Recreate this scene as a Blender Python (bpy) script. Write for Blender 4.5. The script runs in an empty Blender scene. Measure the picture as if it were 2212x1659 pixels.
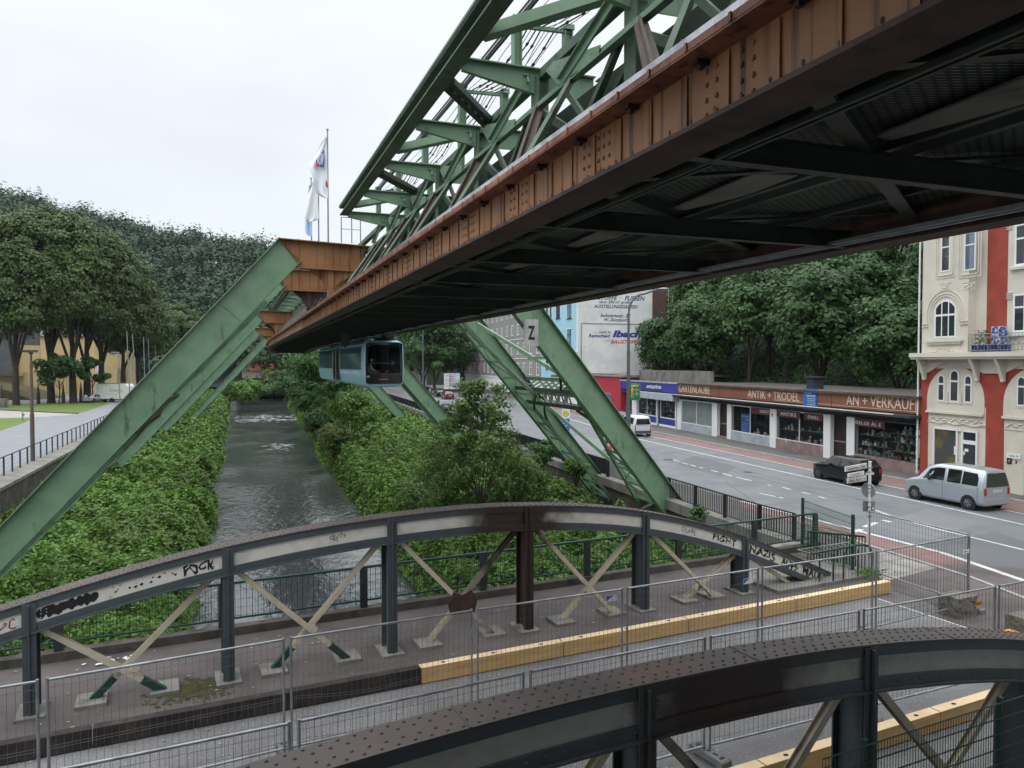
HAZE=0.00006; EXPO=0.06
import bpy, math, random
import numpy as np
from mathutils import Vector, Matrix
PI=math.pi; R=math.radians
random.seed(7); RS=np.random.RandomState(7)
scene=bpy.context.scene; COL=scene.collection
# ---------------------------------------------------------------- camera
F=1600.0; CH=6.4; PITCH=math.atan(44.5/F)
cam=bpy.data.cameras.new('camera'); camo=bpy.data.objects.new('camera',cam); COL.objects.link(camo)
camo.location=(0,0,CH); camo.rotation_euler=(PI/2-PITCH,0,0)
cam.sensor_width=36; cam.lens=36*F/2212; cam.clip_end=3000; cam.clip_start=.05
scene.camera=camo
def ray(x,y):
    a=(x-1106)/F; b=(829.5-y)/F; c,s=math.cos(PITCH),math.sin(PITCH)
    return Vector((a,c+b*s,-s+b*c))
def gp(x,y,z=0.0):
    d=ray(x,y); k=(z-CH)/d.z; return Vector((d.x*k,d.y*k,z))
def ay(x,y,Y):
    d=ray(x,y); k=Y/d.y; return Vector((d.x*k,Y,CH+d.z*k))
# ---------------------------------------------------------------- frames
def FW(p): return Vector(p)
RC=560.; S0=64.
def FT(p):            # along the railway: n right, s away
    n,s,z=p
    if s>S0:
        th=(s-S0)/RC; n2=RC-(RC-n)*math.cos(th); s=S0+(RC-n)*math.sin(th); n=n2
    return Vector((.9367*n-.3501*s,.3501*n+.9367*s,z))
def FB(p):            # along the road bridge
    e,m,z=p; return Vector((.9034*e-.4289*m,.4289*e+.9034*m,z))
def FS(p):            # street frame: o away from the river, t along the street
    o,t,z=p; return Vector((.9727*o-.232*t,.232*o+.9727*t,z))
SO=32.36
def face(x,y,o=SO):   # point of a facade plane (t,z)
    d=ray(x,y); den=.9727*d.x+.232*d.y; k=o/den
    return (-.232*d.x+.9727*d.y)*k, CH+d.z*k
def gable(x,y,t):     # plane t=const -> (o,z)
    d=ray(x,y); k=t/(-.232*d.x+.9727*d.y); return (.9727*d.x+.232*d.y)*k, CH+d.z*k
def bp(x,y,m):        # bridge plane m=const -> (e,z)
    d=ray(x,y); k=m/(-.4289*d.x+.9034*d.y); return (.9034*d.x+.4289*d.y)*k, CH+d.z*k
# ---------------------------------------------------------------- objects
ORG={}
def tag(o,label=None,cat=None,group=None,kind=None):
    if label: o['label']=label
    if cat: o['category']=cat
    if group: o['group']=group
    if kind: o['kind']=kind
    return o
def thing(name,label,cat,loc=(0,0,0),group=None):
    o=bpy.data.objects.new(name,None); COL.objects.link(o); o.location=loc; o.empty_display_size=.2
    ORG[o.name]=Vector(loc); return tag(o,label,cat,group)
class MB:
    def __init__(s,fr=FW): s.v=[];s.f=[];s.fr=fr;s.sm=[]
    def add(s,vs,fs,sm=False):
        b=len(s.v); s.v+=[tuple(v) for v in vs]; s.f+=[tuple(i+b for i in f) for f in fs]; s.sm+=[sm]*len(fs); return s
    def box(s,a,b):
        x0,y0,z0=a;x1,y1,z1=b
        if x0>x1:x0,x1=x1,x0
        if y0>y1:y0,y1=y1,y0
        if z0>z1:z0,z1=z1,z0
        return s.add([(x0,y0,z0),(x1,y0,z0),(x1,y1,z0),(x0,y1,z0),(x0,y0,z1),(x1,y0,z1),(x1,y1,z1),(x0,y1,z1)],
          [(3,2,1,0),(4,5,6,7),(0,1,5,4),(1,2,6,5),(2,3,7,6),(3,0,4,7)])
    def beam(s,p,q,w,h,up=(0,0,1),w2=None,h2=None):
        p=Vector(p);q=Vector(q);d=(q-p)
        if d.length<1e-6: return s
        d.normalize(); u=Vector(up)
        if abs(d.dot(u))>.98: u=Vector((0,1,0)) if abs(d.y)<.9 else Vector((1,0,0))
        r=d.cross(u).normalized(); u=r.cross(d)
        w2=w if w2 is None else w2; h2=h if h2 is None else h2
        vs=[]
        for c,ww,hh in((p,w,h),(q,w2,h2)):
            for a,b in((-1,-1),(1,-1),(1,1),(-1,1)): vs.append(c+r*a*ww/2+u*b*hh/2)
        return s.add(vs,[(0,1,2,3),(7,6,5,4),(0,4,5,1),(1,5,6,2),(2,6,7,3),(3,7,4,0)])
    def ibeam(s,p,q,h,w,tw=.02,tf=.025,up=(0,0,1)):
        p=Vector(p);q=Vector(q);d=(q-p).normalized();u=Vector(up);r=d.cross(u).normalized();u=r.cross(d)
        s.beam(p,q,tw,h-2*tf,u)
        for k in(1,-1): s.beam(p+u*k*(h-tf)/2,q+u*k*(h-tf)/2,w,tf,u)
        return s
    def tube(s,p,q,r,r2=None,n=8,cap=True):
        p=Vector(p);q=Vector(q);d=(q-p).normalized();u=Vector((0,0,1)) if abs(d.z)<.9 else Vector((1,0,0))
        a=d.cross(u).normalized();b=a.cross(d);r2=r if r2 is None else r2
        vs=[];
        for c,rr in((p,r),(q,r2)):
            for i in range(n):
                t=2*PI*i/n; vs.append(c+a*math.cos(t)*rr+b*math.sin(t)*rr)
        fs=[(i,i+n,(i+1)%n+n,(i+1)%n) for i in range(n)]
        s.add(vs,fs,True)
        if cap: s.add(vs,[tuple(range(n)),tuple(range(2*n-1,n-1,-1))])
        return s
    def path(s,pts,r,n=6):
        pts=[Vector(p) for p in pts]
        for a,b in zip(pts,pts[1:]): s.tube(a,b,r,None,n)
        return s
    def prism(s,pts,a,b,axis=0):
        # pts 2D outline; extruded along axis from a to b. axis 0: pts=(y,z); 1:(x,z); 2:(x,y)
        def mk(k,u,v): return (k,u,v) if axis==0 else ((u,k,v) if axis==1 else (u,v,k))
        n=len(pts); vs=[mk(a,*p) for p in pts]+[mk(b,*p) for p in pts]
        ar=sum(pts[i][0]*pts[(i+1)%n][1]-pts[(i+1)%n][0]*pts[i][1] for i in range(n))
        fs=[tuple(range(n)),tuple(range(2*n-1,n-1,-1))]+[(i,i+n,(i+1)%n+n,(i+1)%n) for i in range(n)]
        return s.add(vs,fs)
    def quad(s,*p): return s.add(p,[tuple(range(len(p)))])
    def plate(s,pts,nrm,th):
        nrm=Vector(nrm).normalized(); n=len(pts); P=[Vector(p) for p in pts]
        vs=P+[p+nrm*th for p in P]
        return s.add(vs,[tuple(range(n))[::-1],tuple(range(n,2*n))]+[(i,(i+1)%n,(i+1)%n+n,i+n) for i in range(n)])
    def dome(s,c,nrm,r,k=6,hh=.7):
        c=Vector(c);d=Vector(nrm).normalized();u=Vector((0,0,1)) if abs(d.z)<.9 else Vector((1,0,0))
        a=d.cross(u).normalized();b=a.cross(d)
        vs=[c-d*r*.12+(a*math.cos(2*PI*i/k)+b*math.sin(2*PI*i/k))*r for i in range(k)]
        vs+=[c+(a*math.cos(2*PI*i/k)+b*math.sin(2*PI*i/k))*r*.65+d*r*hh*.7 for i in range(k)]+[c+d*r*hh]
        fs=[(i,(i+1)%k,(i+1)%k+k,i+k) for i in range(k)]+[(i+k,(i+1)%k+k,2*k) for i in range(k)]+[tuple(range(k))[::-1]]
        return s.add(vs,fs,False)
    def ell(s,c,r,nu=10,nv=6):
        c=Vector(c); vs=[];fs=[]
        for j in range(nv+1):
            ph=PI*j/nv
            for i in range(nu):
                t=2*PI*i/nu; vs.append((c.x+r[0]*math.sin(ph)*math.cos(t),c.y+r[1]*math.sin(ph)*math.sin(t),c.z+r[2]*math.cos(ph)))
        for j in range(nv):
            for i in range(nu): fs.append((j*nu+i,(j+1)*nu+i,(j+1)*nu+(i+1)%nu,j*nu+(i+1)%nu))
        return s.add(vs,fs,True)
    def loft(s,rings,sm=True,caps=True,close=True):
        n=len(rings[0]); vs=[p for r in rings for p in r]; fs=[]
        for j in range(len(rings)-1):
            for i in range(n if close else n-1): fs.append((j*n+i,j*n+(i+1)%n,(j+1)*n+(i+1)%n,(j+1)*n+i))
        s.add(vs,fs,sm)
        if caps: s.add(rings[0],[tuple(range(n))[::-1]]); s.add(rings[-1],[tuple(range(n))])
        return s
    def build(s,name,mat,parent=None,label=None,cat=None,group=None,kind=None,fix=True):
        org=Vector((0,0,0))
        if parent is not None: org=ORG.get(parent.name,org)
        W=[s.fr(v) for v in s.v]
        if parent is None and W and cat:   # top-level mesh gets its origin at its base
            xs=[w.x for w in W];ys=[w.y for w in W];zs=[w.z for w in W]
            org=Vector(((min(xs)+max(xs))/2,(min(ys)+max(ys))/2,min(zs)))
        me=bpy.data.meshes.new(name); me.from_pydata([w-org for w in W],[],s.f)
        if s.sm: me.polygons.foreach_set('use_smooth',s.sm)
        if fix:
            import bmesh
            b=bmesh.new(); b.from_mesh(me); bmesh.ops.recalc_face_normals(b,faces=b.faces); b.to_mesh(me); b.free()
        me.update(); me.materials.append(mat)
        o=bpy.data.objects.new(name,me); COL.objects.link(o)
        if parent is not None:
            o.parent=parent
            ORG[o.name]=org
        else:
            o.location=org; ORG[o.name]=org
        return tag(o,label,cat,group,kind)
def copy_tree(o,parent=None):
    c=o.copy(); COL.objects.link(c); c.parent=parent
    ORG[c.name]=ORG.get(o.name,Vector((0,0,0)))
    for ch in list(o.children): copy_tree(ch,c)
    return c
def place(o,loc,rz=0,sc=1,label=None):
    o.location=loc; o.rotation_euler=(0,0,rz); o.scale=(sc,sc,sc) if not isinstance(sc,tuple) else sc
    if label:o['label']=label
    return o
# ---------------------------------------------------------------- materials
def nodes(name):
    m=bpy.data.materials.new(name); m.use_nodes=True; nt=m.node_tree; nt.nodes.clear()
    out=nt.nodes.new('ShaderNodeOutputMaterial'); return m,nt,out
def PM(name,c1,c2=None,scale=3,detail=5,lo=.42,hi=.62,rough=.6,bump=0,bscale=40,metal=0,st=(1,1,1),c3=None,s3=8,lo3=.6,hi3=.68,st3=(1,1,1),spec=.4,coat=0):
    m,nt,out=nodes(name); N=nt.nodes.new; L=nt.links.new
    b=N('ShaderNodeBsdfPrincipled'); L(b.outputs[0],out.inputs[0])
    b.inputs['Roughness'].default_value=rough; b.inputs['Metallic'].default_value=metal; b.inputs['Specular IOR Level'].default_value=spec
    b.inputs['Coat Weight'].default_value=coat
    tc=N('ShaderNodeTexCoord')
    def noise(sc,stt,det):
        mp=N('ShaderNodeMapping'); mp.inputs['Scale'].default_value=stt; L(tc.outputs['Object'],mp.inputs[0])
        n=N('ShaderNodeTexNoise'); n.inputs['Scale'].default_value=sc; n.inputs['Detail'].default_value=det; n.inputs['Roughness'].default_value=.6
        L(mp.outputs[0],n.inputs['Vector']); return n
    col=None
    b.inputs['Base Color'].default_value=(*c1,1)
    if c2:
        n=noise(scale,st,detail); r=N('ShaderNodeMapRange'); r.inputs[1].default_value=lo; r.inputs[2].default_value=hi; L(n.outputs[0],r.inputs[0])
        mx=N('ShaderNodeMix'); mx.data_type='RGBA'; mx.inputs[6].default_value=(*c1,1); mx.inputs[7].default_value=(*c2,1); L(r.outputs[0],mx.inputs[0]); col=mx.outputs[2]
    if c3:
        n=noise(s3,st3,6); r=N('ShaderNodeMapRange'); r.inputs[1].default_value=lo3; r.inputs[2].default_value=hi3; L(n.outputs[0],r.inputs[0])
        mx=N('ShaderNodeMix'); mx.data_type='RGBA'; mx.inputs[6].default_value=(*c1,1)
        if col: L(col,mx.inputs[6])
        mx.inputs[7].default_value=(*c3,1); L(r.outputs[0],mx.inputs[0]); col=mx.outputs[2]
    if col: L(col,b.inputs['Base Color'])
    if bump:
        n=noise(bscale,(1,1,1),4); bu=N('ShaderNodeBump'); bu.inputs['Strength'].default_value=bump; bu.inputs['Distance'].default_value=.02
        L(n.outputs[0],bu.inputs['Height']); L(bu.outputs[0],b.inputs['Normal'])
    return m
def brickmat(name,c1,c2,mortar,w=.24,h=.075,rough=.85,rot=0,frame=None,ms=.012,bump=.4):
    m,nt,out=nodes(name); N=nt.nodes.new; L=nt.links.new
    b=N('ShaderNodeBsdfPrincipled'); L(b.outputs[0],out.inputs[0]); b.inputs['Roughness'].default_value=rough
    tc=N('ShaderNodeTexCoord'); sx=N('ShaderNodeSeparateXYZ'); L(tc.outputs['Object'],sx.inputs[0])
    ca,sa=math.cos(rot),math.sin(rot)
    m1=N('ShaderNodeMath');m1.operation='MULTIPLY';m1.inputs[1].default_value=ca;L(sx.outputs[0],m1.inputs[0])
    m2=N('ShaderNodeMath');m2.operation='MULTIPLY_ADD';m2.inputs[1].default_value=sa;L(sx.outputs[1],m2.inputs[0]);L(m1.outputs[0],m2.inputs[2])
    cx=N('ShaderNodeCombineXYZ'); L(m2.outputs[0],cx.inputs[0])
    L(sx.outputs[2] if frame!='flat' else sx.outputs[1],cx.inputs[1])
    t=N('ShaderNodeTexBrick'); L(cx.outputs[0],t.inputs['Vector']); t.inputs['Color1'].default_value=(*c1,1); t.inputs['Color2'].default_value=(*c2,1); t.inputs['Mortar'].default_value=(*mortar,1)
    t.inputs['Scale'].default_value=1; t.inputs['Mortar Size'].default_value=ms; t.inputs['Brick Width'].default_value=w; t.inputs['Row Height'].default_value=h; t.inputs['Mortar Smooth'].default_value=.3
    n=N('ShaderNodeTexNoise'); n.inputs['Scale'].default_value=1.3; n.inputs['Detail'].default_value=6; L(tc.outputs['Object'],n.inputs['Vector'])
    r=N('ShaderNodeMapRange'); r.inputs[1].default_value=.3;r.inputs[2].default_value=.7;r.inputs[3].default_value=.75;r.inputs[4].default_value=1.15; L(n.outputs[0],r.inputs[0])
    mx=N('ShaderNodeMix'); mx.data_type='RGBA'; mx.blend_type='MULTIPLY'; mx.inputs[0].default_value=1; L(t.outputs[0],mx.inputs[6]); L(r.outputs[0],mx.inputs[7]); L(mx.outputs[2],b.inputs['Base Color'])
    bu=N('ShaderNodeBump'); bu.inputs['Strength'].default_value=bump; bu.inputs['Distance'].default_value=.01; bu.invert=True; L(t.outputs['Fac'],bu.inputs['Height']); L(bu.outputs[0],b.inputs['Normal'])
    return m
def leafmat(name,cols,ns=.25,trans=.3):
    m,nt,out=nodes(name); N=nt.nodes.new; L=nt.links.new
    at=N('ShaderNodeAttribute'); at.attribute_name='rnd'
    g=N('ShaderNodeNewGeometry'); n=N('ShaderNodeTexNoise'); n.inputs['Scale'].default_value=ns; n.inputs['Detail'].default_value=3; L(g.outputs['Position'],n.inputs['Vector'])
    oi=N('ShaderNodeObjectInfo')
    a=N('ShaderNodeMath');a.operation='MULTIPLY_ADD';a.inputs[1].default_value=.45;L(at.outputs['Fac'],a.inputs[0])
    r=N('ShaderNodeMapRange'); r.inputs[1].default_value=.3;r.inputs[2].default_value=.7;r.inputs[3].default_value=0;r.inputs[4].default_value=.4; L(n.outputs[0],r.inputs[0]); L(r.outputs[0],a.inputs[2])
    a2=N('ShaderNodeMath');a2.operation='MULTIPLY_ADD';a2.inputs[1].default_value=.15;L(oi.outputs['Random'],a2.inputs[0]);L(a.outputs[0],a2.inputs[2])
    cr=N('ShaderNodeValToRGB'); L(a2.outputs[0],cr.inputs[0]); e=cr.color_ramp.elements
    e[0].color=(*cols[0],1); e[1].color=(*cols[-1],1); e[0].position=.05; e[1].position=.95
    for i,c in enumerate(cols[1:-1]):
        q=e.new(.05+.9*(i+1)/(len(cols)-1)); q.color=(*c,1)
    d=N('ShaderNodeBsdfPrincipled'); d.inputs['Roughness'].default_value=.5; d.inputs['Specular IOR Level'].default_value=.25; L(cr.outputs[0],d.inputs['Base Color'])
    t=N('ShaderNodeBsdfTranslucent'); L(cr.outputs[0],t.inputs[0])
    mx=N('ShaderNodeMixShader'); mx.inputs[0].default_value=trans; L(d.outputs[0],mx.inputs[1]); L(t.outputs[0],mx.inputs[2]); L(mx.outputs[0],out.inputs[0])
    return m
def glassmat(name,tint=(.02,.025,.03),rough=.03,alpha=.0):
    m,nt,out=nodes(name); N=nt.nodes.new; L=nt.links.new
    b=N('ShaderNodeBsdfPrincipled'); b.inputs['Base Color'].default_value=(*tint,1); b.inputs['Roughness'].default_value=rough; b.inputs['Specular IOR Level'].default_value=.6
    if alpha>0:
        t=N('ShaderNodeBsdfTransparent'); t.inputs[0].default_value=(.8,.85,.85,1); mx=N('ShaderNodeMixShader'); mx.inputs[0].default_value=alpha
        L(b.outputs[0],mx.inputs[1]);L(t.outputs[0],mx.inputs[2]);L(mx.outputs[0],out.inputs[0])
    else: L(b.outputs[0],out.inputs[0])
    return m
M={}
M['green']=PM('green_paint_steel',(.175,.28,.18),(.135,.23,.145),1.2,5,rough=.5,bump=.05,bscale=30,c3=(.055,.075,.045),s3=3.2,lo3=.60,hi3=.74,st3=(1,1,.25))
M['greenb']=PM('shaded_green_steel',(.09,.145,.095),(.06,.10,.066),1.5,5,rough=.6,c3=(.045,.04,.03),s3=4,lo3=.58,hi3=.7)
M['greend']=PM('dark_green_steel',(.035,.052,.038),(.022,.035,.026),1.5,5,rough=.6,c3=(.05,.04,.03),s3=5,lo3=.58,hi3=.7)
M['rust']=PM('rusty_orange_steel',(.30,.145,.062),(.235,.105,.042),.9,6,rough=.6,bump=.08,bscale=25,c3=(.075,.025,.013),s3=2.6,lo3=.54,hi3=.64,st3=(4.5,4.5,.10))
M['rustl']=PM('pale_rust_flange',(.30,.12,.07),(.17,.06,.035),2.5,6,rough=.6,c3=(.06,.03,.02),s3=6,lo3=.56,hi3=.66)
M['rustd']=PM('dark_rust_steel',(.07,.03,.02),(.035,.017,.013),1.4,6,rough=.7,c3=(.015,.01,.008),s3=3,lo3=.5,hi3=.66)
M['brown']=PM('brown_strut_steel',(.085,.055,.035),(.05,.035,.025),2,5,rough=.65)
M['steel']=PM('bare_rail_steel',(.5,.5,.52),(.3,.3,.32),4,3,rough=.25,metal=.9)
M['wire']=PM('fence_wire',(.11,.115,.12),rough=.5,metal=.3)
M['galv']=PM('galvanised_steel',(.30,.32,.34),(.20,.215,.23),3,4,rough=.4,metal=.55)
M['cable']=PM('black_cable',(.015,.015,.017),rough=.5)
M['black']=PM('matt_black',(.012,.012,.013),rough=.7)
M['dark']=PM('dark_gap',(.02,.02,.022),rough=.9)
M['grate']=brickmat('steel_grating',(.11,.145,.115),(.13,.17,.135),(.015,.02,.016),w=.10,h=.05,rot=.36,frame='flat',ms=.018,bump=.8)
M['white']=PM('white_paint',(.70,.70,.68),(.58,.58,.56),2,5,rough=.6)
M['bwhite']=PM('dirty_white_web_paint',(.47,.455,.41),(.34,.32,.28),1.2,7,rough=.6,c3=(.10,.07,.05),s3=4,lo3=.66,hi3=.76)
M['cream']=PM('cream_paint_flaking',(.50,.44,.35),(.38,.33,.26),3,6,rough=.6,c3=(.15,.09,.06),s3=9,lo3=.62,hi3=.70)
M['bdark']=PM('dark_bridge_steel',(.028,.037,.042),(.018,.022,.026),2,5,rough=.5,bump=.1,c3=(.07,.035,.02),s3=5,lo3=.62,hi3=.75)
M['btop']=PM('rusty_top_plate',(.085,.066,.058),(.055,.046,.043),.8,6,lo=.35,hi=.65,rough=.6,bump=.15,bscale=18,c3=(.12,.06,.042),s3=1.1,lo3=.58,hi3=.74)
M['soot']=PM('scorched_brown_steel',(.035,.02,.015),(.07,.035,.025),3,6,rough=.7,bump=.2)
M['wood']=PM('new_timber',(.56,.37,.165),(.46,.29,.115),1.2,7,lo=.4,hi=.65,rough=.7,st=(1,1,8),c3=(.26,.14,.05),s3=3,lo3=.69,hi3=.75,bump=.05)
M['woodtop']=PM('new_timber_top',(.68,.52,.32),(.56,.40,.22),1.5,6,rough=.7)
M['woodold']=PM('old_black_timber',(.022,.018,.016),(.05,.042,.036),2,6,rough=.85,bump=.3)
def asph(name,c,c2,sp,spc=220,spl=.66):
    return PM(name,c,c2,.5,7,lo=.35,hi=.65,rough=.85,bump=.25,bscale=90,c3=sp,s3=spc,lo3=spl,hi3=spl+.06)
M['road']=asph('road_asphalt',(.115,.125,.132),(.155,.162,.167),(.19,.19,.19),60,.66)
M['pave']=asph('pavement_asphalt',(.085,.082,.08),(.12,.11,.105),(.17,.16,.15),40,.64)
M['deck']=asph('bridge_deck_asphalt',(.17,.168,.17),(.12,.115,.115),(.40,.39,.38),26,.60)
M['foot']=asph('footway_asphalt',(.115,.098,.094),(.062,.052,.05),(.22,.2,.19),30,.66)
M['redlane']=asph('red_cycle_lane',(.165,.098,.092),(.20,.125,.115),(.22,.16,.15),50,.66)
M['slab']=brickmat('grey_paving_slabs',(.22,.21,.195),(.27,.255,.235),(.12,.115,.11),w=.30,h=.30,rot=0,frame='flat',bump=.2,ms=.008)
M['path']=asph('river_path_asphalt',(.21,.215,.225),(.18,.185,.20),(.26,.26,.27),50,.66)
M['line']=PM('road_marking_white',(.52,.53,.53),(.36,.37,.37),3,6,rough=.7,c3=(.2,.2,.2),s3=14,lo3=.6,hi3=.66)
M['grass']=PM('mown_lawn',(.085,.135,.02),(.11,.16,.03),.4,6,rough=.9,bump=.6,bscale=30,c3=(.17,.155,.08),s3=.35,lo3=.6,hi3=.72)
M['earth']=PM('bank_soil',(.018,.026,.012),(.03,.04,.018),1,5,rough=.95)
M['hill']=PM('wooded_hill_ground',(.012,.022,.014),(.02,.034,.018),.05,5,rough=1)
M['conc']=PM('weathered_concrete',(.20,.19,.17),(.13,.125,.115),1,7,rough=.9,bump=.2,bscale=20,c3=(.05,.055,.045),s3=1.6,lo3=.55,hi3=.72,st3=(1,1,.3))
M['wall']=PM('dark_quay_masonry',(.06,.052,.045),(.10,.09,.08),1.2,7,rough=.95,bump=.5,bscale=6,c3=(.025,.028,.02),s3=1.5,lo3=.5,hi3=.7)
M['concl']=PM('pale_concrete',(.33,.32,.30),(.26,.25,.235),2,6,rough=.9,bump=.15)
M['pebble']=PM('exposed_pebble_concrete',(.10,.09,.075),(.21,.20,.18),22,3,rough=.9,bump=.6,bscale=60)
M['gablew']=PM('whitewashed_gable',(.66,.66,.65),(.56,.565,.56),.5,7,rough=.8,bump=.08,bscale=10,c3=(.33,.32,.30),s3=1.0,lo3=.62,hi3=.74,st3=(.4,.4,3))
M['brickd']=brickmat('dark_brick',(.11,.05,.035),(.075,.035,.027),(.055,.045,.04),rot=0.23)
M['cwall']=PM('cream_stucco',(.62,.58,.49),(.55,.515,.44),.6,6,rough=.8,bump=.05,bscale=12)
M['redb']=brickmat('red_painted_brick',(.36,.062,.038),(.33,.055,.035),(.27,.045,.03),rot=PI/2+.23,bump=.5)
M['redg']=PM('crimson_render',(.40,.028,.045),(.35,.025,.04),.5,5,rough=.7)
M['blueh']=PM('sky_blue_render',(.36,.60,.70),(.32,.55,.66),.5,4,rough=.8)
M['greyh']=PM('grey_render',(.27,.265,.255),(.24,.235,.225),.5,4,rough=.8)
M['pinkh']=PM('pale_pink_render',(.50,.41,.38),(.45,.37,.34),.5,4,rough=.8)
M['yellowh']=PM('yellow_render',(.56,.44,.22),(.50,.38,.19),.4,5,rough=.8)
M['roof']=PM('slate_roof',(.09,.08,.085),(.06,.055,.06),2,5,rough=.7)
M['tile']=PM('red_roof_tiles',(.33,.11,.065),(.24,.08,.05),3,5,rough=.8)
M['signbr']=PM('brown_sign_board',(.23,.095,.05),(.19,.075,.042),1,5,rough=.6,c3=(.08,.04,.03),s3=2,lo3=.64,hi3=.74)
M['letter']=PM('beige_letters',(.62,.52,.42),rough=.7)
M['fascia']=PM('dark_fascia',(.055,.055,.05),(.035,.035,.033),2,6,rough=.8)
M['plinthb']=PM('pale_blue_plinth',(.36,.40,.43),(.28,.31,.335),1.5,6,rough=.8)
M['plinthr']=PM('pink_marble_plinth',(.20,.135,.13),(.27,.20,.19),1.5,7,rough=.5,c3=(.5,.45,.42),s3=1.2,lo3=.68,hi3=.71)
M['blue']=PM('royal_blue',(.035,.04,.26),rough=.5)
M['navy']=PM('navy_ink',(.025,.035,.13),rough=.8)
M['teal']=PM('slate_blue_ink',(.05,.09,.13),rough=.8)
M['signblue']=PM('sign_blue',(.02,.13,.45),rough=.5)
M['signgreen']=PM('sign_green',(.01,.12,.035),rough=.5)
M['yellow']=PM('sign_yellow',(.75,.60,.02),rough=.5)
M['orange']=PM('orange_plastic',(.72,.28,.02),rough=.5)
M['red']=PM('sign_red',(.50,.02,.02),rough=.5)
M['frame']=PM('white_window_frame',(.72,.73,.73),rough=.5)
M['dframe']=PM('dark_window_frame',(.05,.05,.055),rough=.5)
M['glass']=glassmat('window_glass',(.03,.035,.04))
M['glassb']=glassmat('sky_window_glass',(.16,.19,.26),.1)
M['glasst']=glassmat('shop_window_glass',(.015,.018,.02),.03,.8)
M['glassc']=glassmat('clear_dark_glass',(.02,.022,.025),.03,.75)
M['glassg']=PM('whitewashed_shop_glass',(.17,.205,.20),(.13,.16,.16),1,5,rough=.12)
M['tint']=glassmat('tinted_car_glass',(.012,.015,.015),.04)
M['silver']=PM('silver_car_paint',(.42,.46,.50),rough=.28,metal=.55,coat=.6)
M['vwhite']=PM('white_car_paint',(.52,.54,.55),rough=.3,coat=.5)
M['blackp']=PM('black_car_paint',(.006,.006,.007),rough=.22,coat=.15,spec=.3)
M['redp']=PM('red_car_paint',(.16,.012,.012),rough=.25,coat=.6)
M['greyp']=PM('grey_car_paint',(.08,.085,.09),rough=.25,coat=.6)
M['tyre']=PM('tyre_rubber',(.015,.015,.016),rough=.85)
M['rim']=PM('alloy_rim',(.5,.5,.52),rough=.3,metal=.7)
M['plast']=PM('grey_plastic',(.06,.063,.066),rough=.6)
M['plate']=PM('number_plate_white',(.7,.7,.7),rough=.5)
M['tail']=PM('red_tail_lamp',(.35,.012,.015),rough=.2)
M['traincar']=PM('light_blue_train_paint',(.38,.66,.86),(.35,.62,.82),.6,3,rough=.3,coat=.4)
M['bark']=PM('tree_bark',(.055,.043,.034),(.03,.024,.02),6,5,rough=.95,bump=.5,bscale=14,st=(1,1,.2))
M['skin']=PM('skin',(.45,.27,.20),rough=.6)
M['beige']=PM('beige_cloth',(.50,.46,.40),rough=.9)
M['dcloth']=PM('dark_cloth',(.03,.032,.045),rough=.9)
M['bluerail']=PM('blue_railing_paint',(.018,.04,.085),rough=.5)
M['brail']=PM('black_railing_paint',(.014,.016,.018),rough=.5)
M['grail']=PM('dark_green_railing_paint',(.012,.05,.04),(.02,.04,.038),3,4,rough=.5)
M['mesh']=PM('green_wire_mesh',(.02,.075,.05),rough=.5)
M['lamp']=PM('grey_lamp_post',(.085,.10,.105),rough=.5)
M['pipe']=PM('white_plastic_pipe',(.55,.56,.55),rough=.5)
M['flag']=PM('white_flag_cloth',(.72,.74,.78),rough=.8)
M['flagb']=PM('flag_print_blue',(.02,.10,.30),rough=.8)
M['flagp']=PM('pale_blue_flag_cloth',(.42,.56,.78),rough=.8)
M['block']=PM('fence_foot_concrete',(.17,.18,.185),(.12,.125,.13),3,5,rough=.8,bump=.2)
M['rubber']=PM('black_rubber_foot',(.03,.03,.032),rough=.8)
L_knot=leafmat('knotweed_leaves',[(.05,.105,.02),(.10,.195,.034),(.17,.30,.055)],.35,.3)
L_tree=leafmat('tree_leaves_dark',[(.026,.064,.02),(.048,.105,.03),(.085,.16,.042)],.12,.25)
L_lin=leafmat('linden_leaves',[(.04,.072,.022),(.072,.115,.035),(.135,.185,.06)],.1,.25)
L_far=leafmat('far_wood_leaves',[(.016,.038,.018),(.032,.068,.028),(.062,.115,.042)],.02,.2)
L_lite=leafmat('light_tree_leaves',[(.03,.08,.02),(.055,.13,.03),(.095,.185,.048)],.15,.3)
L_ash=leafmat('ash_leaves',[(.07,.12,.032),(.115,.19,.05),(.18,.27,.075)],.3,.35)
L_olive=leafmat('olive_leaves',[(.045,.07,.02),(.08,.115,.03),(.13,.16,.045)],.3,.3)
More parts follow.
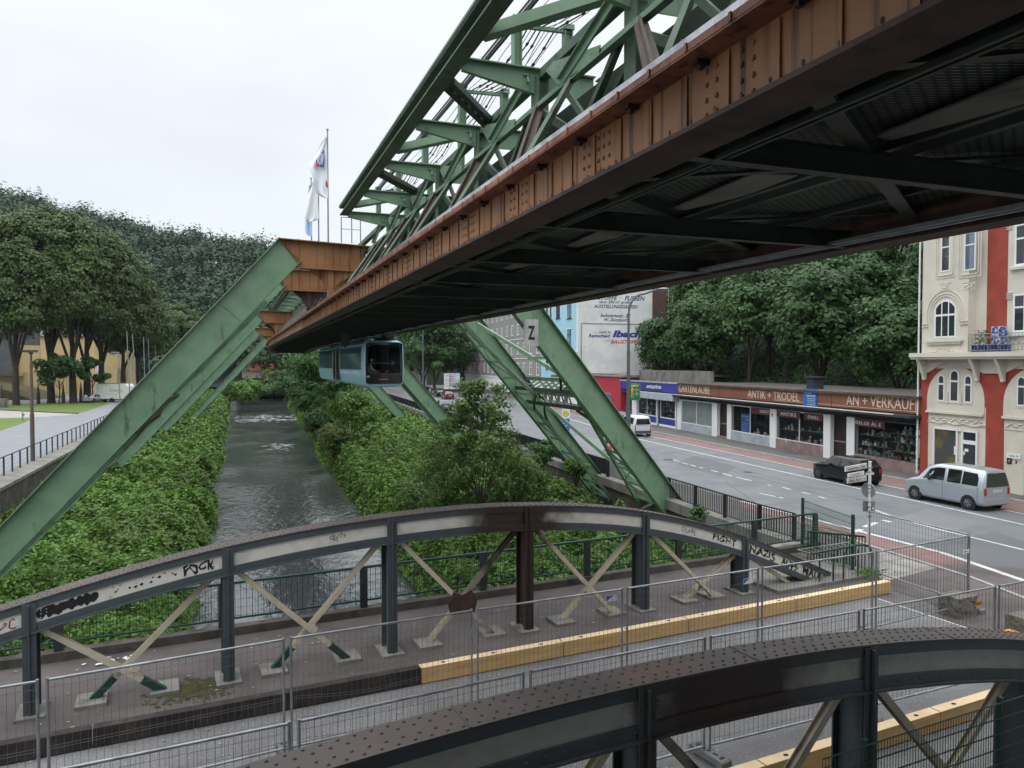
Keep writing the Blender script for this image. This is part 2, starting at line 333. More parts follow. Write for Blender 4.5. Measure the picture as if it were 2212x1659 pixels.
# ---------------------------------------------------------------- text
def text_mesh(s,shear=0,offset=0.0,space=1.0):
    cu=bpy.data.curves.new('letters','FONT'); cu.body=s; cu.size=1; cu.shear=shear; cu.offset=offset; cu.resolution_u=2; cu.space_character=space; cu.extrude=.01
    o=bpy.data.objects.new('letters',cu); COL.objects.link(o)
    dg=bpy.context.evaluated_depsgraph_get(); me=bpy.data.meshes.new_from_object(o.evaluated_get(dg))
    vs=[v.co.copy() for v in me.vertices]; fs=[tuple(p.vertices) for p in me.polygons]
    bpy.data.objects.remove(o); bpy.data.meshes.remove(me); bpy.data.curves.remove(cu)
    return vs,fs
def lettering(s,fr,fn,u0,u1,v0,v1,mat,parent,th=.012,name='lettering',shear=0,offset=.0,space=1.0,label=None):
    """fn(u,v,d)->frame coordinates; text box stretched over u0..u1, v0..v1"""
    vs,fs=text_mesh(s,shear,offset,space)
    xs=[v.x for v in vs];ys=[v.y for v in vs];x0,x1=min(xs),max(xs);y0,y1=min(ys),max(ys)
    mb=MB(fr); mb.add([fn(u0+(u1-u0)*(v.x-x0)/(x1-x0),v0+(v1-v0)*(v.y-y0)/max(1e-6,y1-y0),th if v.z>0 else .001) for v in vs],fs)
    return mb.build(name,mat,parent,label=label,fix=False)
# ---------------------------------------------------------------- leaves
def fastmesh(name,V,nper,mat,rnd):
    n=len(V)//nper; me=bpy.data.meshes.new(name)
    me.vertices.add(len(V)); me.vertices.foreach_set('co',V.astype(np.float32).ravel())
    me.loops.add(len(V)); me.loops.foreach_set('vertex_index',np.arange(len(V),dtype=np.int32))
    me.polygons.add(n); me.polygons.foreach_set('loop_start',np.arange(0,len(V),nper,dtype=np.int32))
    a=me.attributes.new('rnd','FLOAT','POINT'); a.data.foreach_set('value',np.repeat(rnd,nper).astype(np.float32))
    me.update(calc_edges=True); me.materials.append(mat); return me
def leafverts(C,Nn,size,asp=.55,jit=.9,droop=0):
    n=len(C); J=RS.normal(size=(n,3))*jit; nr=Nn+J; nr/=np.linalg.norm(nr,axis=1)[:,None]+1e-9
    t=RS.normal(size=(n,3)); t[:,2]-=droop; t-=nr*(t*nr).sum(1)[:,None]; t/=np.linalg.norm(t,axis=1)[:,None]+1e-9
    b=np.cross(nr,t); s=(size*(.6+.8*RS.rand(n)))[:,None]
    V=np.stack([C-t*s*.5,C+b*s*asp*.5,C+t*s*.5,C-b*s*asp*.5],1)
    return V.reshape(-1,3)
def crown_pts(nlobe,rad,cz,nleaf,lobe=.34,flat=1.0,seed=0,fill=.35,bottom=-.75):
    rs=np.random.RandomState(seed); rx,ry,rz=rad
    L=[]
    while len(L)<nlobe:
        v=rs.normal(size=3); v/=np.linalg.norm(v)
        if v[2]<bottom: continue
        L.append(v*(fill+(1-fill)*rs.rand()**.45)*(.8))
    L=np.array(L); L*=np.array([rx,ry,rz]); 
    lr=lobe*min(rx,rz)*(.6+.8*rs.rand(nlobe))
    k=rs.randint(0,nlobe,nleaf); v=rs.normal(size=(nleaf,3)); v/=np.linalg.norm(v,axis=1)[:,None]
    v[:,2]=np.abs(v[:,2])*np.where(rs.rand(nleaf)<.75,1,-1)
    r=lr[k]*(.55+.5*rs.rand(nleaf)); P=L[k]+v*r[:,None]*np.array([1,1,.8*flat]); P[:,2]+=cz
    Nn=v*.8+L[k]/np.array([rx,ry,rz])*.6+np.array([0,0,.35]); return P,Nn
def make_tree(name,label,cat,h,cr,cb,nleaf,ls,mat,seed,tr=.25,nlobe=40,group=None,fork=3,lobe=.34,lean=0,limb=True,fill=.35):
    t=thing(name,label,cat,(0,0,0),group); rs=random.Random(seed)
    cz=(h+cb)/2; rz=(h-cb)/2
    P,Nn=crown_pts(nlobe,(cr,cr,rz),cz,nleaf,lobe,seed=seed,fill=fill)
    V=leafverts(P,Nn,ls,.65,.38)
    me=fastmesh('crown',V,4,mat,np.random.RandomState(seed).rand(len(P)))
    o=bpy.data.objects.new('crown',me); COL.objects.link(o); o.parent=t; ORG[o.name]=Vector((0,0,0))
    mb=MB(); top=Vector((lean,0,cb+rz*.5)); mid=Vector((lean*.4,rs.uniform(-.2,.2),cb*.7))
    mb.tube((0,0,-.6),(0,0,.35),tr*1.5,tr*1.05,9); mb.tube((0,0,.35),mid,tr*1.05,tr*.85,9); mb.tube(mid,top,tr*.85,tr*.3,8)
    for i in range(fork*2):
        a=2*PI*i/(fork*2)+rs.random(); z0=rs.uniform(.55,1.0); s=mid.lerp(top,max(0,(z0-.55)*1.6)); e=Vector((math.cos(a)*cr*.6,math.sin(a)*cr*.6,cz+rs.uniform(-.3,.4)*rz))
        m=s.lerp(e,.5)+Vector((0,0,rz*.1)); mb.tube(s,m,tr*.42,tr*.28,6); mb.tube(m,e,tr*.28,tr*.08,6)
        for j in range(2):
            q=m+Vector((rs.uniform(-1,1),rs.uniform(-1,1),rs.uniform(.2,1)))*cr*.3; mb.tube(m,q,tr*.15,tr*.05,5)
    mb.build('trunk',M['bark'],t,fix=False)
    return t
# ================================================================ terrain, water, roads
def struct(name,mb,mat,label,kind='structure'): return mb.build(name,mat,None,label,None,None,kind)
def sheet(name,pts,z,mat,label,kind='structure',fr=FW):
    mb=MB(fr); mb.quad(*[(p[0],p[1],z) for p in pts]); o=mb.build(name,mat,None,label,None,None,kind,fix=False)
    if o.data.polygons[0].normal.z<0: o.data.flip_normals()
    return o
WL=[(12.9,3.0),(8.1,24.6),(9.9,26.2),(9.2,27.9),(1.1,54),(-7.2,81.5),(-29,154),(-52,225),(-60,245)]   # right quay edge (x,y)
b1=FB((17.6,-25,0)); b2=FB((17.6,18.6,0))
RW=[(b1.x,b1.y),(b2.x,b2.y)]+WL[2:]
def wn(x,y): return .9367*x+.3501*y
def ws(x,y): return -.3501*x+.9367*y
LWn=-11.1
def wallx(s):   # n of the right wall at s
    P=[(wn(*p),ws(*p)) for p in WL[2:]]
    if s<=P[0][1]: return P[0][0]
    for a,b in zip(P,P[1:]):
        if s<=b[1]: return a[0]+(b[0]-a[0])*(s-a[1])/(b[1]-a[1])
    return P[-1][0]
def flat(p): 
    q=FT((p[0],p[1],0)) if p[1]<=S0 else Vector((.9367*p[0]-.3501*p[1],.3501*p[0]+.9367*p[1],0))
    return q
def lin(n,s,z=0): return Vector((.9367*n-.3501*s,.3501*n+.9367*s,z))
LN=lambda n,s:(lin(n,s).x,lin(n,s).y)
SE=250
sheet('ground',RW[:-1]+[LN(26,SE),LN(200,420),(900,900),(900,-300),(60,-300)],0,M['pave'],'dark asphalt pavement on the street side of the river')
sheet('ground',[LN(LWn,-60),LN(LWn,SE),LN(-60,600),(-900,900),(-900,-300)],0,M['path'],'grey asphalt of the park promenade left of the river')
sheet('ground',[LN(LWn,SE),LN(26,SE),LN(200,420),(900,900),(-900,900),LN(-60,600)],-.01,M['grass'],'green valley floor beyond the river bend')
# river bed with banks
def rn(a): return a
def bankz(n,s):
    w=wallx(s); l0=-1.6-.45*math.sin(s*.21)-.25*math.sin(s*.67+1); r0=7.9+(.034*max(0,s-55))+.6*math.sin(s*.13)
    if n<l0: k=min(1,(l0-n)/1.2); z=-4.35+1.15*k+ (0.9*max(0,(l0-1.2-n))/(8.5))
    elif n>r0: k=min(1,(n-r0)/1.2); z=-4.35+1.05*k+(1.1*max(0,(n-r0-1.2))/(max(3,w-r0-1.2)))
    else: z=-4.6
    return z
mb=MB(); S=[-40+4*i for i in range(74)]; NN=[-11.3,-9.5,-8,-6,-4.5,-3.2,-2.4,-1.8,-1.2,-.6,1,3,5,6.2,6.8,7.4,8,8.8,9.8,11,12.5,14,16]
vs=[];fs=[]
for s in S:
    w=wallx(s)+.3
    for i,n in enumerate(NN+[None]):
        nn=w if n is None else n+ (0 if n<3 else (w-16)*.0)
        vs.append(lin(nn,s,bankz(nn,s)))
k=len(NN)+1
for j in range(len(S)-1):
    for i in range(k-1): fs.append((j*k+i,j*k+i+1,(j+1)*k+i+1,(j+1)*k+i))
mb.add(vs,fs,True); struct('riverbank',mb,M['earth'],'dark soil of the two river banks')
# water
m,nt,out=nodes('river_water'); N=nt.nodes.new; L=nt.links.new
b=N('ShaderNodeBsdfPrincipled'); b.inputs['Base Color'].default_value=(.05,.054,.056,1); b.inputs['Roughness'].default_value=.08; b.inputs['Specular IOR Level'].default_value=.9; b.inputs['IOR'].default_value=1.65; L(b.outputs[0],out.inputs[0])
g=N('ShaderNodeNewGeometry'); mp=N('ShaderNodeMapping'); mp.inputs['Rotation'].default_value=(0,0,-R(20.5)); mp.inputs['Scale'].default_value=(1,.55,1); L(g.outputs['Position'],mp.inputs[0])
n1=N('ShaderNodeTexNoise'); n1.inputs['Scale'].default_value=2.4; n1.inputs['Detail'].default_value=5; n1.inputs['Distortion'].default_value=.6; L(mp.outputs[0],n1.inputs['Vector'])
n2=N('ShaderNodeTexNoise'); n2.inputs['Scale'].default_value=.22; n2.inputs['Detail'].default_value=3; L(mp.outputs[0],n2.inputs['Vector'])
mr=N('ShaderNodeMapRange'); mr.inputs[1].default_value=.38; mr.inputs[2].default_value=.62; mr.inputs[3].default_value=.25; mr.inputs[4].default_value=1; L(n2.outputs[0],mr.inputs[0])
mu=N('ShaderNodeMath'); mu.operation='MULTIPLY'; L(n1.outputs[0],mu.inputs[0]); L(mr.outputs[0],mu.inputs[1])
bu=N('ShaderNodeBump'); bu.inputs['Strength'].default_value=1.0; bu.inputs['Distance'].default_value=.09; L(mu.outputs[0],bu.inputs['Height']); L(bu.outputs[0],b.inputs['Normal'])
M['water']=m
sheet('river_water',[LN(-3.2,-40),LN(-3.2,SE),LN(22,SE),LN(14.5,120),LN(11,60),LN(11,-40)],-4,M['water'],'rippled dark water of the narrow river')
foam=PM('foam',(.55,.57,.58),(.12,.13,.13),2.2,6,lo=.42,hi=.6,rough=.6)
mb=MB(lambda p:lin(*p)); 
for s,a,bb in((150,2.5,9.5),(153,4,12),(96,3.2,5.2)): pass

rq=random.Random(2)
for i in range(420):
    k=rq.random(); s=(rq.gauss(143,2.2) if k<.5 else rq.gauss(152,3.0) if k<.93 else rq.gauss(97,2.5)); n=rq.uniform(0,12.5) if k<.85 else rq.uniform(3,7); w=rq.uniform(.12,.6); l=rq.uniform(.05,.22)
    mb.quad((n-w,s-l,-3.985+.0005*(i%9)),(n,s-l*1.4,-3.985+.0005*(i%9)),(n+w,s+l*.6,-3.985+.0005*(i%9)),(n+.1,s+l*1.5,-3.985+.0005*(i%9)))
struct('river_foam',mb,foam,'white broken water over the small weir')
# quay walls
mb=MB(lambda p:lin(*p)); mb.box((LWn-2,SE-.5,-5.5),(30,SE+.5,-.03)); mb.build('quay_wall',M['wall'],None,'distant masonry wall across the valley at the river bend','wall')
mb=MB(lambda p:lin(*p)); mb.box((LWn-.9,-60,-5),(LWn,SE-.5,-.02)); mb.build('quay_wall',M['wall'],None,'dark masonry quay wall below the park promenade','wall')
mb=MB(lambda p:lin(*p)); mb.box((LWn-1.3,-60,-.015),(LWn+.06,SE,.16)); mb.build('wall_coping',M['conc'],None,'stained concrete coping ledge beneath the blue railing','coping')
t=None
mb=MB()
for a,b_ in zip(RW[1:],RW[2:]):
    a=Vector((*a,0));b_=Vector((*b_,0)); d=(b_-a).normalized(); r=Vector((d.y,-d.x,0))
    mb.plate([a-r*.0+Vector((0,0,-5)),b_+Vector((0,0,-5)),b_+Vector((0,0,-.35)),a+Vector((0,0,-.35))],r,.5)
mb.build('quay_wall',M['wall'],None,'dark masonry quay wall below the street and black railing','wall')
mb=MB()
for a,b_ in zip(RW[1:],RW[2:]):
    a=Vector((*a,0));b_=Vector((*b_,0)); d=(b_-a).normalized(); r=Vector((d.y,-d.x,0))
    mb.plate([a-r*.12+Vector((0,0,-.345)),b_-r*.12+Vector((0,0,-.345)),b_-r*.12+Vector((0,0,.1)),a-r*.12+Vector((0,0,.1))],r,.6)
mb.build('wall_coping',M['conc'],None,'grey concrete ledge carrying the black street railing','coping')
# roads and markings (traced as real strips on the ground)
def strip(name,pa,pb,z,mat,label):
    mb=MB(); A=[gp(*p) for p in pa];B=[gp(*p) for p in pb]
    for i in range(len(A)-1): mb.quad((A[i].x,A[i].y,z),(A[i+1].x,A[i+1].y,z),(B[i+1].x,B[i+1].y,z),(B[i].x,B[i].y,z))
    o=struct(name,mb,mat,label)
    for p in o.data.polygons:
        if p.normal.z<0: o.data.flip_normals(); break
    return o
def line_pts(pts,w,z,mat,name,label):
    mb=MB()
    for a,b_ in pts:
        A=gp(*a);B=gp(*b_);d=(B-A).normalized();r=Vector((d.y,-d.x,0))*w/2
        mb.quad(*[(q.x,q.y,z) for q in(A-r,A+r,B+r,B-r)])
    o=struct(name,mb,mat,label)
    if o.data.polygons[0].normal.z<0: o.data.flip_normals()
    return o
# near edge of road from right bottom to far, far edge of the road
ext=lambda a,b_,k:(a[0]+(b_[0]-a[0])*k,a[1]+(b_[1]-a[1])*k)
C1,C2=(2212,1255),(1776,1127)
nearE=[(2900,1470),(2212,1255),(2034,1194),(1776,1127),(1600,1085),(1330,1005),(1152,948),(1000,894),(905,862),(840,838),(790,818),(740,806)]
farE=[(2900,1252),(2212,1112),(1986,1062),(1659,997.5),(1560,977),(1402,943),(1270,905),(1170,880),(1060,851),(980,835),(900,818),(840,806)]
strip('road',nearE,farE,.004,M['road'],'grey asphalt carriageway of the riverside street')
redA=[(2900,1252),(2212,1111),(1659,996),(1402,942),(1270,904),(1180,881)]
redB=[(2900,1228),(2212,1087),(1659,984),(1402,932.5),(1270,897),(1180,875)]
strip('cycle_lane',redA,redB,.008,M['redlane'],'red brown parking strip along the shop kerb')
line_pts([(redA[i],redA[i+1]) for i in range(5)],.13,.012,M['line'],'road_marking','thin white line beside the shop side strip')
B0=[(2900,1287),(2212,1134),(1659,1012.5),(1362,945),(1250,911),(1170,888),(1090,864)]
line_pts([(B0[i],B0[i+1]) for i in range(6)],.16,.012,M['line'],'road_marking','long white line dividing off the parked cars')
Cn=[(2900,1470),(2212,1255),(2034,1194),(1776,1127),(1600,1083)]
line_pts([(Cn[i],Cn[i+1]) for i in range(4)],.22,.014,M['line'],'road_marking','broad white edge line on the river side of the street')
da=[]
for a,b_ in(((1454,993),(1467,997)),((1474,1000),(1487,1003.5)),((1491.5,1004.5),(1503,1008)),((1509,1009.5),(1519,1012)),((1536,1016),(1551,1020)),((1561,1023),(1582,1029)),((1591,1031),(1624,1039)),((1658,1047.5),(1666,1049.5)),((1691,1053),(1708,1058)),((1732,1063.5),(1749,1068)),((1769,1073),(1782,1077)),((1640,1066),(1675,1073)),((1683,1074.5),(1692,1077))): da.append((a,b_))
line_pts(da,.13,.012,M['line'],'road_marking','short dashes of the worn centre line')
line_pts([((1890,1102),(1930,1117)),((1944,1121),(2020,1142)),((2020,1142),(2350,1222))],.13,.012,M['line'],'road_marking','white turning lane line beyond the sign pole')
line_pts([((1840,1150),(1862,1144)),((1868,1139),(1894,1129)),((1905,1124),(1925,1128))],.22,.012,M['line'],'road_marking','faint white stop line dashes at the junction')
red2a=[(2900,1480),(2212,1258),(2034,1197),(1880,1157),(1776,1130),(1600,1086)]
red2b=[(2900,1530),(2300,1328),(2094,1248),(1895,1186),(1790,1150),(1600,1096)]
strip('cycle_lane',red2a,red2b,.008,M['redlane'],'red cycle lane along the river side of the street')
sb=[gp(2900,1530),gp(2300,1328),gp(2094,1248),gp(1895,1186)]
mb=MB(); q=FB((19.6,16.5,0)); q2=FB((19.6,12.2,0)); q3=FB((24,12.2,0))
mb.quad(*[(v.x,v.y,.006) for v in(gp(2900,1530),gp(2300,1328),gp(2094,1248),gp(1900,1187),gp(1900,1250),gp(2040,1300),gp(2300,1420),gp(2900,1700))])
o=struct('pavement',mb,M['slab'],'pale paving slabs at the bridge corner')
if o.data.polygons[0].normal.z<0:o.data.flip_normals()
strip('pavement',[(1870,1290),(1990,1262),(2110,1245)],[(1878,1278),(1985,1252),(2060,1240)],.010,M['concl'],'light concrete band crossing the pavement corner')
mb=MB()
kp=[gp(*p) for p in[(2900,1530),(2300,1328),(2094,1248),(1895,1186),(1800,1153)]]
for a,b_ in zip(kp,kp[1:]): mb.beam(a+Vector((0,0,.0)),b_,.12,.10)
struct('kerb',mb,M['concl'],'low kerb between cycle lane and pavement slabs')
mb=MB()
fk=[(2900,1228),(2212,1087),(1986,1045),(1659,984),(1402,932.5),(1270,897),(1180,875)]
for a,b_ in zip(fk,fk[1:]): mb.beam(gp(*a)+Vector((0,0,.03)),gp(*b_)+Vector((0,0,.03)),.15,.18)
struct('kerb',mb,M['concl'],'kerb along the shop front pavement')
mb=MB()
for x,y,r in((1398,945.5,.35),(1445,993,.4),(1374,955,.3),(1615,1020,.3)):
    c=gp(x,y,.007)
    mb.add([(c.x+math.cos(2*PI*i/14)*r,c.y+math.sin(2*PI*i/14)*r,.010) for i in range(14)],[tuple(range(14))])
struct('manhole_covers',mb,M['fascia'],'dark round manhole covers in the carriageway')
# seams in the asphalt
mb=MB()
for pts in([(1566,1040),(1640,1092),(1760,1083),(1890,1078)],[(1362,960),(1560,1012),(1800,1075),(2212,1180)],[(1450,975),(1700,1040),(1900,1090)],[(1640,1092),(1600,1110)]):
    for a,b_ in zip(pts,pts[1:]):
        A=gp(*a);B=gp(*b_);d=(B-A).normalized();r=Vector((d.y,-d.x,0))*.02; mb.quad(*[(v.x,v.y,.007) for v in(A-r,A+r,B+r,B-r)])
struct('road_seam',mb,M['fascia'],'dark tar seams across the carriageway')
for i,(pts,c) in enumerate(((((1890,1135),(2000,1100),(2120,1128),(2010,1168)),'a'),(((1500,985),(1590,1008),(1560,1030),(1462,1003)),'b'),(((1960,1180),(2150,1150),(2330,1205),(2180,1250)),'b'),(((1250,940),(1330,958),(1300,975),(1215,955)),'a'))):
    mb=MB(); mb.quad(*[(q.x,q.y,.0075) for q in [gp(*p) for p in pts]]); o=struct('road_patch',mb,asph('patch_'+c,*(((.15,.155,.16),(.17,.175,.18),(.2,.2,.2)) if c=='a' else ((.095,.102,.108),(.115,.12,.125),(.15,.15,.15))),60,.66),'rectangular repair patch in the carriageway')
    if o.data.polygons[0].normal.z<0:o.data.flip_normals()
# lawns and strips on the left bank
def vp(name,pts,z,mat,label,kind='structure'):
    mb=MB(); mb.quad(*[(q.x,q.y,z) for q in [gp(*p) for p in pts]]); o=struct(name,mb,mat,label,kind)
    if o.data.polygons[0].normal.z<0:o.data.flip_normals()
    return o
vp('lawn',[(-500,905),(0,885.5),(100,889),(168,893.5),(200,884),(233,872),(240,865.5),(100,871),(-100,880),(-500,895)],.01,M['grass'],'long strip of lawn under the linden trees')
vp('pavement',[(-500,912),(0,886.5),(168,894.5),(150,896.5),(110,899.5),(66,902),(0,902.5),(-500,930)],.006,M['concl'],'sandy paved strip in front of the lawn')
vp('lawn',[(-500,935),(0,904),(62,902.5),(66,906),(52,913),(30,921),(0,931),(-500,1060)],.012,M['grass'],'bright lawn corner beside the promenade')
mb=MB(lambda p:Vector(p))
for a,b_ in(((-60,885),(0,886.3)),((0,886.3),(168,894))): mb.beam(gp(*a),gp(*b_),.2,.2)
struct('kerb',mb,M['fascia'],'dark kerb line edging the lawn strip')

# ================================================================ road bridge
EP=[(-14,-1.3),(-9,.0),(-5.5,1.15),(-2.19,2.06),(1.17,2.71),(4.53,3.0),(7.88,2.97),(11.25,2.53),(14.6,1.55),(18.2,.02)]
EPN=[(-14,.3),(-9,1.0),(-5.5,1.9),(-2.19,2.50),(1.17,2.90),(4.53,3.02),(7.88,2.88),(11.25,2.38),(14.6,1.4),(18.2,-.1)]
EPC=[EP]
def zt(e):
    P=EPC[0]
    for i in range(len(P)-1):
        if e<=P[i+1][0] or i==len(P)-2:
            x0,y0=P[max(i-1,0)];x1,y1=P[i];x2,y2=P[i+1];x3,y3=P[min(i+2,len(P)-1)]
            t=(e-x1)/(x2-x1); m1=(y2-y0)/(x2-x0)*(x2-x1); m2=(y3-y1)/(x3-x1)*(x2-x1)
            return (2*t**3-3*t**2+1)*y1+(t**3-2*t**2+t)*m1+(-2*t**3+3*t**2)*y2+(t**3-t**2)*m2
mb=MB(FB); mb.box((-16,5.2,-.5),(17.55,18.9,0)); struct('bridge_deck',mb,M['deck'],'speckled grey asphalt of the closed road bridge')
mb=MB(FB); mb.quad((-16,14.9,.005),(19.3,14.9,.005),(19.3,18.35,.005),(-16,18.35,.005)); struct('footway',mb,M['foot'],'dark worn footway behind the timber beams')
mb=MB(FB)
rs=random.Random(3)
pts=[(18,8)]+[(18.2+.5*math.sin(i*.9)+rs.uniform(-.15,.15),8.6+i*.55) for i in range(12)]+[(23,15.2),(26,12),(26,4),(18,4)]
mb.quad(*[(a,b_,.012) for a,b_ in pts]); struct('asphalt_patch',mb,M['foot'],'dark fresh asphalt patch at the bridge end')
mb=MB(FB); mb.box((-16,18.35,0),(20.5,18.62,.2)); mb.box((-16,18.2,-.9),(18.2,18.8,-.5)); struct('bridge_edge',mb,M['wall'],'dark concrete edge upstand under the green railing')
# debris / moss
mb=MB(FB); rs=random.Random(11)
for i in range(420):
    e=rs.uniform(-6,18); m_=rs.choice([rs.uniform(9,13.8),rs.uniform(14.5,18.2)]); r=rs.uniform(.012,.05); a=rs.random()*PI
    mb.quad(*[(e+math.cos(a+k*PI/2)*r,m_+math.sin(a+k*PI/2)*r*.6,.02+.01*(k%2)) for k in range(4)])
mb.build('litter',M['concl'],None,'scattered pale scraps and chippings on the deck',None,None,'stuff')
mb=MB(FB)
for i in range(420):
    e=.55+rs.gauss(0,.33); m_=15.6+rs.gauss(0,.26); r=rs.uniform(.02,.08); a=rs.random()*PI; zz=.007+.012*rs.random()
    mb.add([(e+math.cos(a+q*PI/3)*r*rs.uniform(.6,1),m_+math.sin(a+q*PI/3)*r*rs.uniform(.6,1),zz) for q in range(6)],[tuple(range(6))])
mb.build('moss',PM('moss',(.05,.05,.01),(.03,.032,.01),4,5,rough=1,bump=.6),None,'patch of olive moss on the footway by the second post',None,None,'stuff')
mb=MB(FB)
for i in range(22):
    e=-1+rs.gauss(0,.3); m_=17.9+rs.gauss(0,.12); r=rs.uniform(.02,.07); a=rs.random()*PI
    mb.quad(*[(e+math.cos(a+k*PI/2)*r,m_+math.sin(a+k*PI/2)*r,.02+rs.random()*.03) for k in range(4)])
mb.build('paper_litter',M['white'],None,'torn white paper heap by the green railing','litter')
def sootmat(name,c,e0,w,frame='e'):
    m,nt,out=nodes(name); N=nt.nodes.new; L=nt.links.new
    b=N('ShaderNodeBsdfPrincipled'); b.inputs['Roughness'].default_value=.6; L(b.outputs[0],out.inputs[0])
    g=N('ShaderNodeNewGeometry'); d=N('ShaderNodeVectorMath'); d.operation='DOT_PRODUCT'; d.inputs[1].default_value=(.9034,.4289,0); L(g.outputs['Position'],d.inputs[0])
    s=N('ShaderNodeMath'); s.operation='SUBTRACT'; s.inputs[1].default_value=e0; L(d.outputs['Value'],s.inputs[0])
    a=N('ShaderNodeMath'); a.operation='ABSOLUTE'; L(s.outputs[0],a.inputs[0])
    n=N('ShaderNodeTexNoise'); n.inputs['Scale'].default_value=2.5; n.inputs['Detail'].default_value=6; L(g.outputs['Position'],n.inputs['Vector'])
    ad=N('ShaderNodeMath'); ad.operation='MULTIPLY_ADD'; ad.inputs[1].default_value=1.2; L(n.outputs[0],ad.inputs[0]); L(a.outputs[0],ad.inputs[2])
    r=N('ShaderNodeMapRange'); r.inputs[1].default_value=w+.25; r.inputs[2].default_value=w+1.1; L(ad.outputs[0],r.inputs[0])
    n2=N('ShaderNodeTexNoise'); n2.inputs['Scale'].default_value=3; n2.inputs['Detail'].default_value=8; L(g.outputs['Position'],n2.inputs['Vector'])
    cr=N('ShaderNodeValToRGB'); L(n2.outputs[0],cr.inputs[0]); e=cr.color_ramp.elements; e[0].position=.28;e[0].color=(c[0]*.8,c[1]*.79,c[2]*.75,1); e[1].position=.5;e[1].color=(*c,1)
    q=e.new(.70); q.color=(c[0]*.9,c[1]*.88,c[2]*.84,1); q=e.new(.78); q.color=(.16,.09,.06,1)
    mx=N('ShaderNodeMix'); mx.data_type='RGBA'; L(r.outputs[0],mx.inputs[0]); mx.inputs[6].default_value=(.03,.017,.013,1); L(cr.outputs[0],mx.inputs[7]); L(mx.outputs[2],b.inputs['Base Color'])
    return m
POST=[-5.5,-2.19,1.17,4.53,7.88,11.25,14.6]
def arch(m0,label,se,sw,vis):
    T=thing('arch_truss',label,'bridge truss',FB((6,m0,0)),'riveted arch trusses of the road bridge')
    web=sootmat('scorched_web_paint',(.62,.60,.55) if m0>10 else (.36,.36,.33),se,sw); dia=sootmat('scorched_cream_paint',(.52,.46,.36),se,sw*.8); drk=sootmat('dark_chord_paint',(.055,.07,.08),se,sw)  # near truss: white webs greyed, their shade is put into the base colour
    E=[-14+.42*i for i in range(77)]; E=[e for e in E if e<18.25]
    D=m0+.36
    def seg(z0,z1,ma,mb_,mat,name):
        mb=MB(FB)
        rings=[[(e,ma,zt(e)+z0),(e,mb_,zt(e)+z0),(e,mb_,zt(e)+z1),(e,ma,zt(e)+z1)] for e in E]
        mb.loft(rings,sm=False); return mb
    mb=seg(.03,.055,m0-.06,D+.06,None,'')
    # rivets on the top plate
    k=0; e=-13.0
    while e<18:
        for j,mm in enumerate((.0,.10,.26,.36)):
            ee=e+(.07 if j in(1,2) else 0); z=zt(ee)+.055; sl=(zt(ee+.1)-zt(ee-.1))/.2
            mb.dome((ee,m0+mm,z),(-sl,0,1),.021 if m0<10 else .02,6,.8)
        e+=.155
    for e in(-1.0,2.55,6.05,9.5,13):
        z=zt(e); sl=(zt(e+.1)-zt(e-.1))/.2; mb.beam((e,m0-.065,z+.058),(e,D+.065,z+.058),.02,.012)
    mb.build('top_plate',M['btop'],T)
    mb=seg(-.10,.028,m0-.045,m0-.02,None,''); 
    mb2=seg(.0,.028,m0-.02,m0+.06,None,''); mb.add(mb2.v,mb2.f)
    mb2=seg(-.10,.028,D+.02,D+.045,None,''); mb.add(mb2.v,mb2.f)
    mb.build('upper_flange',drk,T)
    for i,(a,b_) in enumerate(zip([-14]+POST,POST+[18.15])):
        mb=MB(FB); n=8; rings=[]
        for q in range(n+1):
            e=a+(b_-a)*q/n; rings.append([(e,m0-.012,zt(e)-.50),(e,m0+.012,zt(e)-.50),(e,m0+.012,zt(e)+.0),(e,m0-.012,zt(e)+.0)])
        mb.loft(rings,sm=False)
        for q in range(5):
            for dz in(-.18,-.24,-.31):
                for ee in(a+.18+.09*q if q<2 else None,b_-.18-.09*q if q<2 else None):
                    if ee: mb.dome((ee,m0-.012,zt(ee)+dz),(0,-1,0),.015,5)
        mb.build('web_plate',web,T)
    mb=seg(-.50,0,D-.012,D+.012,None,''); mb.build('web_plate',web,T)
    mb=seg(-.52,-.37,m0-.05,m0-.02,None,''); mb2=seg(-.54,-.515,m0-.10,m0+.10,None,''); mb.add(mb2.v,mb2.f)
    mb2=seg(-.54,-.515,D-.10,D+.10,None,''); mb.add(mb2.v,mb2.f); mb2=seg(-.52,-.37,D+.02,D+.05,None,''); mb.add(mb2.v,mb2.f)
    e=-8.0
    while e<17.8: mb.dome((e,m0-.05,zt(e)-.44),(0,-1,0),.018,5); e+=.21
    mb.build('lower_flange',drk,T)
    for e in POST:
        zz=zt(e); mb=MB(FB)
        for mm,s in((m0-.06,-1),(D+.06,1)):
            mb.box((e-.11,mm-.012,.05),(e+.11,mm+.012,zz+.02)); mb.beam((e,mm+s*.03,.05),(e,mm+s*.03,zz),.02,.06,(0,1,0))
        mb.box((e-.012,m0-.05,.05),(e+.012,D+.05,zz-.5))
        mb.box((e-.1,m0-.02,.05),(e-.085,m0+.06,zz-.5)); mb.box((e+.085,m0-.02,.05),(e+.1,m0+.06,zz-.5))
        z=.15
        while z<zz-.05:
            for dx in(-.07,.07): mb.dome((e+dx,m0-.072,z),(0,-1,0),.014,5)
            z+=.16
        mb.build('post',drk,T)
        mb=MB(FB); mb.box((e-.24,m0-.2,.0),(e+.24,D+.2,.055)); mb.build('base_plate',M['conc'],T)
    ZB=-.72
    P2=[-8.9]+POST+[18.0]
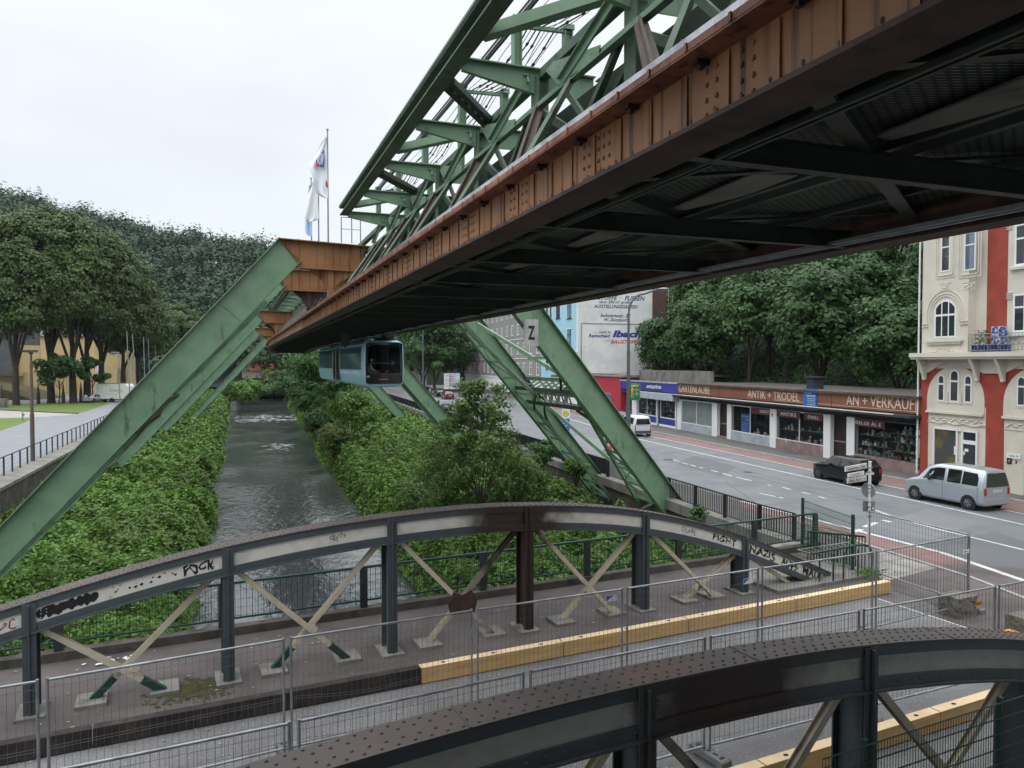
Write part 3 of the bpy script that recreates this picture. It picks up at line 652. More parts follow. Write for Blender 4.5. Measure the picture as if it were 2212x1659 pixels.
    for i in range(len(P2)-1):
        a,b_=P2[i],P2[i+1]
        if i==0: continue
        for s,(ea,eb) in enumerate(((a,b_),(b_,a))):
            za=zt(ea)-.52
            sgn=1 if eb>ea else -1
            p=Vector((ea+sgn*.18,0,za+.02)); q=Vector((eb-sgn*.18,0,ZB))
            if i==len(P2)-2:
                if s==1: continue
                q=Vector((eb-1.6,0,.02))
            k=(p.z-.03)/(p.z-q.z); f=p.lerp(q,k)
            off=.03 if s==0 else .16
            mb=MB(FB)
            for mm in(m0+off,m0+off+.10):
                mb.beam((p.x,mm,p.z),(f.x,mm,f.z),.012,.10,(0,0,1))
            mb.beam((p.x,m0+off+.05,p.z),(f.x,m0+off+.05,f.z),.10,.012,(0,0,1))
            dd=(f-p); ln=dd.length; u=.3
            while u<ln-.1:
                c=p+dd*(u/ln); mb.dome((c.x,m0+off-.007,c.z),(0,-1,0),.010,4); u+=.22
            o=mb.build('diagonal',dia,T)
            mb=MB(FB); mb.box((f.x-.26,m0-.12,.004),(f.x+.26,m0+.5,.075)); mb.build('foot_pad',M['conc'],T)
            if i<=3 and m0>10:
                g=p.lerp(q,k-.13); mb=MB(FB); mb.beam((g.x,m0+off+.05,g.z),(f.x,m0+off+.05,f.z),.125,.13,(0,0,1)); mb.build('diagonal_foot',M['grail'],T)
        if i<len(P2)-2:
            c=((a+b_)/2,m0+.02); zc=(zt(a)-.5+ZB)/2*.5+(zt(b_)-.5+ZB)/2*.5
            mb=MB(FB)
            if i==4 and m0>10: 
                mb.prism([(c[0]-.3,zc-.22),(c[0]+.3,zc-.22),(c[0]+.36,zc+.05),(c[0]+.22,zc+.3),(c[0],zc+.2),(c[0]-.22,zc+.3),(c[0]-.36,zc+.05)],m0+.0,m0+.03,1); mb.build('gusset_plate',M['soot'],T)
            else:
                mb.prism([(c[0]-.09,zc),(c[0],zc-.11),(c[0]+.09,zc),(c[0],zc+.11)],m0-.005,m0+.02,1); mb.build('gusset_plate',dia,T)
    return T
A1=arch(15.70,'far arch truss of the bridge with graffiti, white webs and cream crossed bars',7.6,1.1,0)
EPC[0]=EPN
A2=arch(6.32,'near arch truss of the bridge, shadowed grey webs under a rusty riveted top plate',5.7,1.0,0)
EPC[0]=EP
# writing on the far arch
def webfn(m0,dz): return lambda u,v,d:(u+.018*math.sin(v*31+u*9)+.05*v,m0-.012-d,zt(u)+dz+v*(1+.12*math.sin(u*23))+.016*math.sin(u*41))
INK=M['black']
def graf(s,x0,x1,y,v0,v1,off=.012,sh=0,mat=None,sp=1.0):
    e0=bp(x0,y,15.69)[0]; e1=bp(x1,y,15.69)[0]
    lettering(s,FB,webfn(15.70,0),e0,e1,v0,v1,mat or INK,A1,.006,'graffiti',sh,off,sp)
graf('FIGHT',1541,1592,1165,-.30,-.13,.018,.1)
graf('NAZIS',1619,1675,1190,-.34,-.11,.02,.15)
graf('AUFS',1686,1724,1215,-.36,-.12,.035,.1)
graf('MAUL!',1734,1782,1232,-.35,-.10,.035,.1)
graf('FOCK',398,468,1222,-.33,-.14,.03,-.1)
greyink=PM('faded_ink',(.22,.21,.2),rough=.8)
graf('dfh',712,748,1178,-.27,-.15,.0,0,greyink)
graf('DAR',1473,1503,1143,-.30,-.17,.0,0,greyink)
mb=MB(FB); rs=random.Random(5)
e0=bp(85,1300,15.69)[0]; e1=bp(207,1290,15.69)[0]
for i in range(26):
    e=e0+(e1-e0)*(i+.5)/26; h1=-.13-rs.uniform(0,.05); h0=-.27-rs.uniform(.0,.08)
    cz_=zt(e)+(h0+h1)/2; mb.prism([(e+rs.uniform(.055,.085)*math.cos(q*PI/5),cz_+(h1-h0)*rs.uniform(.42,.62)*math.sin(q*PI/5)) for q in range(10)],15.684-.0006*(i%4),15.688,1)
for i in range(16):
    e=bp(240,1260,15.69)[0]+rs.uniform(0,1.15); z=zt(e)-rs.uniform(.16,.30); r=rs.uniform(.012,.04)
    mb.prism([(e-r,z),(e,z-r*.5),(e+r,z+r*.3),(e+r*.3,z+r)],15.684,15.688,1)
mb.build('graffiti',INK,A1)
lettering('oC',FB,webfn(15.70,0),bp(2,1340,15.69)[0],bp(36,1338,15.69)[0],-.34,-.16,PM('pink_ink',(.25,.06,.10),rough=.8),A1,.006,'graffiti')
mb=MB(FB); mb.box((bp(95,1400,17)[0],16.9,.0),(bp(95,1400,17)[0]+.1,17,.02))
# railing behind the far truss
RL=thing('bridge_railing','dark green bar railing along the far edge of the bridge','railing',FB((0,18.5,.2)))
mb=MB(FB); mb.box((-16,18.44,1.20),(20.4,18.53,1.25)); mb.build('top_rail',M['grail'],RL)
mb=MB(FB); mb.box((-16,18.46,.36),(20.4,18.50,.40)); mb.build('bottom_rail',M['grail'],RL)
mb=MB(FB); e=-9
while e<20.3: mb.box((e-.006,18.475,.4),(e+.006,18.487,1.2)); e+=.13
mb.build('bars',M['grail'],RL)
mb=MB(FB); z=.42
while z<1.18: mb.box((-9,18.492,z),(20.3,18.496,z+.005)); z+=.2
e=-9
while e<20.3: mb.box((e,18.496,.4),(e+.004,18.50,1.2)); e+=.065
mb.build('wire_mesh',M['mesh'],RL)
for i,e in enumerate([-8.6,-5.3,-2.05,1.25,4.6,7.9,11.2,14.5,17.6,20.35]):
    mb=MB(FB); mb.box((e-.09,18.43,.2),(e+.09,18.52,1.2)); mb.build('post',M['bdark'],RL)
# timber beams
def timbers(m0,joints,mats,lab):
    for i,(a,b_) in enumerate(zip(joints,joints[1:])):
        T=MB(FB); T.box((a+.012,m0,.02),(b_-.012,m0+.2,.33))
        o=T.build('timber_beam',mats[i][0],None,lab[i],'timber beam','square timber beams laid as a kerb')
        mb=MB(FB); mb.box((a+.014,m0+.002,.331),(b_-.014,m0+.198,.334)); mb.build('top_face',mats[i][1],o)
        n=max(1,int((b_-a)/1.55))
        mb=MB(FB)
        for k in range(n+1):
            e=a+.5+(b_-a-1.0)*k/max(1,n)
            mb.add([(e+.05*math.cos(2*PI*q/10),m0+.1+.035*math.sin(2*PI*q/10),.337) for q in range(10)],[tuple(range(10))])
        mb.build('bolt_hole',M['black'],o,fix=False)
nw=(M['wood'],M['woodtop']); od=(M['woodold'],M['woodold'])
j1=[-13,-6.6,-1.1,4.62]+[bp(x,y,13.95)[0] for x,y in((1217,1395),(1487,1345),(1720,1303),(1925,1270))]
timbers(13.95,j1,[od,od,od,nw,nw,nw,nw],['old black timber beam farthest left behind the wire fence','old black timber beam under the first crossed bars at left','old black timber beam ending against the new yellow one','new yellow timber beam next to the old black one','new yellow timber beam second after the black one','new yellow timber beam third after the black one','new yellow timber beam whose end grain faces the pavement'])
j2=[3.0,bp(1655,1652,8.3)[0],12.2,16.0]
timbers(8.3,j2,[nw,nw,nw],['new timber beam low in front, left of the joint at the bottom edge','new timber beam seen through the near truss bars','new timber beam passing behind the rightmost post of the near truss'])
# temporary wire fences
def panel(Ln,label,bad=0):
    t=thing('wire_fence',label,'fence panel',(0,0,0),'mobile wire fence panels on the bridge')
    mb=MB()
    for a,b_ in(((.03,0,.06),(.03,0,2.0)),((Ln-.03,0,.06),(Ln-.03,0,2.0)),((.03,0,1.97),(Ln-.03,0,1.97)),((.03,0,.2),(Ln-.03,0,.2))): mb.tube(a,b_,.021,None,8)
    mb.build('frame',M['galv'],t)
    mb=MB(); x=.12; r=.0021
    def w(p,q): mb.beam(p,q,r*2,r*2)
    while x<Ln-.05:
        if bad:
            pts=[(x+.01*math.sin(z*5+x*3),.05*math.sin(x*2+z*2.5)*bad,z) for z in [ .2+1.77*i/8 for i in range(9)]]
            pts[0]=(x,0,.2);pts[-1]=(x,0,1.97)
            for p,q in zip(pts,pts[1:]): w(p,q)
        else: w((x,0,.2),(x,0,1.97))
        x+=.1
    for z in(.3,.62,.66,.98,1.02,1.34,1.38,1.7,1.86):
        if bad:
            pts=[(.03+(Ln-.06)*i/10,.05*math.sin((.03+(Ln-.06)*i/10)*2+z*2.5)*bad*(1 if 0<i<10 else 0),z-(.10*math.sin(PI*i/10))*bad) for i in range(11)]
            for p,q in zip(pts,pts[1:]): w(p,q)
        else: w((.03,0,z),(Ln-.03,0,z))
    mb.build('wire_mesh',M['wire'],t,fix=False)
    return t
P0=panel(3.3,'x'); P1=panel(3.3,'x',1)
used={}
def put_panel(e0,m0,e1,m1,label,bad=0,Ln=3.3):
    src=P1 if bad else P0
    o=src if src.name not in used else copy_tree(src); used[src.name]=1
    a=FB((e0,m0,0));b_=FB((e1,m1,0));d=b_-a; sc=(d.length-.06)/Ln
    place(o,a+d.normalized()*.03,math.atan2(d.y,d.x),(sc,1,1)); o['label']=label; return o
BJ=[-5.0,-1.54,1.79,5.05,8.2,11.66,15.1,18.8]; BM=[12.0,12.05,12.2,12.2,12.1,12.05,11.95,12.05]
bl=['wire fence panel of the far row at the left picture edge','wire fence panel of the far row in front of the leftmost crossed bars','buckled wire fence panel of the far row below the second crossed bars','wire fence panel of the far row before the soot blackened gusset','wire fence panel of the far row before the scorched arch post','wire fence panel of the far row holding a small blue and white sticker','wire fence panel of the far row beside the concrete end block of the arch']
for i in range(7):
    put_panel(BJ[i],BM[i],BJ[i+1],BM[i+1],bl[i],1 if i in(2,) else 0)
put_panel(18.85,12.1,19.15,15.4,'wire fence panel turned along the cycle lane beside the street name pole')
AJ=[-1.9,1.44,4.7,7.94,11.3,14.97,18.4,21.9]; AM=[9.3,9.3,9.4,9.35,9.2,9.05,8.95,8.85]
al=['wire fence panel of the near row at the bottom left corner','wire fence panel of the near row above the riveted plate','wire fence panel of the near row ending behind the crown of the near arch','wire fence panel of the near row over the long timber in the middle','wire fence panel of the near row above the rusty plate joint','wire fence panel of the near row with the yellow tag at its end','wire fence panel of the near row at the right picture edge']
for i in range(7): put_panel(AJ[i],AM[i],AJ[i+1],AM[i+1],al[i])
# clamps
# feet
def foot(label):
    t=thing('ballast_block',label,'ballast block',(0,0,0),'blocks holding the wire fences')
    mb=MB(); mb.prism([(-.36,0),(-.26,0),(-.24,.04),(.24,.04),(.26,0),(.36,0),(.36,.12),(.33,.145),(-.33,.145),(-.36,.12)],-.11,.11,0); mb.build('block',M['block'],t)
    mb=MB()
    for y,sx,sy in((-.26,.05,.03),(-.12,.025,.05),(.02,.025,.025),(.12,.025,.025),(.25,.05,.03)): mb.box((-sx,y-sy,.1455),(sx,y+sy,.148))
    mb.box((.109,-.1,.0),(.1125,.1,.03)); mb.build('slots',M['black'],t); return t
fs0=foot('x'); first=True
for e,m_,lab in((1.79,12.25,'fence foot block left of the riveted plate'),(5.05,12.2,'fence foot block under the fence joint before the gusset'),(8.2,12.1,'fence foot block below the first new timber'),(11.66,12.05,'fence foot block above the rusty arch joint'),(15.1,11.95,'fence foot block with white paper lying against it'),(11.3,9.2,'fence foot block seen between the near truss bars, upper'),(7.94,9.3,'fence foot block seen between the near truss bars, lower'),(18.8,12.1,'fence foot block at the corner by the pebble concrete cube'),(-1.5,12.0,'fence foot block at the bottom left')):
    o=fs0 if first else copy_tree(fs0); first=False
    p=FB((e,m_-.02,0)); place(o,p,R(25.4)+.1); o['label']=lab
mb=MB(FB); mb.prism([(14.7,.02),(15.0,.02),(14.9,.09),(14.8,.05)],11.3,11.45,1); mb.build('paper_scrap',M['white'],None,'crumpled white paper beside a fence foot','litter')
# tags on fences
def tagplate(e,z,m_,w,h,mat,label,text=None,tm=None,name='fence_tag'):
    T=MB(FB); T.box((e-w/2,m_-.012,z-h/2),(e+w/2,m_-.008,z+h/2)); o=T.build(name,mat,None,label,'sign plate','small plates on the wire fences')
    if text: lettering(text,FB,lambda u,v,d:(u,m_-.012-d,v),e-w*.42,e+w*.42,z-h*.2,z+h*.2,tm,o,.003)
    return o
whiteP=M['plate']
for x,y,mm,lab in((1616,1255,12.05,'blue and white tag on the fence between post and diagonal'),(1321,1292,12.15,'blue and white tag on the fence right of the crossed cream bars')):
    e,z=bp(x,y,mm-.01); o=tagplate(e,z,mm,.26,.12,whiteP,lab)
    mb=MB(FB); mb.add([(e-.125,mm-.0125,z-.055),(e-.125,mm-.0125,z+.055),(e+.05,mm-.0125,z+.055)],[(0,1,2)]); mb.build('blue_triangle',M['signblue'],o,fix=False)
e,z=bp(1909,1231,12.0); tagplate(e,z,12.0,.26,.09,whiteP,'narrow white tag beside the street name pole','HERAS >',M['black'])
e,z=bp(2086,1191,12.05); tagplate(e,z,12.05,.26,.09,whiteP,'narrow white tag hanging on the last far fence panel','HERAS >',M['black'])
e,z=bp(2113,1303,9.0); tagplate(e,z,9.0,.17,.10,PM('amber_tag',(.62,.30,.03),rough=.5),'small amber tag on the near fence','BAUZAUN',M['red'])
# green mesh fence in front of near truss, bottom right
G=thing('mesh_fence','dark green double bar mesh fence in front of the near truss','mesh fence',FB((10,5.85,0)))
mb=MB(FB); e=6.6
while e<13: mb.box((e-.003,5.846,.1),(e+.003,5.852,2.0)); e+=.05
z=.2
while z<2.0: mb.box((6.6,5.84,z-.004),(13,5.846,z+.004)); mb.box((6.6,5.852,z-.004),(13,5.858,z+.004)); z+=.2
mb.build('wire_mesh',M['mesh'],G)
for e in(7.32,9.85,12.4): mb=MB(FB); mb.box((e-.03,5.86,0),(e+.03,5.92,2.05)); mb.build('post',M['grail'],G)
mb=MB(FB); mb.box((-16,5.2,-.0),(18,5.5,.15)); struct('bridge_edge',mb,M['wall'],'near concrete edge of the bridge deck')
# ================================================================ suspension railway
def Z(h): return CH+h
def FR(p): return FT((p[0],p[1],CH+p[2]))       # (n, s, height above camera)
def mir(n): return 11.18-n
def span(s0,s1,node0,label,near=True,ext=None,chord=True):
    T=thing('railway_span',label,'railway viaduct',FT((5.6,s0,CH+1.5)),'spans of the suspension railway')
    nodes_=[node0+3.05*k for k in range(-8,40) if s0-.05<=node0+3.05*k<=s1+.05]
    seg=[s0]+[s for s in [s0+3.05*k for k in range(1,60)] if s<s1-.3]+[s1]
    def run(n,h,w,hh,mat,name,label=None,a=None,b=None):
        mb=MB(FR); S=[max(s,a) if a else s for s in seg]
        rings=[[(n-w/2,s,h-hh/2),(n+w/2,s,h-hh/2),(n+w/2,s,h+hh/2),(n-w/2,s,h+hh/2)] for s in seg]
        mb.loft(rings,sm=False); return mb
    def join(*m):
        r=m[0]
        for x in m[1:]: r.add(x.v,x.f)
        return r
    for side in(0,1):
        f=(lambda n:n) if side==0 else mir
        g=-1 if side==0 else 1
        mb=join(run(f(2.99),1.82,.022,.42,0,0),run(f(3.24),1.82,.022,.42,0,0)) if side==0 else join(run(f(2.99),1.82,.022,.42,0,0),run(f(3.24),1.82,.022,.42,0,0))
        s=s0+.2
        if side==0:
            # rivets groups, ribs, holes
            s=s0+.35
            s_end=s1 if near else s0
            base=4.0-1.88*20
            k=0
            while base+1.88*k<s1-.3:
                c=base+1.88*k; k+=1
                if c<s0+.3: continue
                for ds in((-.24,-.13,.13,.24) if k%2 else (-.26,-.16,-.06,.12,.22)):
                    for hh in(1.66,1.76,1.86,1.95): mb.dome((2.979,c+ds,hh),(-1,0,0),.022,6,.9)
            if near:
                s=s0+.1
                while s<s1-.1:
                    mb.box((2.962,s-.006,1.62),(2.979,s+.006,2.0)); s+=.47
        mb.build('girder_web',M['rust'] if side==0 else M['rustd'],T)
        if side==0 and near:
            mb=MB(FR); s=s0+.1
            while s<s1-.1:
                c=[(2.976,s+.014*math.cos(2*PI*q/8),1.675+.02*math.sin(2*PI*q/8)) for q in range(8)]; mb.add(c,[tuple(range(8))]); s+=.27
            mb.build('bolt_holes',M['black'],T,fix=False)
            s=s0+.25
            while s<s1-.1: mb=MB(FR); mb.box((2.87,s-.035,1.985),(2.97,s+.035,2.03)); mb.box((2.90,s-.02,1.955),(2.94,s+.02,1.985)); s+=.92; mb.build('rail_clip',M['rustd'],T)
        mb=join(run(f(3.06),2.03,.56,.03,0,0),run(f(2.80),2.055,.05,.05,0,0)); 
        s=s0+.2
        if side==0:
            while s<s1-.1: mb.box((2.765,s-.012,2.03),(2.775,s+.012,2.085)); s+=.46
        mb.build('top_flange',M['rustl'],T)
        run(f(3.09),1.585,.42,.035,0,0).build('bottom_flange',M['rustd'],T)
        join(run(f(2.98),2.12,.14,.12,0,0),run(f(2.96),2.205,.07,.07,0,0)).build('rail',M['steel'],T)
        join(run(f(3.62),1.62,.03,.05,0,0),run(f(3.52),1.60,.03,.04,0,0)).build('conductor_rail',M['greend'] if side==0 else M['galv'],T)
        # upper edge chord
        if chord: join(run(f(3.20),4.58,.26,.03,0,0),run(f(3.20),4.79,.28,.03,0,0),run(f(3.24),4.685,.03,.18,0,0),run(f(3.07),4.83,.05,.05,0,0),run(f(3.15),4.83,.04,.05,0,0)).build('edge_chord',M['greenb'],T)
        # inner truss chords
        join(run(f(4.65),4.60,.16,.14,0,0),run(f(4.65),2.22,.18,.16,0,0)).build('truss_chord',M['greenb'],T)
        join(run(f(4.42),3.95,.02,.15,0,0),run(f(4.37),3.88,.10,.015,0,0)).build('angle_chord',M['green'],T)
    for side in(0,1):
        f=(lambda n:n) if side==0 else mir
        mb=join(run(f(4.85),2.55,.02,.42,0,0),run(f(4.85),3.13,.02,.5,0,0),run(f(4.85),3.78,.02,.36,0,0))
        s=s0+.2
        while s<s1: mb.box((f(4.84),s,2.76),(f(4.86),s+.42,2.88)); mb.box((f(4.84),s,3.38),(f(4.86),s+.5,3.60)); s+=.72
        mb.build('cable_tray',M['greend'],T)
    # walkway gratings
    join(run(4.36,1.96,2.02,.02,0,0),run(mir(4.36),1.96,2.02,.02,0,0),run(5.55,2.6,.9,.02,0,0)).build('walkway_grating',M['grate'],T)
    join(run(5.42,1.92,.08,.1,0,0),run(5.76,1.92,.08,.1,0,0),run(4.1,1.90,.06,.08,0,0),run(7.0,1.90,.06,.08,0,0)).build('walkway_stringer',M['greend'],T)
    for i,s in enumerate(nodes_):
        last=(i==len(nodes_)-1)
        mb=MB(FR)
        mb.box((3.0,s-.012,1.60),(8.18,s+.012,1.80)); mb.box((3.0,s-.06,1.585),(8.18,s+.06,1.60)); mb.box((3.0,s-.06,1.80),(8.18,s+.06,1.815))
        mb.build('cross_beam',M['greend'],T)
        if s+2.1<s1:
            mb=MB(FR); mb.beam((3.2,s-1.3,1.80),(8.0,s+2.1,1.84),.16,.03); mb.beam((3.2,s-1.35,1.84),(8.0,s+2.05,1.88),.02,.08); mb.beam((8.0,s-1.0,1.9),(3.2,s+2.1,1.86),.10,.03); mb.build('lateral_brace',M['greend'],T)
            mb=MB(FR); mb.plate([(4.85,s-1.9,1.88),(5.3,s-2.0,1.88),(5.38,s-1.1,1.88),(5.2,s-.15,1.88),(5.0,s-.2,1.88)],(0,0,1),.02); mb.build('tapered_plate',M['conc'],T)
        for side in(0,1):
            f=(lambda n:n) if side==0 else mir
            if not chord: continue
            mb=MB(FR)
            mb.prism([(f(3.25),4.655),(f(4.62),4.655),(f(5.55),4.655),(f(5.55),4.3),(f(4.55),4.28),(f(3.3),4.5)],s-.01,s+.01,1)
            mb.box((f(3.2),s-.09,4.655),(f(5.55),s+.09,4.675))
            mb.beam((f(3.3),s,4.5),(f(4.5),s,4.285),.09,.015)
            for dn in(4.42,4.50,4.60):
                for hh in(4.34,4.41,4.48,4.55,4.61): mb.dome((f(dn),s-.01,hh),(0,-1,0),.018,5)
            mb.box((f(4.545),s-.03,4.28),(f(4.565),s-.01,4.65))
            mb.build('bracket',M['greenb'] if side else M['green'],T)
            mb=MB(FR); mb.box((f(4.51),s-.15,2.28),(f(4.53),s+.15,4.55)); mb.box((f(4.53),s-.01,2.28),(f(4.75),s+.01,4.55)); mb.box((f(4.50),s-.15,2.28),(f(4.51),s-.02,4.0))
            mb.build('truss_post',M['greenb'],T)
            if side==0 or near:
                mb=MB(FR); mb.beam((f(4.34),s-.55,3.82),(f(3.06),s-3.0,2.12),.16,.05,(0,0,1)); mb.beam((f(4.30),s-.58,3.86),(f(3.02),s-3.03,2.16),.03,.10); mb.beam((f(4.40),s-.50,3.82),(f(3.12),s-2.95,2.12),.03,.10); mb.build('outrigger_strut',M['brown'],T)
                mb=MB(FR); mb.beam((f(4.38),s-.05,4.5),(f(4.38),s+1.75,3.98),.03,.13); mb.beam((f(4.35),s-.05,4.56),(f(4.35),s+1.75,4.04),.08,.015); mb.build('knee_brace',M['green'],T)
                mb=MB(FR); mb.beam((f(4.42),s+1.45,3.95),(f(3.08),s+.1,2.15),.06,.09); mb.beam((f(4.45),s-.9,4.3),(f(4.5),s-2.6,2.6),.05,.09); mb.beam((f(4.48),s-2.9,4.0),(f(4.48),s-.6,2.4),.05,.08); mb.beam((f(4.46),s-3.0,3.15),(f(4.46),s,3.15),.05,.07); mb.build('stay_bar',M['greenb'],T)
                mb=MB(FR); mb.prism([(s-.75,4.36),(s-1.0,4.40),(s-2.5,4.05),(s-2.45,3.92),(s-1.2,4.0)],f(4.385),f(4.40),0)
                for q in range(5): mb.dome((f(4.385),s-.85-.35*q,4.33-.075*q),(-1 if side==0 else 1,0,0),.016,5)
                mb.build('gusset',M['green'],T)
            if not last:
                mb=MB(FR); mb.beam((f(4.66),s,2.3),(f(4.66),s+3.05,4.0),.06,.12); mb.beam((f(4.70),s+3.05,2.3),(f(4.70),s,4.0),.06,.10); mb.build('truss_diagonal',M['greenb'],T)
                mb=MB(FR); mb.beam((f(4.6),s+.4,4.08),(f(4.6),s+1.5,3.2),.08,.10); mb.beam((f(4.6),s+1.5,3.2),(f(4.6),s+2.4,2.3),.08,.10); mb.build('truss_web_bar',M['greenb'],T)
            if i%2==0:
                mb=MB(FR); mb.beam((f(3.35),s-.85,4.70),(f(4.6),s-2.56,4.72),.18,.16); mb.build('wind_brace',M['green'],T)
                if s+2.5<s1:
                    mb=MB(FR)
                    for dd in(0,.28):
                        mb.beam((f(3.35),s+.75+dd,4.60),(f(4.6),s+2.4+dd,4.60),.11,.10)
                    for q in range(6): a_=Vector((f(3.35),s+.75,4.6)).lerp(Vector((f(4.6),s+2.4,4.6)),(q+.5)/6); mb.beam(a_,a_+Vector((0,.28,0)),.10,.02)
                    mb.build('wind_brace',M['greend'],T)
        if not chord: continue
        # cable rack
        mb=MB(FR)
        for n in(4.27,5.16):
            mb.box((n-.07,s+.1,4.67),(n-.055,s+.24,5.45)); mb.box((n+.055,s+.1,4.67),(n+.07,s+.24,5.45)); mb.box((n-.055,s+.16,4.67),(n+.055,s+.175,5.45)); mb.box((n-.09,s+.08,5.45),(n+.09,s+.26,5.53))
        mb.beam((4.27,s+.17,5.40),(5.25,s+.17,5.44),.06,.06); mb.box((5.24,s+.1,5.15),(5.34,s+.24,5.3)); 
        mb.build('cable_post',M['green'],T)
    if chord: join(run(4.19,5.34,.04,.08,0,0),run(4.14,5.38,.02,.03,0,0)).build('rack_rail',M['greend'],T)
    if chord: join(run(5.32,5.22,.05,.08,0,0)).build('rack_rail',M['greend'],T)
    if not chord: return T
    rs=random.Random(int(s0*7)+3); mb=MB(FR)
    for c in range(9):
        n=4.42+.075*c; r=.014 if c in(1,3,4,7) else .007; sg=rs.uniform(.08,.3)
        for a,b_ in zip(nodes_,nodes_[1:]):
            pts=[(n+rs.uniform(-.02,.02) if 0<q<6 else n,a+.17+(b_-a)*q/6,5.46-sg*math.sin(PI*q/6)-.002*c) for q in range(7)]
            for p,q in zip(pts,pts[1:]): mb.tube(p,q,r,None,4,False)
            if r>.01:
                for q in range(1,6): mb.tube(Vector(pts[q])-Vector((0,.03,0)),Vector(pts[q])+Vector((0,.03,0)),r*1.8,None,5)
    mb.build('cables',M['cable'],T,fix=False)
    # end frames of the edge chord
    return T
N0=11.04-3.05*8
SP1=span(-13.5,23.4,N0,'rust and green span of the suspension railway crossing the picture top',True)
SP2=span(23.5,35.6,26.2,'short railway piece sitting on the twin crossbeams of the near support',True,chord=False)
SP3=span(35.7,61.0,36.9,'railway span with the hanging train, behind the first support',False)
SP4=span(61.1,91,62.2,'railway span bending right beyond the train',False)
SP5=span(91.1,122,92.2,'farthest railway span, mostly hidden behind nearer ones',False)
# detail: L angle bending down at the support, hanging board, small signal box
mb=MB(FR); mb.beam((4.6,23.4,4.1),(4.5,26.6,3.45),.08,.08); mb.build('angle_end',M['green'],SP1)
mb=MB(FR); mb.prism([(4.98,1.5),(5.38,1.5),(5.38,.98),(5.18,.78),(4.98,.98)],37.7,37.73,1); mb.build('hanging_board',M['plast'],SP3)
mb=MB(FR); mb.box((4.0,24.6,2.9),(4.45,24.9,3.7)); mb.build('signal_box',M['black'],SP2)
mb=MB(FR); mb.box((4.14,24.585,3.15),(4.3,24.6,3.4)); 
for n in(4.1,4.35): mb.dome((n,24.6,3.55),(0,-1,0),.05,8)
mb.build('signal_plate',M['white'],SP2)
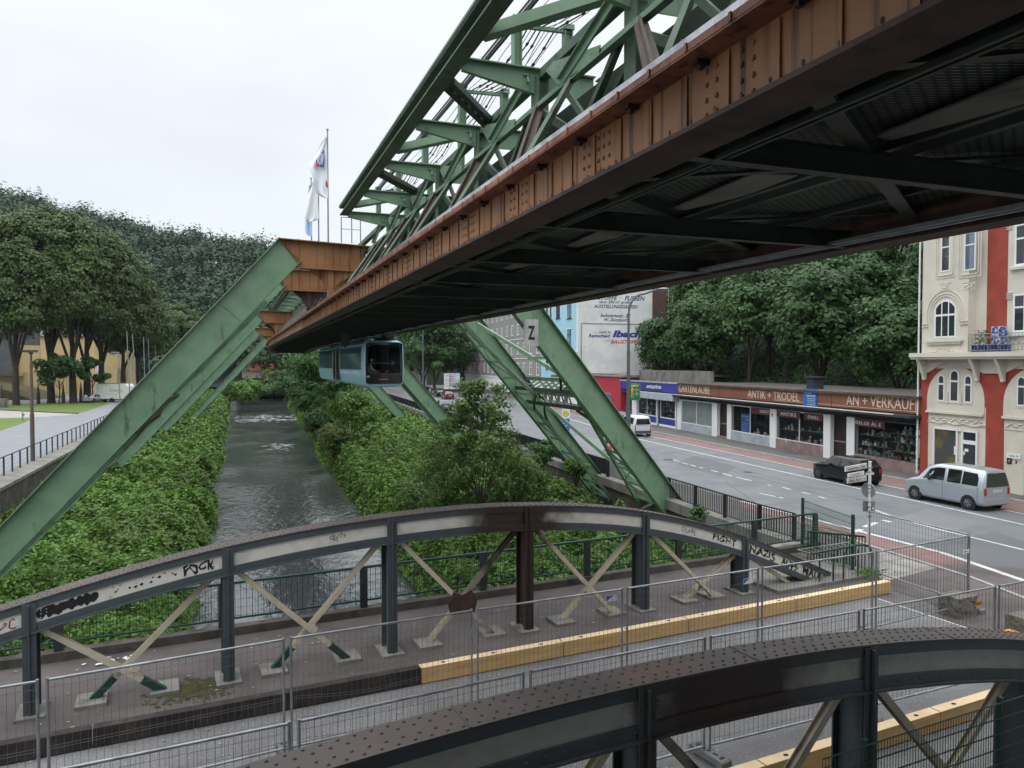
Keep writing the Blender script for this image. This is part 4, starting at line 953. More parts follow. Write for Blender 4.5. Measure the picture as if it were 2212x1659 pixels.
# supports
def support(sc,label,W,name='railway_support',detail=True,top=4.1):
    T=thing(name,label,'railway support',FT((5.5,sc,0)),'four legged green supports of the railway')
    def P(n,h,off): 
        return (n,sc+.22*(n-5.5)+off,h)
    SK=.22
    for plane in((0,W) if W else (0,)):
        sg=1 if plane==0 else -1
        for side in(0,1):
            f=(lambda n:n) if side==0 else (lambda n:11.5-n+.035*(1.4-n))
            hb=-10.4 if side==0 else -8.3
            L0=(1.4,top); 
            def at(u,w): # u drop, w inward perpendicular
                return (f(1.4-.872*u+.754*w),top-u-.657*w)
            U=top-hb
            wd=(lambda u:.95-.30*u/U) if side==0 else (lambda u:1.10)
            us=[0,2.5,5,8,11,U]
            def ppt(u,w,off): n,h=at(u,w); return P(n,h,plane+off)
            # front web
            mb=MB(FR)
            for off in(.18,.2):
                pass
            rings=[[ppt(u,0,.19),ppt(u,0,.21),ppt(u,wd(u),.21),ppt(u,wd(u),.19)] for u in us]; mb.loft(rings,sm=False)
            u=.5
            if detail:
                while u<U-.5:
                    for w_ in(.055,wd(u)-.055): mb.dome(ppt(u,w_,.19),(0,-1,0),.014,4)
                    u+=.24
                for q in range(5):
                    for r_ in range(7): mb.dome(ppt(2.3+q*.13,.12+r_*.11,.19),(0,-1,0),.016,5)
                a,b_=ppt(2.15,.05,.18),ppt(2.15,wd(2)-.03,.18); mb.beam(a,b_,.012,.012)
            mb.build('leg_web',M['green'],T)
            for w_ in(0,1):
                mb=MB(FR)
                rings=[]
                for u in us:
                    w0=0 if w_==0 else wd(u); t=-.03 if w_==0 else .03
                    rings.append([ppt(u,w0,-.0),ppt(u,w0,.42),ppt(u,w0+t,.42),ppt(u,w0+t,-.0)])
                mb.loft(rings,sm=False)
                if detail:
                    u=.4
                    while u<U-1: mb.dome(ppt(u,-.03 if w_==0 else wd(u)+.03,.05),(-.7,0,.6),.014,4); u+=.35
                mb.build('leg_flange',M['green'],T)
            # lattice chord on the inner edge, offset along the railway
            tie=top+1.05
            def lo(u):
                if W<5: return .55
                if u<tie: return .4+2.6*(u/tie)**2.2 if plane else .3
                k=(u-tie)/(U-tie); return .9+1.7*k if plane else .3+3.0*k
            U2=[.9+ (U-1.0)*q/14 for q in range(15)]
            mb=MB(FR)
            for a,b_ in zip(U2,U2[1:]): mb.beam(ppt(a,wd(a)-.1,.2+sg*lo(a)),ppt(b_,wd(b_)-.1,.2+sg*lo(b_)),.12,.16)
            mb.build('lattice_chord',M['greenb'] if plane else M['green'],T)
            mb=MB(FR)
            for q,(a,b_) in enumerate(zip(U2,U2[1:])):
                mb.beam(ppt(a,wd(a)-.05,.2+sg*.2),ppt(a,wd(a)-.05,.2+sg*lo(a)),.02,.13)
                mb.beam(ppt(a,wd(a)-.05,.2+sg*(.2 if q%2 else lo(a))),ppt(b_,wd(b_)-.05,.2+sg*(lo(b_) if q%2 else .2)),.02,.11)
            mb.build('lattice_bars',M['green'],T)
            # footing
            mb=MB(FR); c=ppt(U,.3,.2); mb.box((c[0]-.7,c[1]-.8,c[2]-1.2),(c[0]+.7,c[1]+.9,c[2]+.15)); mb.build('footing',M['conc'],T)
        mb=MB(FR)
        out=[(1.4,top),(9.6,top),(8.93,top-.88),(2.07,top-.88)]
        a=[P(n,h,plane+.19) for n,h in out]; b_=[P(n,h,plane+.21) for n,h in out]
        mb.add(a+b_,[(0,1,2,3),(7,6,5,4),(0,4,5,1),(1,5,6,2),(2,6,7,3),(3,7,4,0)])
        for h0,h1,x0,x1 in((top,top+.03,1.35,9.65),(top-.91,top-.88,2.07,8.93)):
            v=[P(x0,h0,plane-.02),P(x1,h0,plane-.02),P(x1,h0,plane+.44),P(x0,h0,plane+.44),P(x0,h1,plane-.02),P(x1,h1,plane-.02),P(x1,h1,plane+.44),P(x0,h1,plane+.44)]
            mb.add(v,[(3,2,1,0),(4,5,6,7),(0,1,5,4),(1,2,6,5),(2,3,7,6),(3,0,4,7)])
        mb.build('crossbeam',M['rust'],T)
        for n in(3.1,8.08):
            mb=MB(FR); c=P(n,0,plane); mb.box((n-.1,c[1]+.1,2.07),(n+.1,c[1]+.3,top-.91)); mb.box((n-.3,c[1]+.05,2.07),(n+.3,c[1]+.35,2.12))
            mb.prism([(n+.1,top-.91),(n+.9,top-.91),(n+.75,top-1.05),(n+.3,top-1.3),(n+.1,top-1.6)],c[1]+.19,c[1]+.21,1)
            mb.prism([(n-.1,top-.91),(n-.7,top-.91),(n-.55,top-1.05),(n-.25,top-1.3),(n-.1,top-1.6)],c[1]+.19,c[1]+.21,1)
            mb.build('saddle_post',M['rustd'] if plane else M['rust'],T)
    if W:
        for side in(0,1):
            f=(lambda n:n) if side==0 else (lambda n:11.5-n+.035*(1.4-n))
            def at(u,w): return (f(1.4-.872*u+.754*w),top-u-.657*w)
            def ppt(u,w,off): n,h=at(u,w); return P(n,h,off)
            tie=top+.75
            for j,(du) in enumerate((0,.75)):
                for ww in(.05,.8):
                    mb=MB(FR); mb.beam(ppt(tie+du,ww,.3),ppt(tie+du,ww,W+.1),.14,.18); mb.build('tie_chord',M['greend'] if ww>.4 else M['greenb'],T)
            mb=MB(FR); n=8
            for q in range(n):
                a=.9+(W-1.8)*q/n; b_=.9+(W-1.8)*(q+1)/n
                mb.beam(ppt(tie,.8,a),ppt(tie+.75,.8,b_),.05,.08); mb.beam(ppt(tie,.05,a),ppt(tie,.8,b_),.05,.08); mb.beam(ppt(tie,.05,a),ppt(tie+.75,.05,a),.06,.08)
            mb.build('tie_lattice',M['green'],T)
            for pl,sg in((0,1),(W,-1)):
                mb=MB(FR)
                for q in range(5):
                    k=q/5; mb.beam(ppt(tie-1.6+1.5*k,.75,pl+.2+sg*(.5+1.0*k*k*1.6)),ppt(tie-1.3+1.5*k,.75,pl+.2+sg*(.5+1.0*(k+.2)**2*1.6)),.10,.14)
                mb.build('haunch',M['greend'],T); mb=MB(FR)
                for q in range(5):
                    k=q/5
                    mb.beam(ppt(tie+2.4-1.5*k,.75,pl+.2+sg*(.5+1.0*k*k*1.6)),ppt(tie+2.1-1.5*k,.75,pl+.2+sg*(.5+1.0*(k+.2)**2*1.6)),.10,.14)
                mb.build('haunch',M['greend'],T)
            mb=MB(FR); mb.beam(ppt(1.8,.5,W-.5),ppt(tie+.1,.4,.7),.12,.16); mb.beam(ppt(tie+.9,.4,W-.7),ppt(11.0,.4,1.2),.12,.16); mb.build('long_brace',M['green'],T)
            mb=MB(FR); mb.beam(ppt(3.4,.7,.4),ppt(3.4,.7,W*.45),.05,.12); mb.beam(ppt(4.2,.7,.4),ppt(4.2,.7,W*.3),.05,.12); mb.build('cross_strut',M['green'],T)
    return T
S1=support(26.5,'near support of the railway, wide green legs, a white board on the right leg',8.0)
S2=support(62.0,'second railway support, seen past the train, slimmer green lattice legs',2.2,detail=False)
S3=support(92.0,'third railway support, under the train body toward the quay wall',2.2,detail=False)
S4=support(122,'farthest railway support, only its thin right leg showing left of the train',2.2,detail=False)
# Z board
fz=lambda x,y:None
def onleg(x,y):     # plane of near frame: s = 26.5+.22(n-5.5)
    d=ray(x,y); n0=.9367*d.x+.3501*d.y; s0=-.3501*d.x+.9367*d.y; k=(26.5-1.21)/(s0-.22*n0); return n0*k,CH+d.z*k-CH
nz0,hz0=onleg(1130,748); nz1,hz1=onleg(1157,691)
zb=MB(FR); sz=26.5+.22*((nz0+nz1)/2-5.5)
zb.box((nz0,sz-.22,hz0),(nz1,sz-.14,hz1)); zb.box((nz0+.1,sz-.14,hz0+.2),(nz1-.1,sz+.19,hz1-.2))
Zo=zb.build('marker_board',PM('weathered_board',(.42,.42,.42),(.30,.30,.30),2,6,st=(3,3,.6),rough=.8),None,'weathered grey board with a black Z on the right green leg','marker board')
lettering('Z',FR,lambda u,v,d:(u,sz-.22-d,v),nz0+(nz1-nz0)*.24,nz1-(nz1-nz0)*.24,hz0+(hz1-hz0)*.24,hz0+(hz1-hz0)*.76,INK,Zo,.006,'lettering',0,.03)
# flags on the support
def flagpole(x0,y0,x1,y1,Y,label,pole_r=.028):
    b0=ay(x0,y0,Y); t0=ay(x1,y1,Y); T=thing('flagpole',label,'flagpole',b0,'flagpoles on the railway support')
    mb=MB(); mb.tube(b0-Vector((0,0,.6)),Vector((b0.x,b0.y,t0.z)),pole_r*1.1,pole_r*.85,8); mb.tube((b0.x,b0.y,t0.z),(b0.x,b0.y,t0.z+.04),pole_r*1.6,None,8); mb.build('pole',M['galv'],T); return T,b0,t0
def flag(T,Y,outline,label,mat=None):
    # cloth: outline pixel rows (y,xl,xr,depth wave)
    mb=MB(); n=12; rows=[]
    for j,(y,xl,xr) in enumerate(outline):
        row=[]
        for i in range(n+1):
            q=i/n; p=ay(xl+(xr-xl)*q,y,Y+ .10*math.sin(q*9+j*.6)*(1-q)); row.append(p)
        rows.append(row)
    V=[p for r in rows for p in r]; k=n+1
    mb.add(V,[(j*k+i,j*k+i+1,(j+1)*k+i+1,(j+1)*k+i) for j in range(len(rows)-1) for i in range(n)],True)
    o=mb.build('flag',mat or M['flag'],T,label,fix=False); return o
F1,_,_=flagpole(709,517,706,281,25.6,'tallest flagpole with a flag printed blue and red')
flag(F1,25.55,[(296,704.5,706),(310,694,706),(326,686,706.5),(340,680,707),(352,670,707),(362,667.5,707),(375,672,707.5),(385,677,707.5),(394,677,707.5),(405,677,708),(418,678,708.3),(423,690,708.5),(428,703,708.5)],'white flag hanging from the tallest pole, blue letters at its top')
F2,_,_=flagpole(688.5,517,686,392,28.6,'middle flagpole, mostly behind white cloth')
flag(F2,28.5,[(392,676,679),(405,671,680),(415,667,683),(425,663.5,685.5),(440,661.5,687),(455,659,688),(470,657,689),(476,657.5,686),(478,660,676)],'plain white flag between the two other poles')
F3,_,_=flagpole(673,517,671,386,31.8,'short left flagpole with a narrow furled flag')
flag(F3,31.7,[(400,668,671),(430,664,671),(450,661,672),(470,660,673),(490,659,673.5),(503,660,674),(510,666,674)],'narrow furled flag with one red dot, leftmost',M['flagp'])
for (T_,Y_,pts,mat,nm) in((F1,25.42,[(697,327),(700.5,322),(701,345),(700,361),(693,361),(683,352),(682,346),(690,336)],M['flagb'],'print'),(F1,25.38,[(684,353),(689,352),(690.5,357),(687,361.5),(683,357)],M['red'],'print'),(F1,25.40,[(705,388),(708,398),(708,407),(703.5,402),(703,395)],M['red'],'print'),(F3,31.5,[(661,466),(667,467),(667.5,478),(660.5,478)],M['red'],'print')):
    mb=MB(); P=[ay(x,y,Y_) for x,y in pts]; mb.plate(P,(0,1,0),.01); mb.build(nm,mat,T_,fix=True)
a=ay(686,350,25.40); 
lettering('WSW',FW,lambda u,v,d:Vector(ay(u,v,25.41-d)),685,700,357,330,M['flag'],F1,.006,'lettering',.5,.02)
# work platform rails above crossbeam
mb=MB(FR)
for n in(4.35,4.7,5.0): mb.tube((n-.9,25.9,4.13),(n-.9,25.9,5.0),.02,None,5)
mb.tube((3.45,25.9,5.0),(4.1,25.9,5.0),.015,None,5); mb.tube((3.45,25.9,4.6),(4.1,25.9,4.6),.012,None,5)
mb.build('guard_rail',M['galv'],S1)
# ---------------------------------------------------------------- train
TR=thing('suspended_train','light blue suspended train hanging under the right rail','train',FT((7.8,41.2,5.1)))
tn=7.8; t0,t1=41.2,65.0
def sect(s,k=1.0,lift=0):
    pts=[(-.72,5.08),(.72,5.08),(.92,5.14),(1.02,5.28),(1.10,5.75),(1.12,6.2),(1.11,7.0),(1.07,7.42),(.98,7.60),(.80,7.68),(-.80,7.68),(-.98,7.60),(-1.07,7.42),(-1.11,7.0),(-1.12,6.2),(-1.10,5.75),(-1.02,5.28),(-.92,5.14)]
    return [(tn+x*k,s,6.4+(z-6.4)*k+lift) for x,z in pts]
def shell(a,b_): mb=MB(FT); mb.loft([sect(a+(b_-a)*i/6) for i in range(7)],caps=False); return mb
mb=MB(FT); mb.loft([sect(t0,.94),sect(t0+.03,.97),sect(t0+.10,.99),sect(t0+.3),sect(45),sect(48),sect(51.4)],caps=False); mb.build('front_body',M['traincar'],TR)
mb=shell(51.9,64.8); mb.loft([sect(64.8),sect(64.9,.98)]); mb.build('rear_body',M['traincar'],TR)
mb=MB(FT); mb.loft([sect(51.4,1.012),sect(51.75,1.012)],caps=False); mb.loft([sect(55.0,1.012),sect(55.5,1.012)],caps=False); mb.build('door_frame',M['galv'],TR)
mb=MB(FT); mb.box((tn-1.132,51.8,5.25),(tn-1.10,54.95,7.45)); mb.build('door_panel',M['tint'],TR)
mb=MB(FT); mb.box((tn-1.14,53.3,5.25),(tn-1.132,53.55,7.45)); mb.build('door_post',M['galv'],TR)
gl=glassmat('train_side_glass',(.015,.035,.03),.04,.45)
for a,b_,nm in((42.3,51.2,1),(55.7,64.5,2)):
    for sx in(-1,1):
        mb=MB(FT); rg=[[(tn+sx*1.112,s,6.03),(tn+sx*1.127,s,6.03),(tn+sx*1.122,s,7.0),(tn+sx*1.09,s,7.33),(tn+sx*1.07,s,7.33),(tn+sx*1.10,s,7.0)] for s in(a,(a+b_)/2,b_)]
        mb.loft(rg,sm=False); mb.build('side_window',gl,TR)
mb=MB(FT); rg=[[(tn-1.09,s,7.34),(tn-.985,s,7.61),(tn-.96,s,7.60),(tn-1.06,s,7.34)] for s in(42.0,46,51.3)]; mb.loft(rg,sm=False); rg=[[(tn-1.09,s,7.34),(tn-.985,s,7.61),(tn-.96,s,7.60),(tn-1.06,s,7.34)] for s in(55.6,60,64.5)]; mb.loft(rg,sm=False); mb.build('roof_side_reflection',M['greend'],TR)  # dark green strip paints a reflection onto the roof side
# rear face: black frame with clear glass
def rr(w,z0,z1,r,n=5):
    P=[]
    for cx,cz,a0 in((w-r,z1-r,0),(-w+r,z1-r,90),(-w+r,z0+r,180),(w-r,z0+r,270)):
        for i in range(n+1): a=R(a0+90*i/n); P.append((cx+r*math.cos(a),cz+r*math.sin(a)))
    return P
o1=rr(1.02,5.26,7.56,.16); o2=rr(.90,5.86,7.44,.10); n_=len(o1)
sf=t0-.015
mb=MB(FT); V=[(tn+x,sf,z) for x,z in o1]+[(tn+x,sf,z) for x,z in o2]+[(tn+x,sf+.04,z) for x,z in o2]+[(tn+x,sf+.06,z) for x,z in o1]
mb.add(V,[(i,(i+1)%n_,(i+1)%n_+n_,i+n_) for i in range(n_)]+[(i+n_,(i+1)%n_+n_,(i+1)%n_+2*n_,i+2*n_) for i in range(n_)]+[(i,(i+1)%n_,(i+1)%n_+3*n_,i+3*n_) for i in range(n_)])
mb.build('window_surround',PM('gloss_black',(.01,.01,.011),rough=.12,coat=.5),TR)
mb=MB(FT); mb.add([(tn+x,sf+.02,z) for x,z in o2],[tuple(range(n_))]); mb.build('rear_window',glassmat('rear_glass',(.02,.02,.02),.03,.9),TR,fix=False)
o3=rr(1.06,5.14,7.63,.22); mb=MB(FT); V=[(tn+x*.985,t0+.03,z) for x,z in o3]+[(tn+x,sf+.045,z) for x,z in o1]; mb.add(V,[(i,(i+1)%n_,(i+1)%n_+n_,i+n_) for i in range(n_)]); mb.build('end_ring',M['traincar'],TR)
mb=MB(FT); mb.box((tn-.30,sf-.012,5.50),(tn+.22,sf-.002,5.53)); 
lm,nt,out=nodes('red_tail_light'); em=nt.nodes.new('ShaderNodeEmission'); em.inputs[0].default_value=(.75,.12,.11,1); em.inputs[1].default_value=.6; nt.links.new(em.outputs[0],out.inputs[0]); mb.build('tail_light',lm,TR)
mb=MB(FT); mb.box((tn-.98,sf-.008,5.62),(tn-.83,sf-.002,5.72)); o=mb.build('number_plate',M['plate'],TR); lettering('06',FT,lambda u,v,d:(u,sf-.008-d,v),tn-.95,tn-.86,5.64,5.70,INK,o,.003)
mb=MB(FT); mb.box((tn-.95,t0+.1,5.3),(tn+.95,51,5.36)); mb.build('floor',M['plast'],TR)
mb=MB(FT); mb.box((tn-1.0,51.0,5.3),(tn+1.0,51.05,7.55)); mb.build('bulkhead',M['plast'],TR)
mb=MB(FT)
mb.tube((tn-.9,t0+.35,6.42),(tn+.9,t0+.35,6.42),.018,None,6); 
for x,s in((-.35,42.3),(.5,42.6),(-.2,44),(.3,45.5)): mb.tube((tn+x,s,5.36),(tn+x,s,7.5),.018,None,6)
mb.tube((tn+.35,42.2,6.7),(tn+.8,42.0,5.9),.03,None,6); mb.build('grab_rails',M['galv'],TR)
mb=MB(FT)
for x,s in((-.62,41.75),(.62,41.75),(-.62,43.6),(.62,43.6)): mb.box((tn+x-.24,s,5.75),(tn+x+.24,s+.45,5.84)); mb.box((tn+x-.24,s+.42,5.84),(tn+x+.24,s+.5,6.35)); mb.box((tn+x-.1,s+.1,5.36),(tn+x+.1,s+.35,5.75))
mb.build('seats',M['dcloth'],TR)
mb=MB(FT)
for s in(42.4,50.2,56.8,63.4):
    mb.box((tn-.3,s-.5,7.69),(tn+.55,s+.5,7.86)); mb.box((tn+.05,s-.22,7.86),(tn+.35,s+.22,8.0)); mb.beam((tn+.6,s,7.8),(tn+.75,s,8.5),.12,.35); mb.beam((tn+.75,s,8.5),(tn+.3,s,8.62),.35,.12)
    for q in range(7): mb.box((tn+.2+.08*q,s-.62,7.7),(tn+.25+.08*q,s-.5,7.76+.02*(q%3)))
mb.build('hanger_bogie',M['black'],TR)
mb=MB(FT); mb.tube((tn+1.13,t0+.5,7.2),(tn+1.35,t0+.15,7.2),.02,None,5); mb.box((tn+1.27,t0+.05,6.6),(tn+1.45,t0+.15,7.0)); mb.build('wing_mirror',M['black'],TR)
# ---------------------------------------------------------------- figures
def figure(name,label,joints,edges,mats,loc,rz,head,extra=None,group=None):
    """continuous skinned body; clothing zones are separate garment meshes over it"""
    T=thing(name,label,'person',(0,0,0),group)
    def skin(nm,J,E,mat):
        me=bpy.data.meshes.new(nm); keys=list(J); me.from_pydata([J[k][0] for k in keys],[(keys.index(a),keys.index(b_)) for a,b_ in E],[])
        o=bpy.data.objects.new(nm,me); COL.objects.link(o); o.modifiers.new('skin','SKIN'); sv=me.skin_vertices[0].data
        for i,k in enumerate(keys): sv[i].radius=(J[k][1],J[k][2] if len(J[k])>2 else J[k][1]); sv[i].use_root=(i==0)
        sb=o.modifiers.new('sub','SUBSURF'); sb.levels=1; sb.render_levels=1
        dg=bpy.context.evaluated_depsgraph_get(); m2=bpy.data.meshes.new_from_object(o.evaluated_get(dg)); o.modifiers.clear(); o.data=m2
        m2.materials.clear(); m2.materials.append(mat); m2.polygons.foreach_set('use_smooth',[True]*len(m2.polygons)); o.parent=T; ORG[o.name]=Vector((0,0,0)); return o
    for nm,ks,mat,kk in mats:
        J={k:(joints[k][0],joints[k][1]*kk) for k in ks}; E=[(a,b_) for a,b_ in edges if a in J and b_ in J]; skin(nm,J,E,mat)
    hc,hm=head; mb=MB(); mb.ell(hc,(.078,.095,.115),12,9); mb.ell((hc[0],hc[1]-.095,hc[2]-.01),(.015,.02,.022),6,4)
    for sx in(-1,1): mb.ell((hc[0]+sx*.08,hc[1],hc[2]-.01),(.012,.025,.035),6,4)
    mb.build('head',M['skin'],T)
    mb=MB(); mb.ell((hc[0],hc[1]+.012,hc[2]+.03),(.086,.10,.10),12,7); mb.build('hair',hm,T)
    mb=MB()
    for sx in(-1,1): mb.ell((hc[0]+sx*.032,hc[1]-.088,hc[2]+.005),(.012,.008,.008),6,4)
    mb.ell((hc[0],hc[1]-.09,hc[2]-.05),(.022,.008,.006),6,4); mb.build('face',M['black'],T)
    T.location=loc; T.rotation_euler=(0,0,rz); return T
def sitting():
    J={'pelvis':((0,.02,.52),.13),'chest':((0,.06,.85),.15),'neck':((0,.03,1.08),.06),'nk2':((0,.0,1.15),.05)}
    E=[('pelvis','chest'),('chest','neck'),('neck','nk2')]
    for s,t in((-1,'l'),(1,'r')):
        J.update({t+'hip':((s*.10,0,.50),.09),t+'knee':((s*.13,-.42,.50),.065),t+'ank':((s*.13,-.44,.1),.045),t+'toe':((s*.13,-.58,.04),.04),
          t+'sh':((s*.19,.05,1.0),.065),t+'elb':((s*.24,-.05,.74),.05),t+'wr':((s*.12,-.28,.66),.035),t+'hand':((s*.08,-.36,.62),.03)})
        E+=[('pelvis',t+'hip'),(t+'hip',t+'knee'),(t+'knee',t+'ank'),(t+'ank',t+'toe'),('chest',t+'sh'),(t+'sh',t+'elb'),(t+'elb',t+'wr'),(t+'wr',t+'hand')]
        for i in range(4):
            f=t+'f%d'%i; J[f]=((s*(.05+.018*i),-.43-.01*(i%2),.605),.009); E.append((t+'hand',f))
        J[t+'th']=((s*.045,-.38,.64),.010); E.append((t+'hand',t+'th'))
    return J,E
def clothes(J,bodymat,shirt,trous):
    top=[k for k in J if k in('pelvis','chest') or k.endswith(('sh','elb','wr'))]; leg=[k for k in J if k=='pelvis' or k.endswith(('hip','knee','ank'))]
    return [('body',list(J),bodymat,.93),('jacket',top,shirt,1.12),('trousers',leg,trous,1.12)]
J,E_=sitting()
p=FT((tn-.60,41.95,5.30)); figure('person','seated passenger in beige jacket and trousers behind the train window',J,E_,clothes(J,M['skin'],M['beige'],M['beige']),p,R(20.5)+R(75),((0,-.02,1.25),M['beige']))
p=FT((tn+.62,42.0,5.30)); figure('person','seated passenger in dark clothes at the right of the train window',J,E_,clothes(J,M['skin'],M['dcloth'],M['dcloth']),p,R(20.5)-R(80),((0,-.02,1.25),M['dcloth']))
def standing(w=1):
    J={'pelvis':((0,.0,.95),.13),'waist':((0,.01,1.12),.125),'chest':((0,.02,1.32),.15),'neck':((0,.02,1.49),.055),'nk2':((0,.0,1.55),.05)}
    E=[('pelvis','waist'),('waist','chest'),('chest','neck'),('neck','nk2')]
    for s,t in((-1,'l'),(1,'r')):
        st=s*.12*w
        J.update({t+'hip':((s*.10,0,.88),.09),t+'knee':((s*.11,-.03+st*.6,.48),.062),t+'ank':((s*.10,st,.09),.042),t+'toe':((s*.11,st-.14,.035),.035),
          t+'sh':((s*.19,.02,1.42),.06),t+'elb':((s*.24,.04-st*.5,1.14),.045),t+'wr':((s*.24,-.06-st,.90),.033),t+'hand':((s*.24,-.09-st,.82),.028)})
        E+=[('pelvis',t+'hip'),(t+'hip',t+'knee'),(t+'knee',t+'ank'),(t+'ank',t+'toe'),('chest',t+'sh'),(t+'sh',t+'elb'),(t+'elb',t+'wr'),(t+'wr',t+'hand')]
        for i in range(4):
            f=t+'f%d'%i; J[f]=((s*.235,-.115-st+.018*i,.74-.008*(i%2)),.009); E.append((t+'hand',f))
        J[t+'th']=((s*.22,-.13-st,.79),.010); E.append((t+'hand',t+'th'))
    return J,E
J,E_=standing(); pc=ay(1312,975,44.5); 
PP=figure('person','pedestrian in white shirt with a red backpack behind the railing',J,E_,[('body',list(J),M['skin'],.93),('shirt',[k for k in J if k in('pelvis','waist','chest') or k.endswith(('sh','elb'))],M['white'],1.22),('trousers',[k for k in J if k=='pelvis' or k.endswith(('hip','knee','ank'))],M['dcloth'],1.12)],(pc.x,pc.y,0),R(200),((0,-.02,1.66),M['dcloth']))
mb=MB(); mb.ell((0,.24,1.25),(.17,.13,.25),10,8); o=mb.build('backpack',M['red'],PP)
# ================================================================ street side: railing, furniture
def railing(label,pts,z0,h,mat,post_d,bar_d,name='street_railing',pmat=None,bars=True,meshz=None,pw=.05,bw=.016):
    T=thing(name,label,'railing',(*pts[0][:2],z0)); rails=MB();bm=MB()
    for (x0,y0),(x1,y1) in zip(pts,pts[1:]):
        a=Vector((x0,y0,0));b_=Vector((x1,y1,0));L_=(b_-a).length;d=(b_-a)/L_
        rails.beam(a+Vector((0,0,z0+h)),b_+Vector((0,0,z0+h)),.06,.045)
        if bars: rails.beam(a+Vector((0,0,z0+.1)),b_+Vector((0,0,z0+.1)),.03,.03)
        n=max(1,round(L_/post_d))
        for i in range(n):
            p=a+d*(L_*i/n); mb=MB(); mb.beam(p+Vector((0,0,z0)),p+Vector((0,0,z0+h)),pw,pw*1.6,d)
            if len([c for c in T.children if c.name.startswith('post')])<95: mb.build('post',pmat or mat,T)
        if bars:
            k=int(L_/bar_d)
            for i in range(k):
                p=a+d*(i+.5)*bar_d; bm.beam(p+Vector((0,0,z0+.1)),p+Vector((0,0,z0+h-.02)),bw,bw)
    rails.build('rails',mat,T)
    if bars and bm.v: bm.build('bars',mat,T)
    if meshz:
        w=MB()
        for (x0,y0),(x1,y1) in zip(pts,pts[1:]):
            for z in meshz: w.beam((x0,y0,z0+z),(x1,y1,z0+z),.008,.008)
        w.build('wires',pmat or mat,T)
    return T
def off(pts,o):
    r=[]
    for i,p in enumerate(pts):
        a=Vector(pts[max(0,i-1)]);b_=Vector(pts[min(len(pts)-1,i+1)]); d=(b_-a).normalized(); r.append((p[0]+d.y*o,p[1]-d.x*o))
    return r
RP=off(RW[2:],.18)
railing('near stretch of black vertical bar railing beside the street',[RP[0],RP[1],((RP[1][0]+RP[2][0])/2,(RP[1][1]+RP[2][1])/2)],.1,.95,M['brail'],2.2,.135,bw=.03,pw=.09)
railing('far stretch of black railing along the street above the river wall',[((RP[1][0]+RP[2][0])/2,(RP[1][1]+RP[2][1])/2)]+RP[2:5],.1,.95,M['brail'],3.2,.26,bw=.10,pw=.12)
LP=[flat((-12.1,s)) for s in(5,30,60,100,140,180,240)]
railing('dark blue post and wire railing along the park promenade',[(p.x,p.y) for p in [lin(-12.1,s) for s in(5,30,60,100,140)]],.16,1.05,M['bluerail'],1.65,1,bars=False,meshz=(.2,.4,.6,.8),pw=.07)
# graffiti on left wall
mb=MB(lambda p:lin(*p)); 
for q in([(-1.2,-.35),(-.95,-.3),(-.6,-1.25),(-.75,-1.35)],[(-.6,-1.3),(-.45,-1.25),(-.1,-.35),(-.3,-.3)],[(.0,-.4),(.2,-.35),(.6,-1.2),(.35,-1.25)],[(.1,-.9),(.45,-.85),(.45,-1.0),(.1,-1.05)]):
    s0=23.8; mb.plate([(LWn+.005,s0+a*1.3,b_) for a,b_ in q],(1,0,0),.004)
mb.build('wall_graffiti',M['white'],None,'white painted letters on the quay wall beside the green leg','graffiti')
def lamp(base,h,label,r0=.16,r1=.08,arm=None,double=0,mat=None,zstep=3.2):
    T=thing('street_lamp',label,'street lamp',base); b=Vector(base); mb=MB(); mat=mat or M['lamp']
    mb.tube(b,b+Vector((0,0,zstep)),r0,r0*.95,12); mb.tube(b+Vector((0,0,zstep)),b+Vector((0,0,zstep*2)),r0*.75,r0*.65,12)
    mb.tube(b+Vector((0,0,zstep)),b+Vector((0,0,zstep+.06)),r0*1.05,None,12)
    mb.build('lower_pole',mat,T); mb=MB(); top=b+Vector((0,0,h))
    mb.tube(b+Vector((0,0,zstep*2)),top,r0*.55,r1,10)
    mb.tube(b+Vector((0,0,zstep*2)),b+Vector((0,0,zstep*2+.05)),r0*.8,None,12)
    if arm is not None:
        a=Vector(arm); pts=[top+Vector((a.x*(1-math.cos(t)),a.y*(1-math.cos(t)),1.3*math.sin(t))) for t in[PI/2*i/7 for i in range(8)]]+[top+Vector((a.x*2,a.y*2,1.65))]
        mb.path(pts,r1*.9,8); e=pts[-1]; mb.build('arm',mat,T)
        mb=MB(); mb.ell(e+a.normalized()*.35,(.38,.38,.10),10,6); mb.build('lamp_head',M['galv'],T)
    else: mb.build('upper_pole',mat,T)
    return T,top
b=ay(1357,900,48); l1,_=lamp((b.x,b.y,0),9.6,'tall grey curved street lamp in front of the painted gable',.165,.075,(1.0,.25,0),zstep=3.55)
mb=MB(); bb=Vector((b.x,b.y,0))
for z in(1.0,1.35,1.42,1.9,2.3): mb.tube(bb+Vector((0,0,z)),bb+Vector((0,0,z+.03)),.175,None,12)
mb.build('clamp_bands',M['galv'],l1)
b=ay(914,850,100); lamp((b.x,b.y,0),10.7,'tall grey curved street lamp right of the train',.17,.08,(1.6,.3,0),zstep=3.3)
b=ay(1210,850,95); 
b=gp(71,1001); LL,top=lamp((b.x,b.y,0),7.1,'promenade lamp post with a flat dark head at left',.13,.06,zstep=3.1,mat=PM('brown_lamp_post',(.10,.075,.06),rough=.6))
mb=MB(); mb.box((b.x-.45,b.y-.15,7.1),(b.x+.35,b.y+.15,7.25)); mb.tube((b.x,b.y,7.0),(b.x,b.y,7.12),.12,None,8); mb.build('lamp_head',M['fascia'],LL)
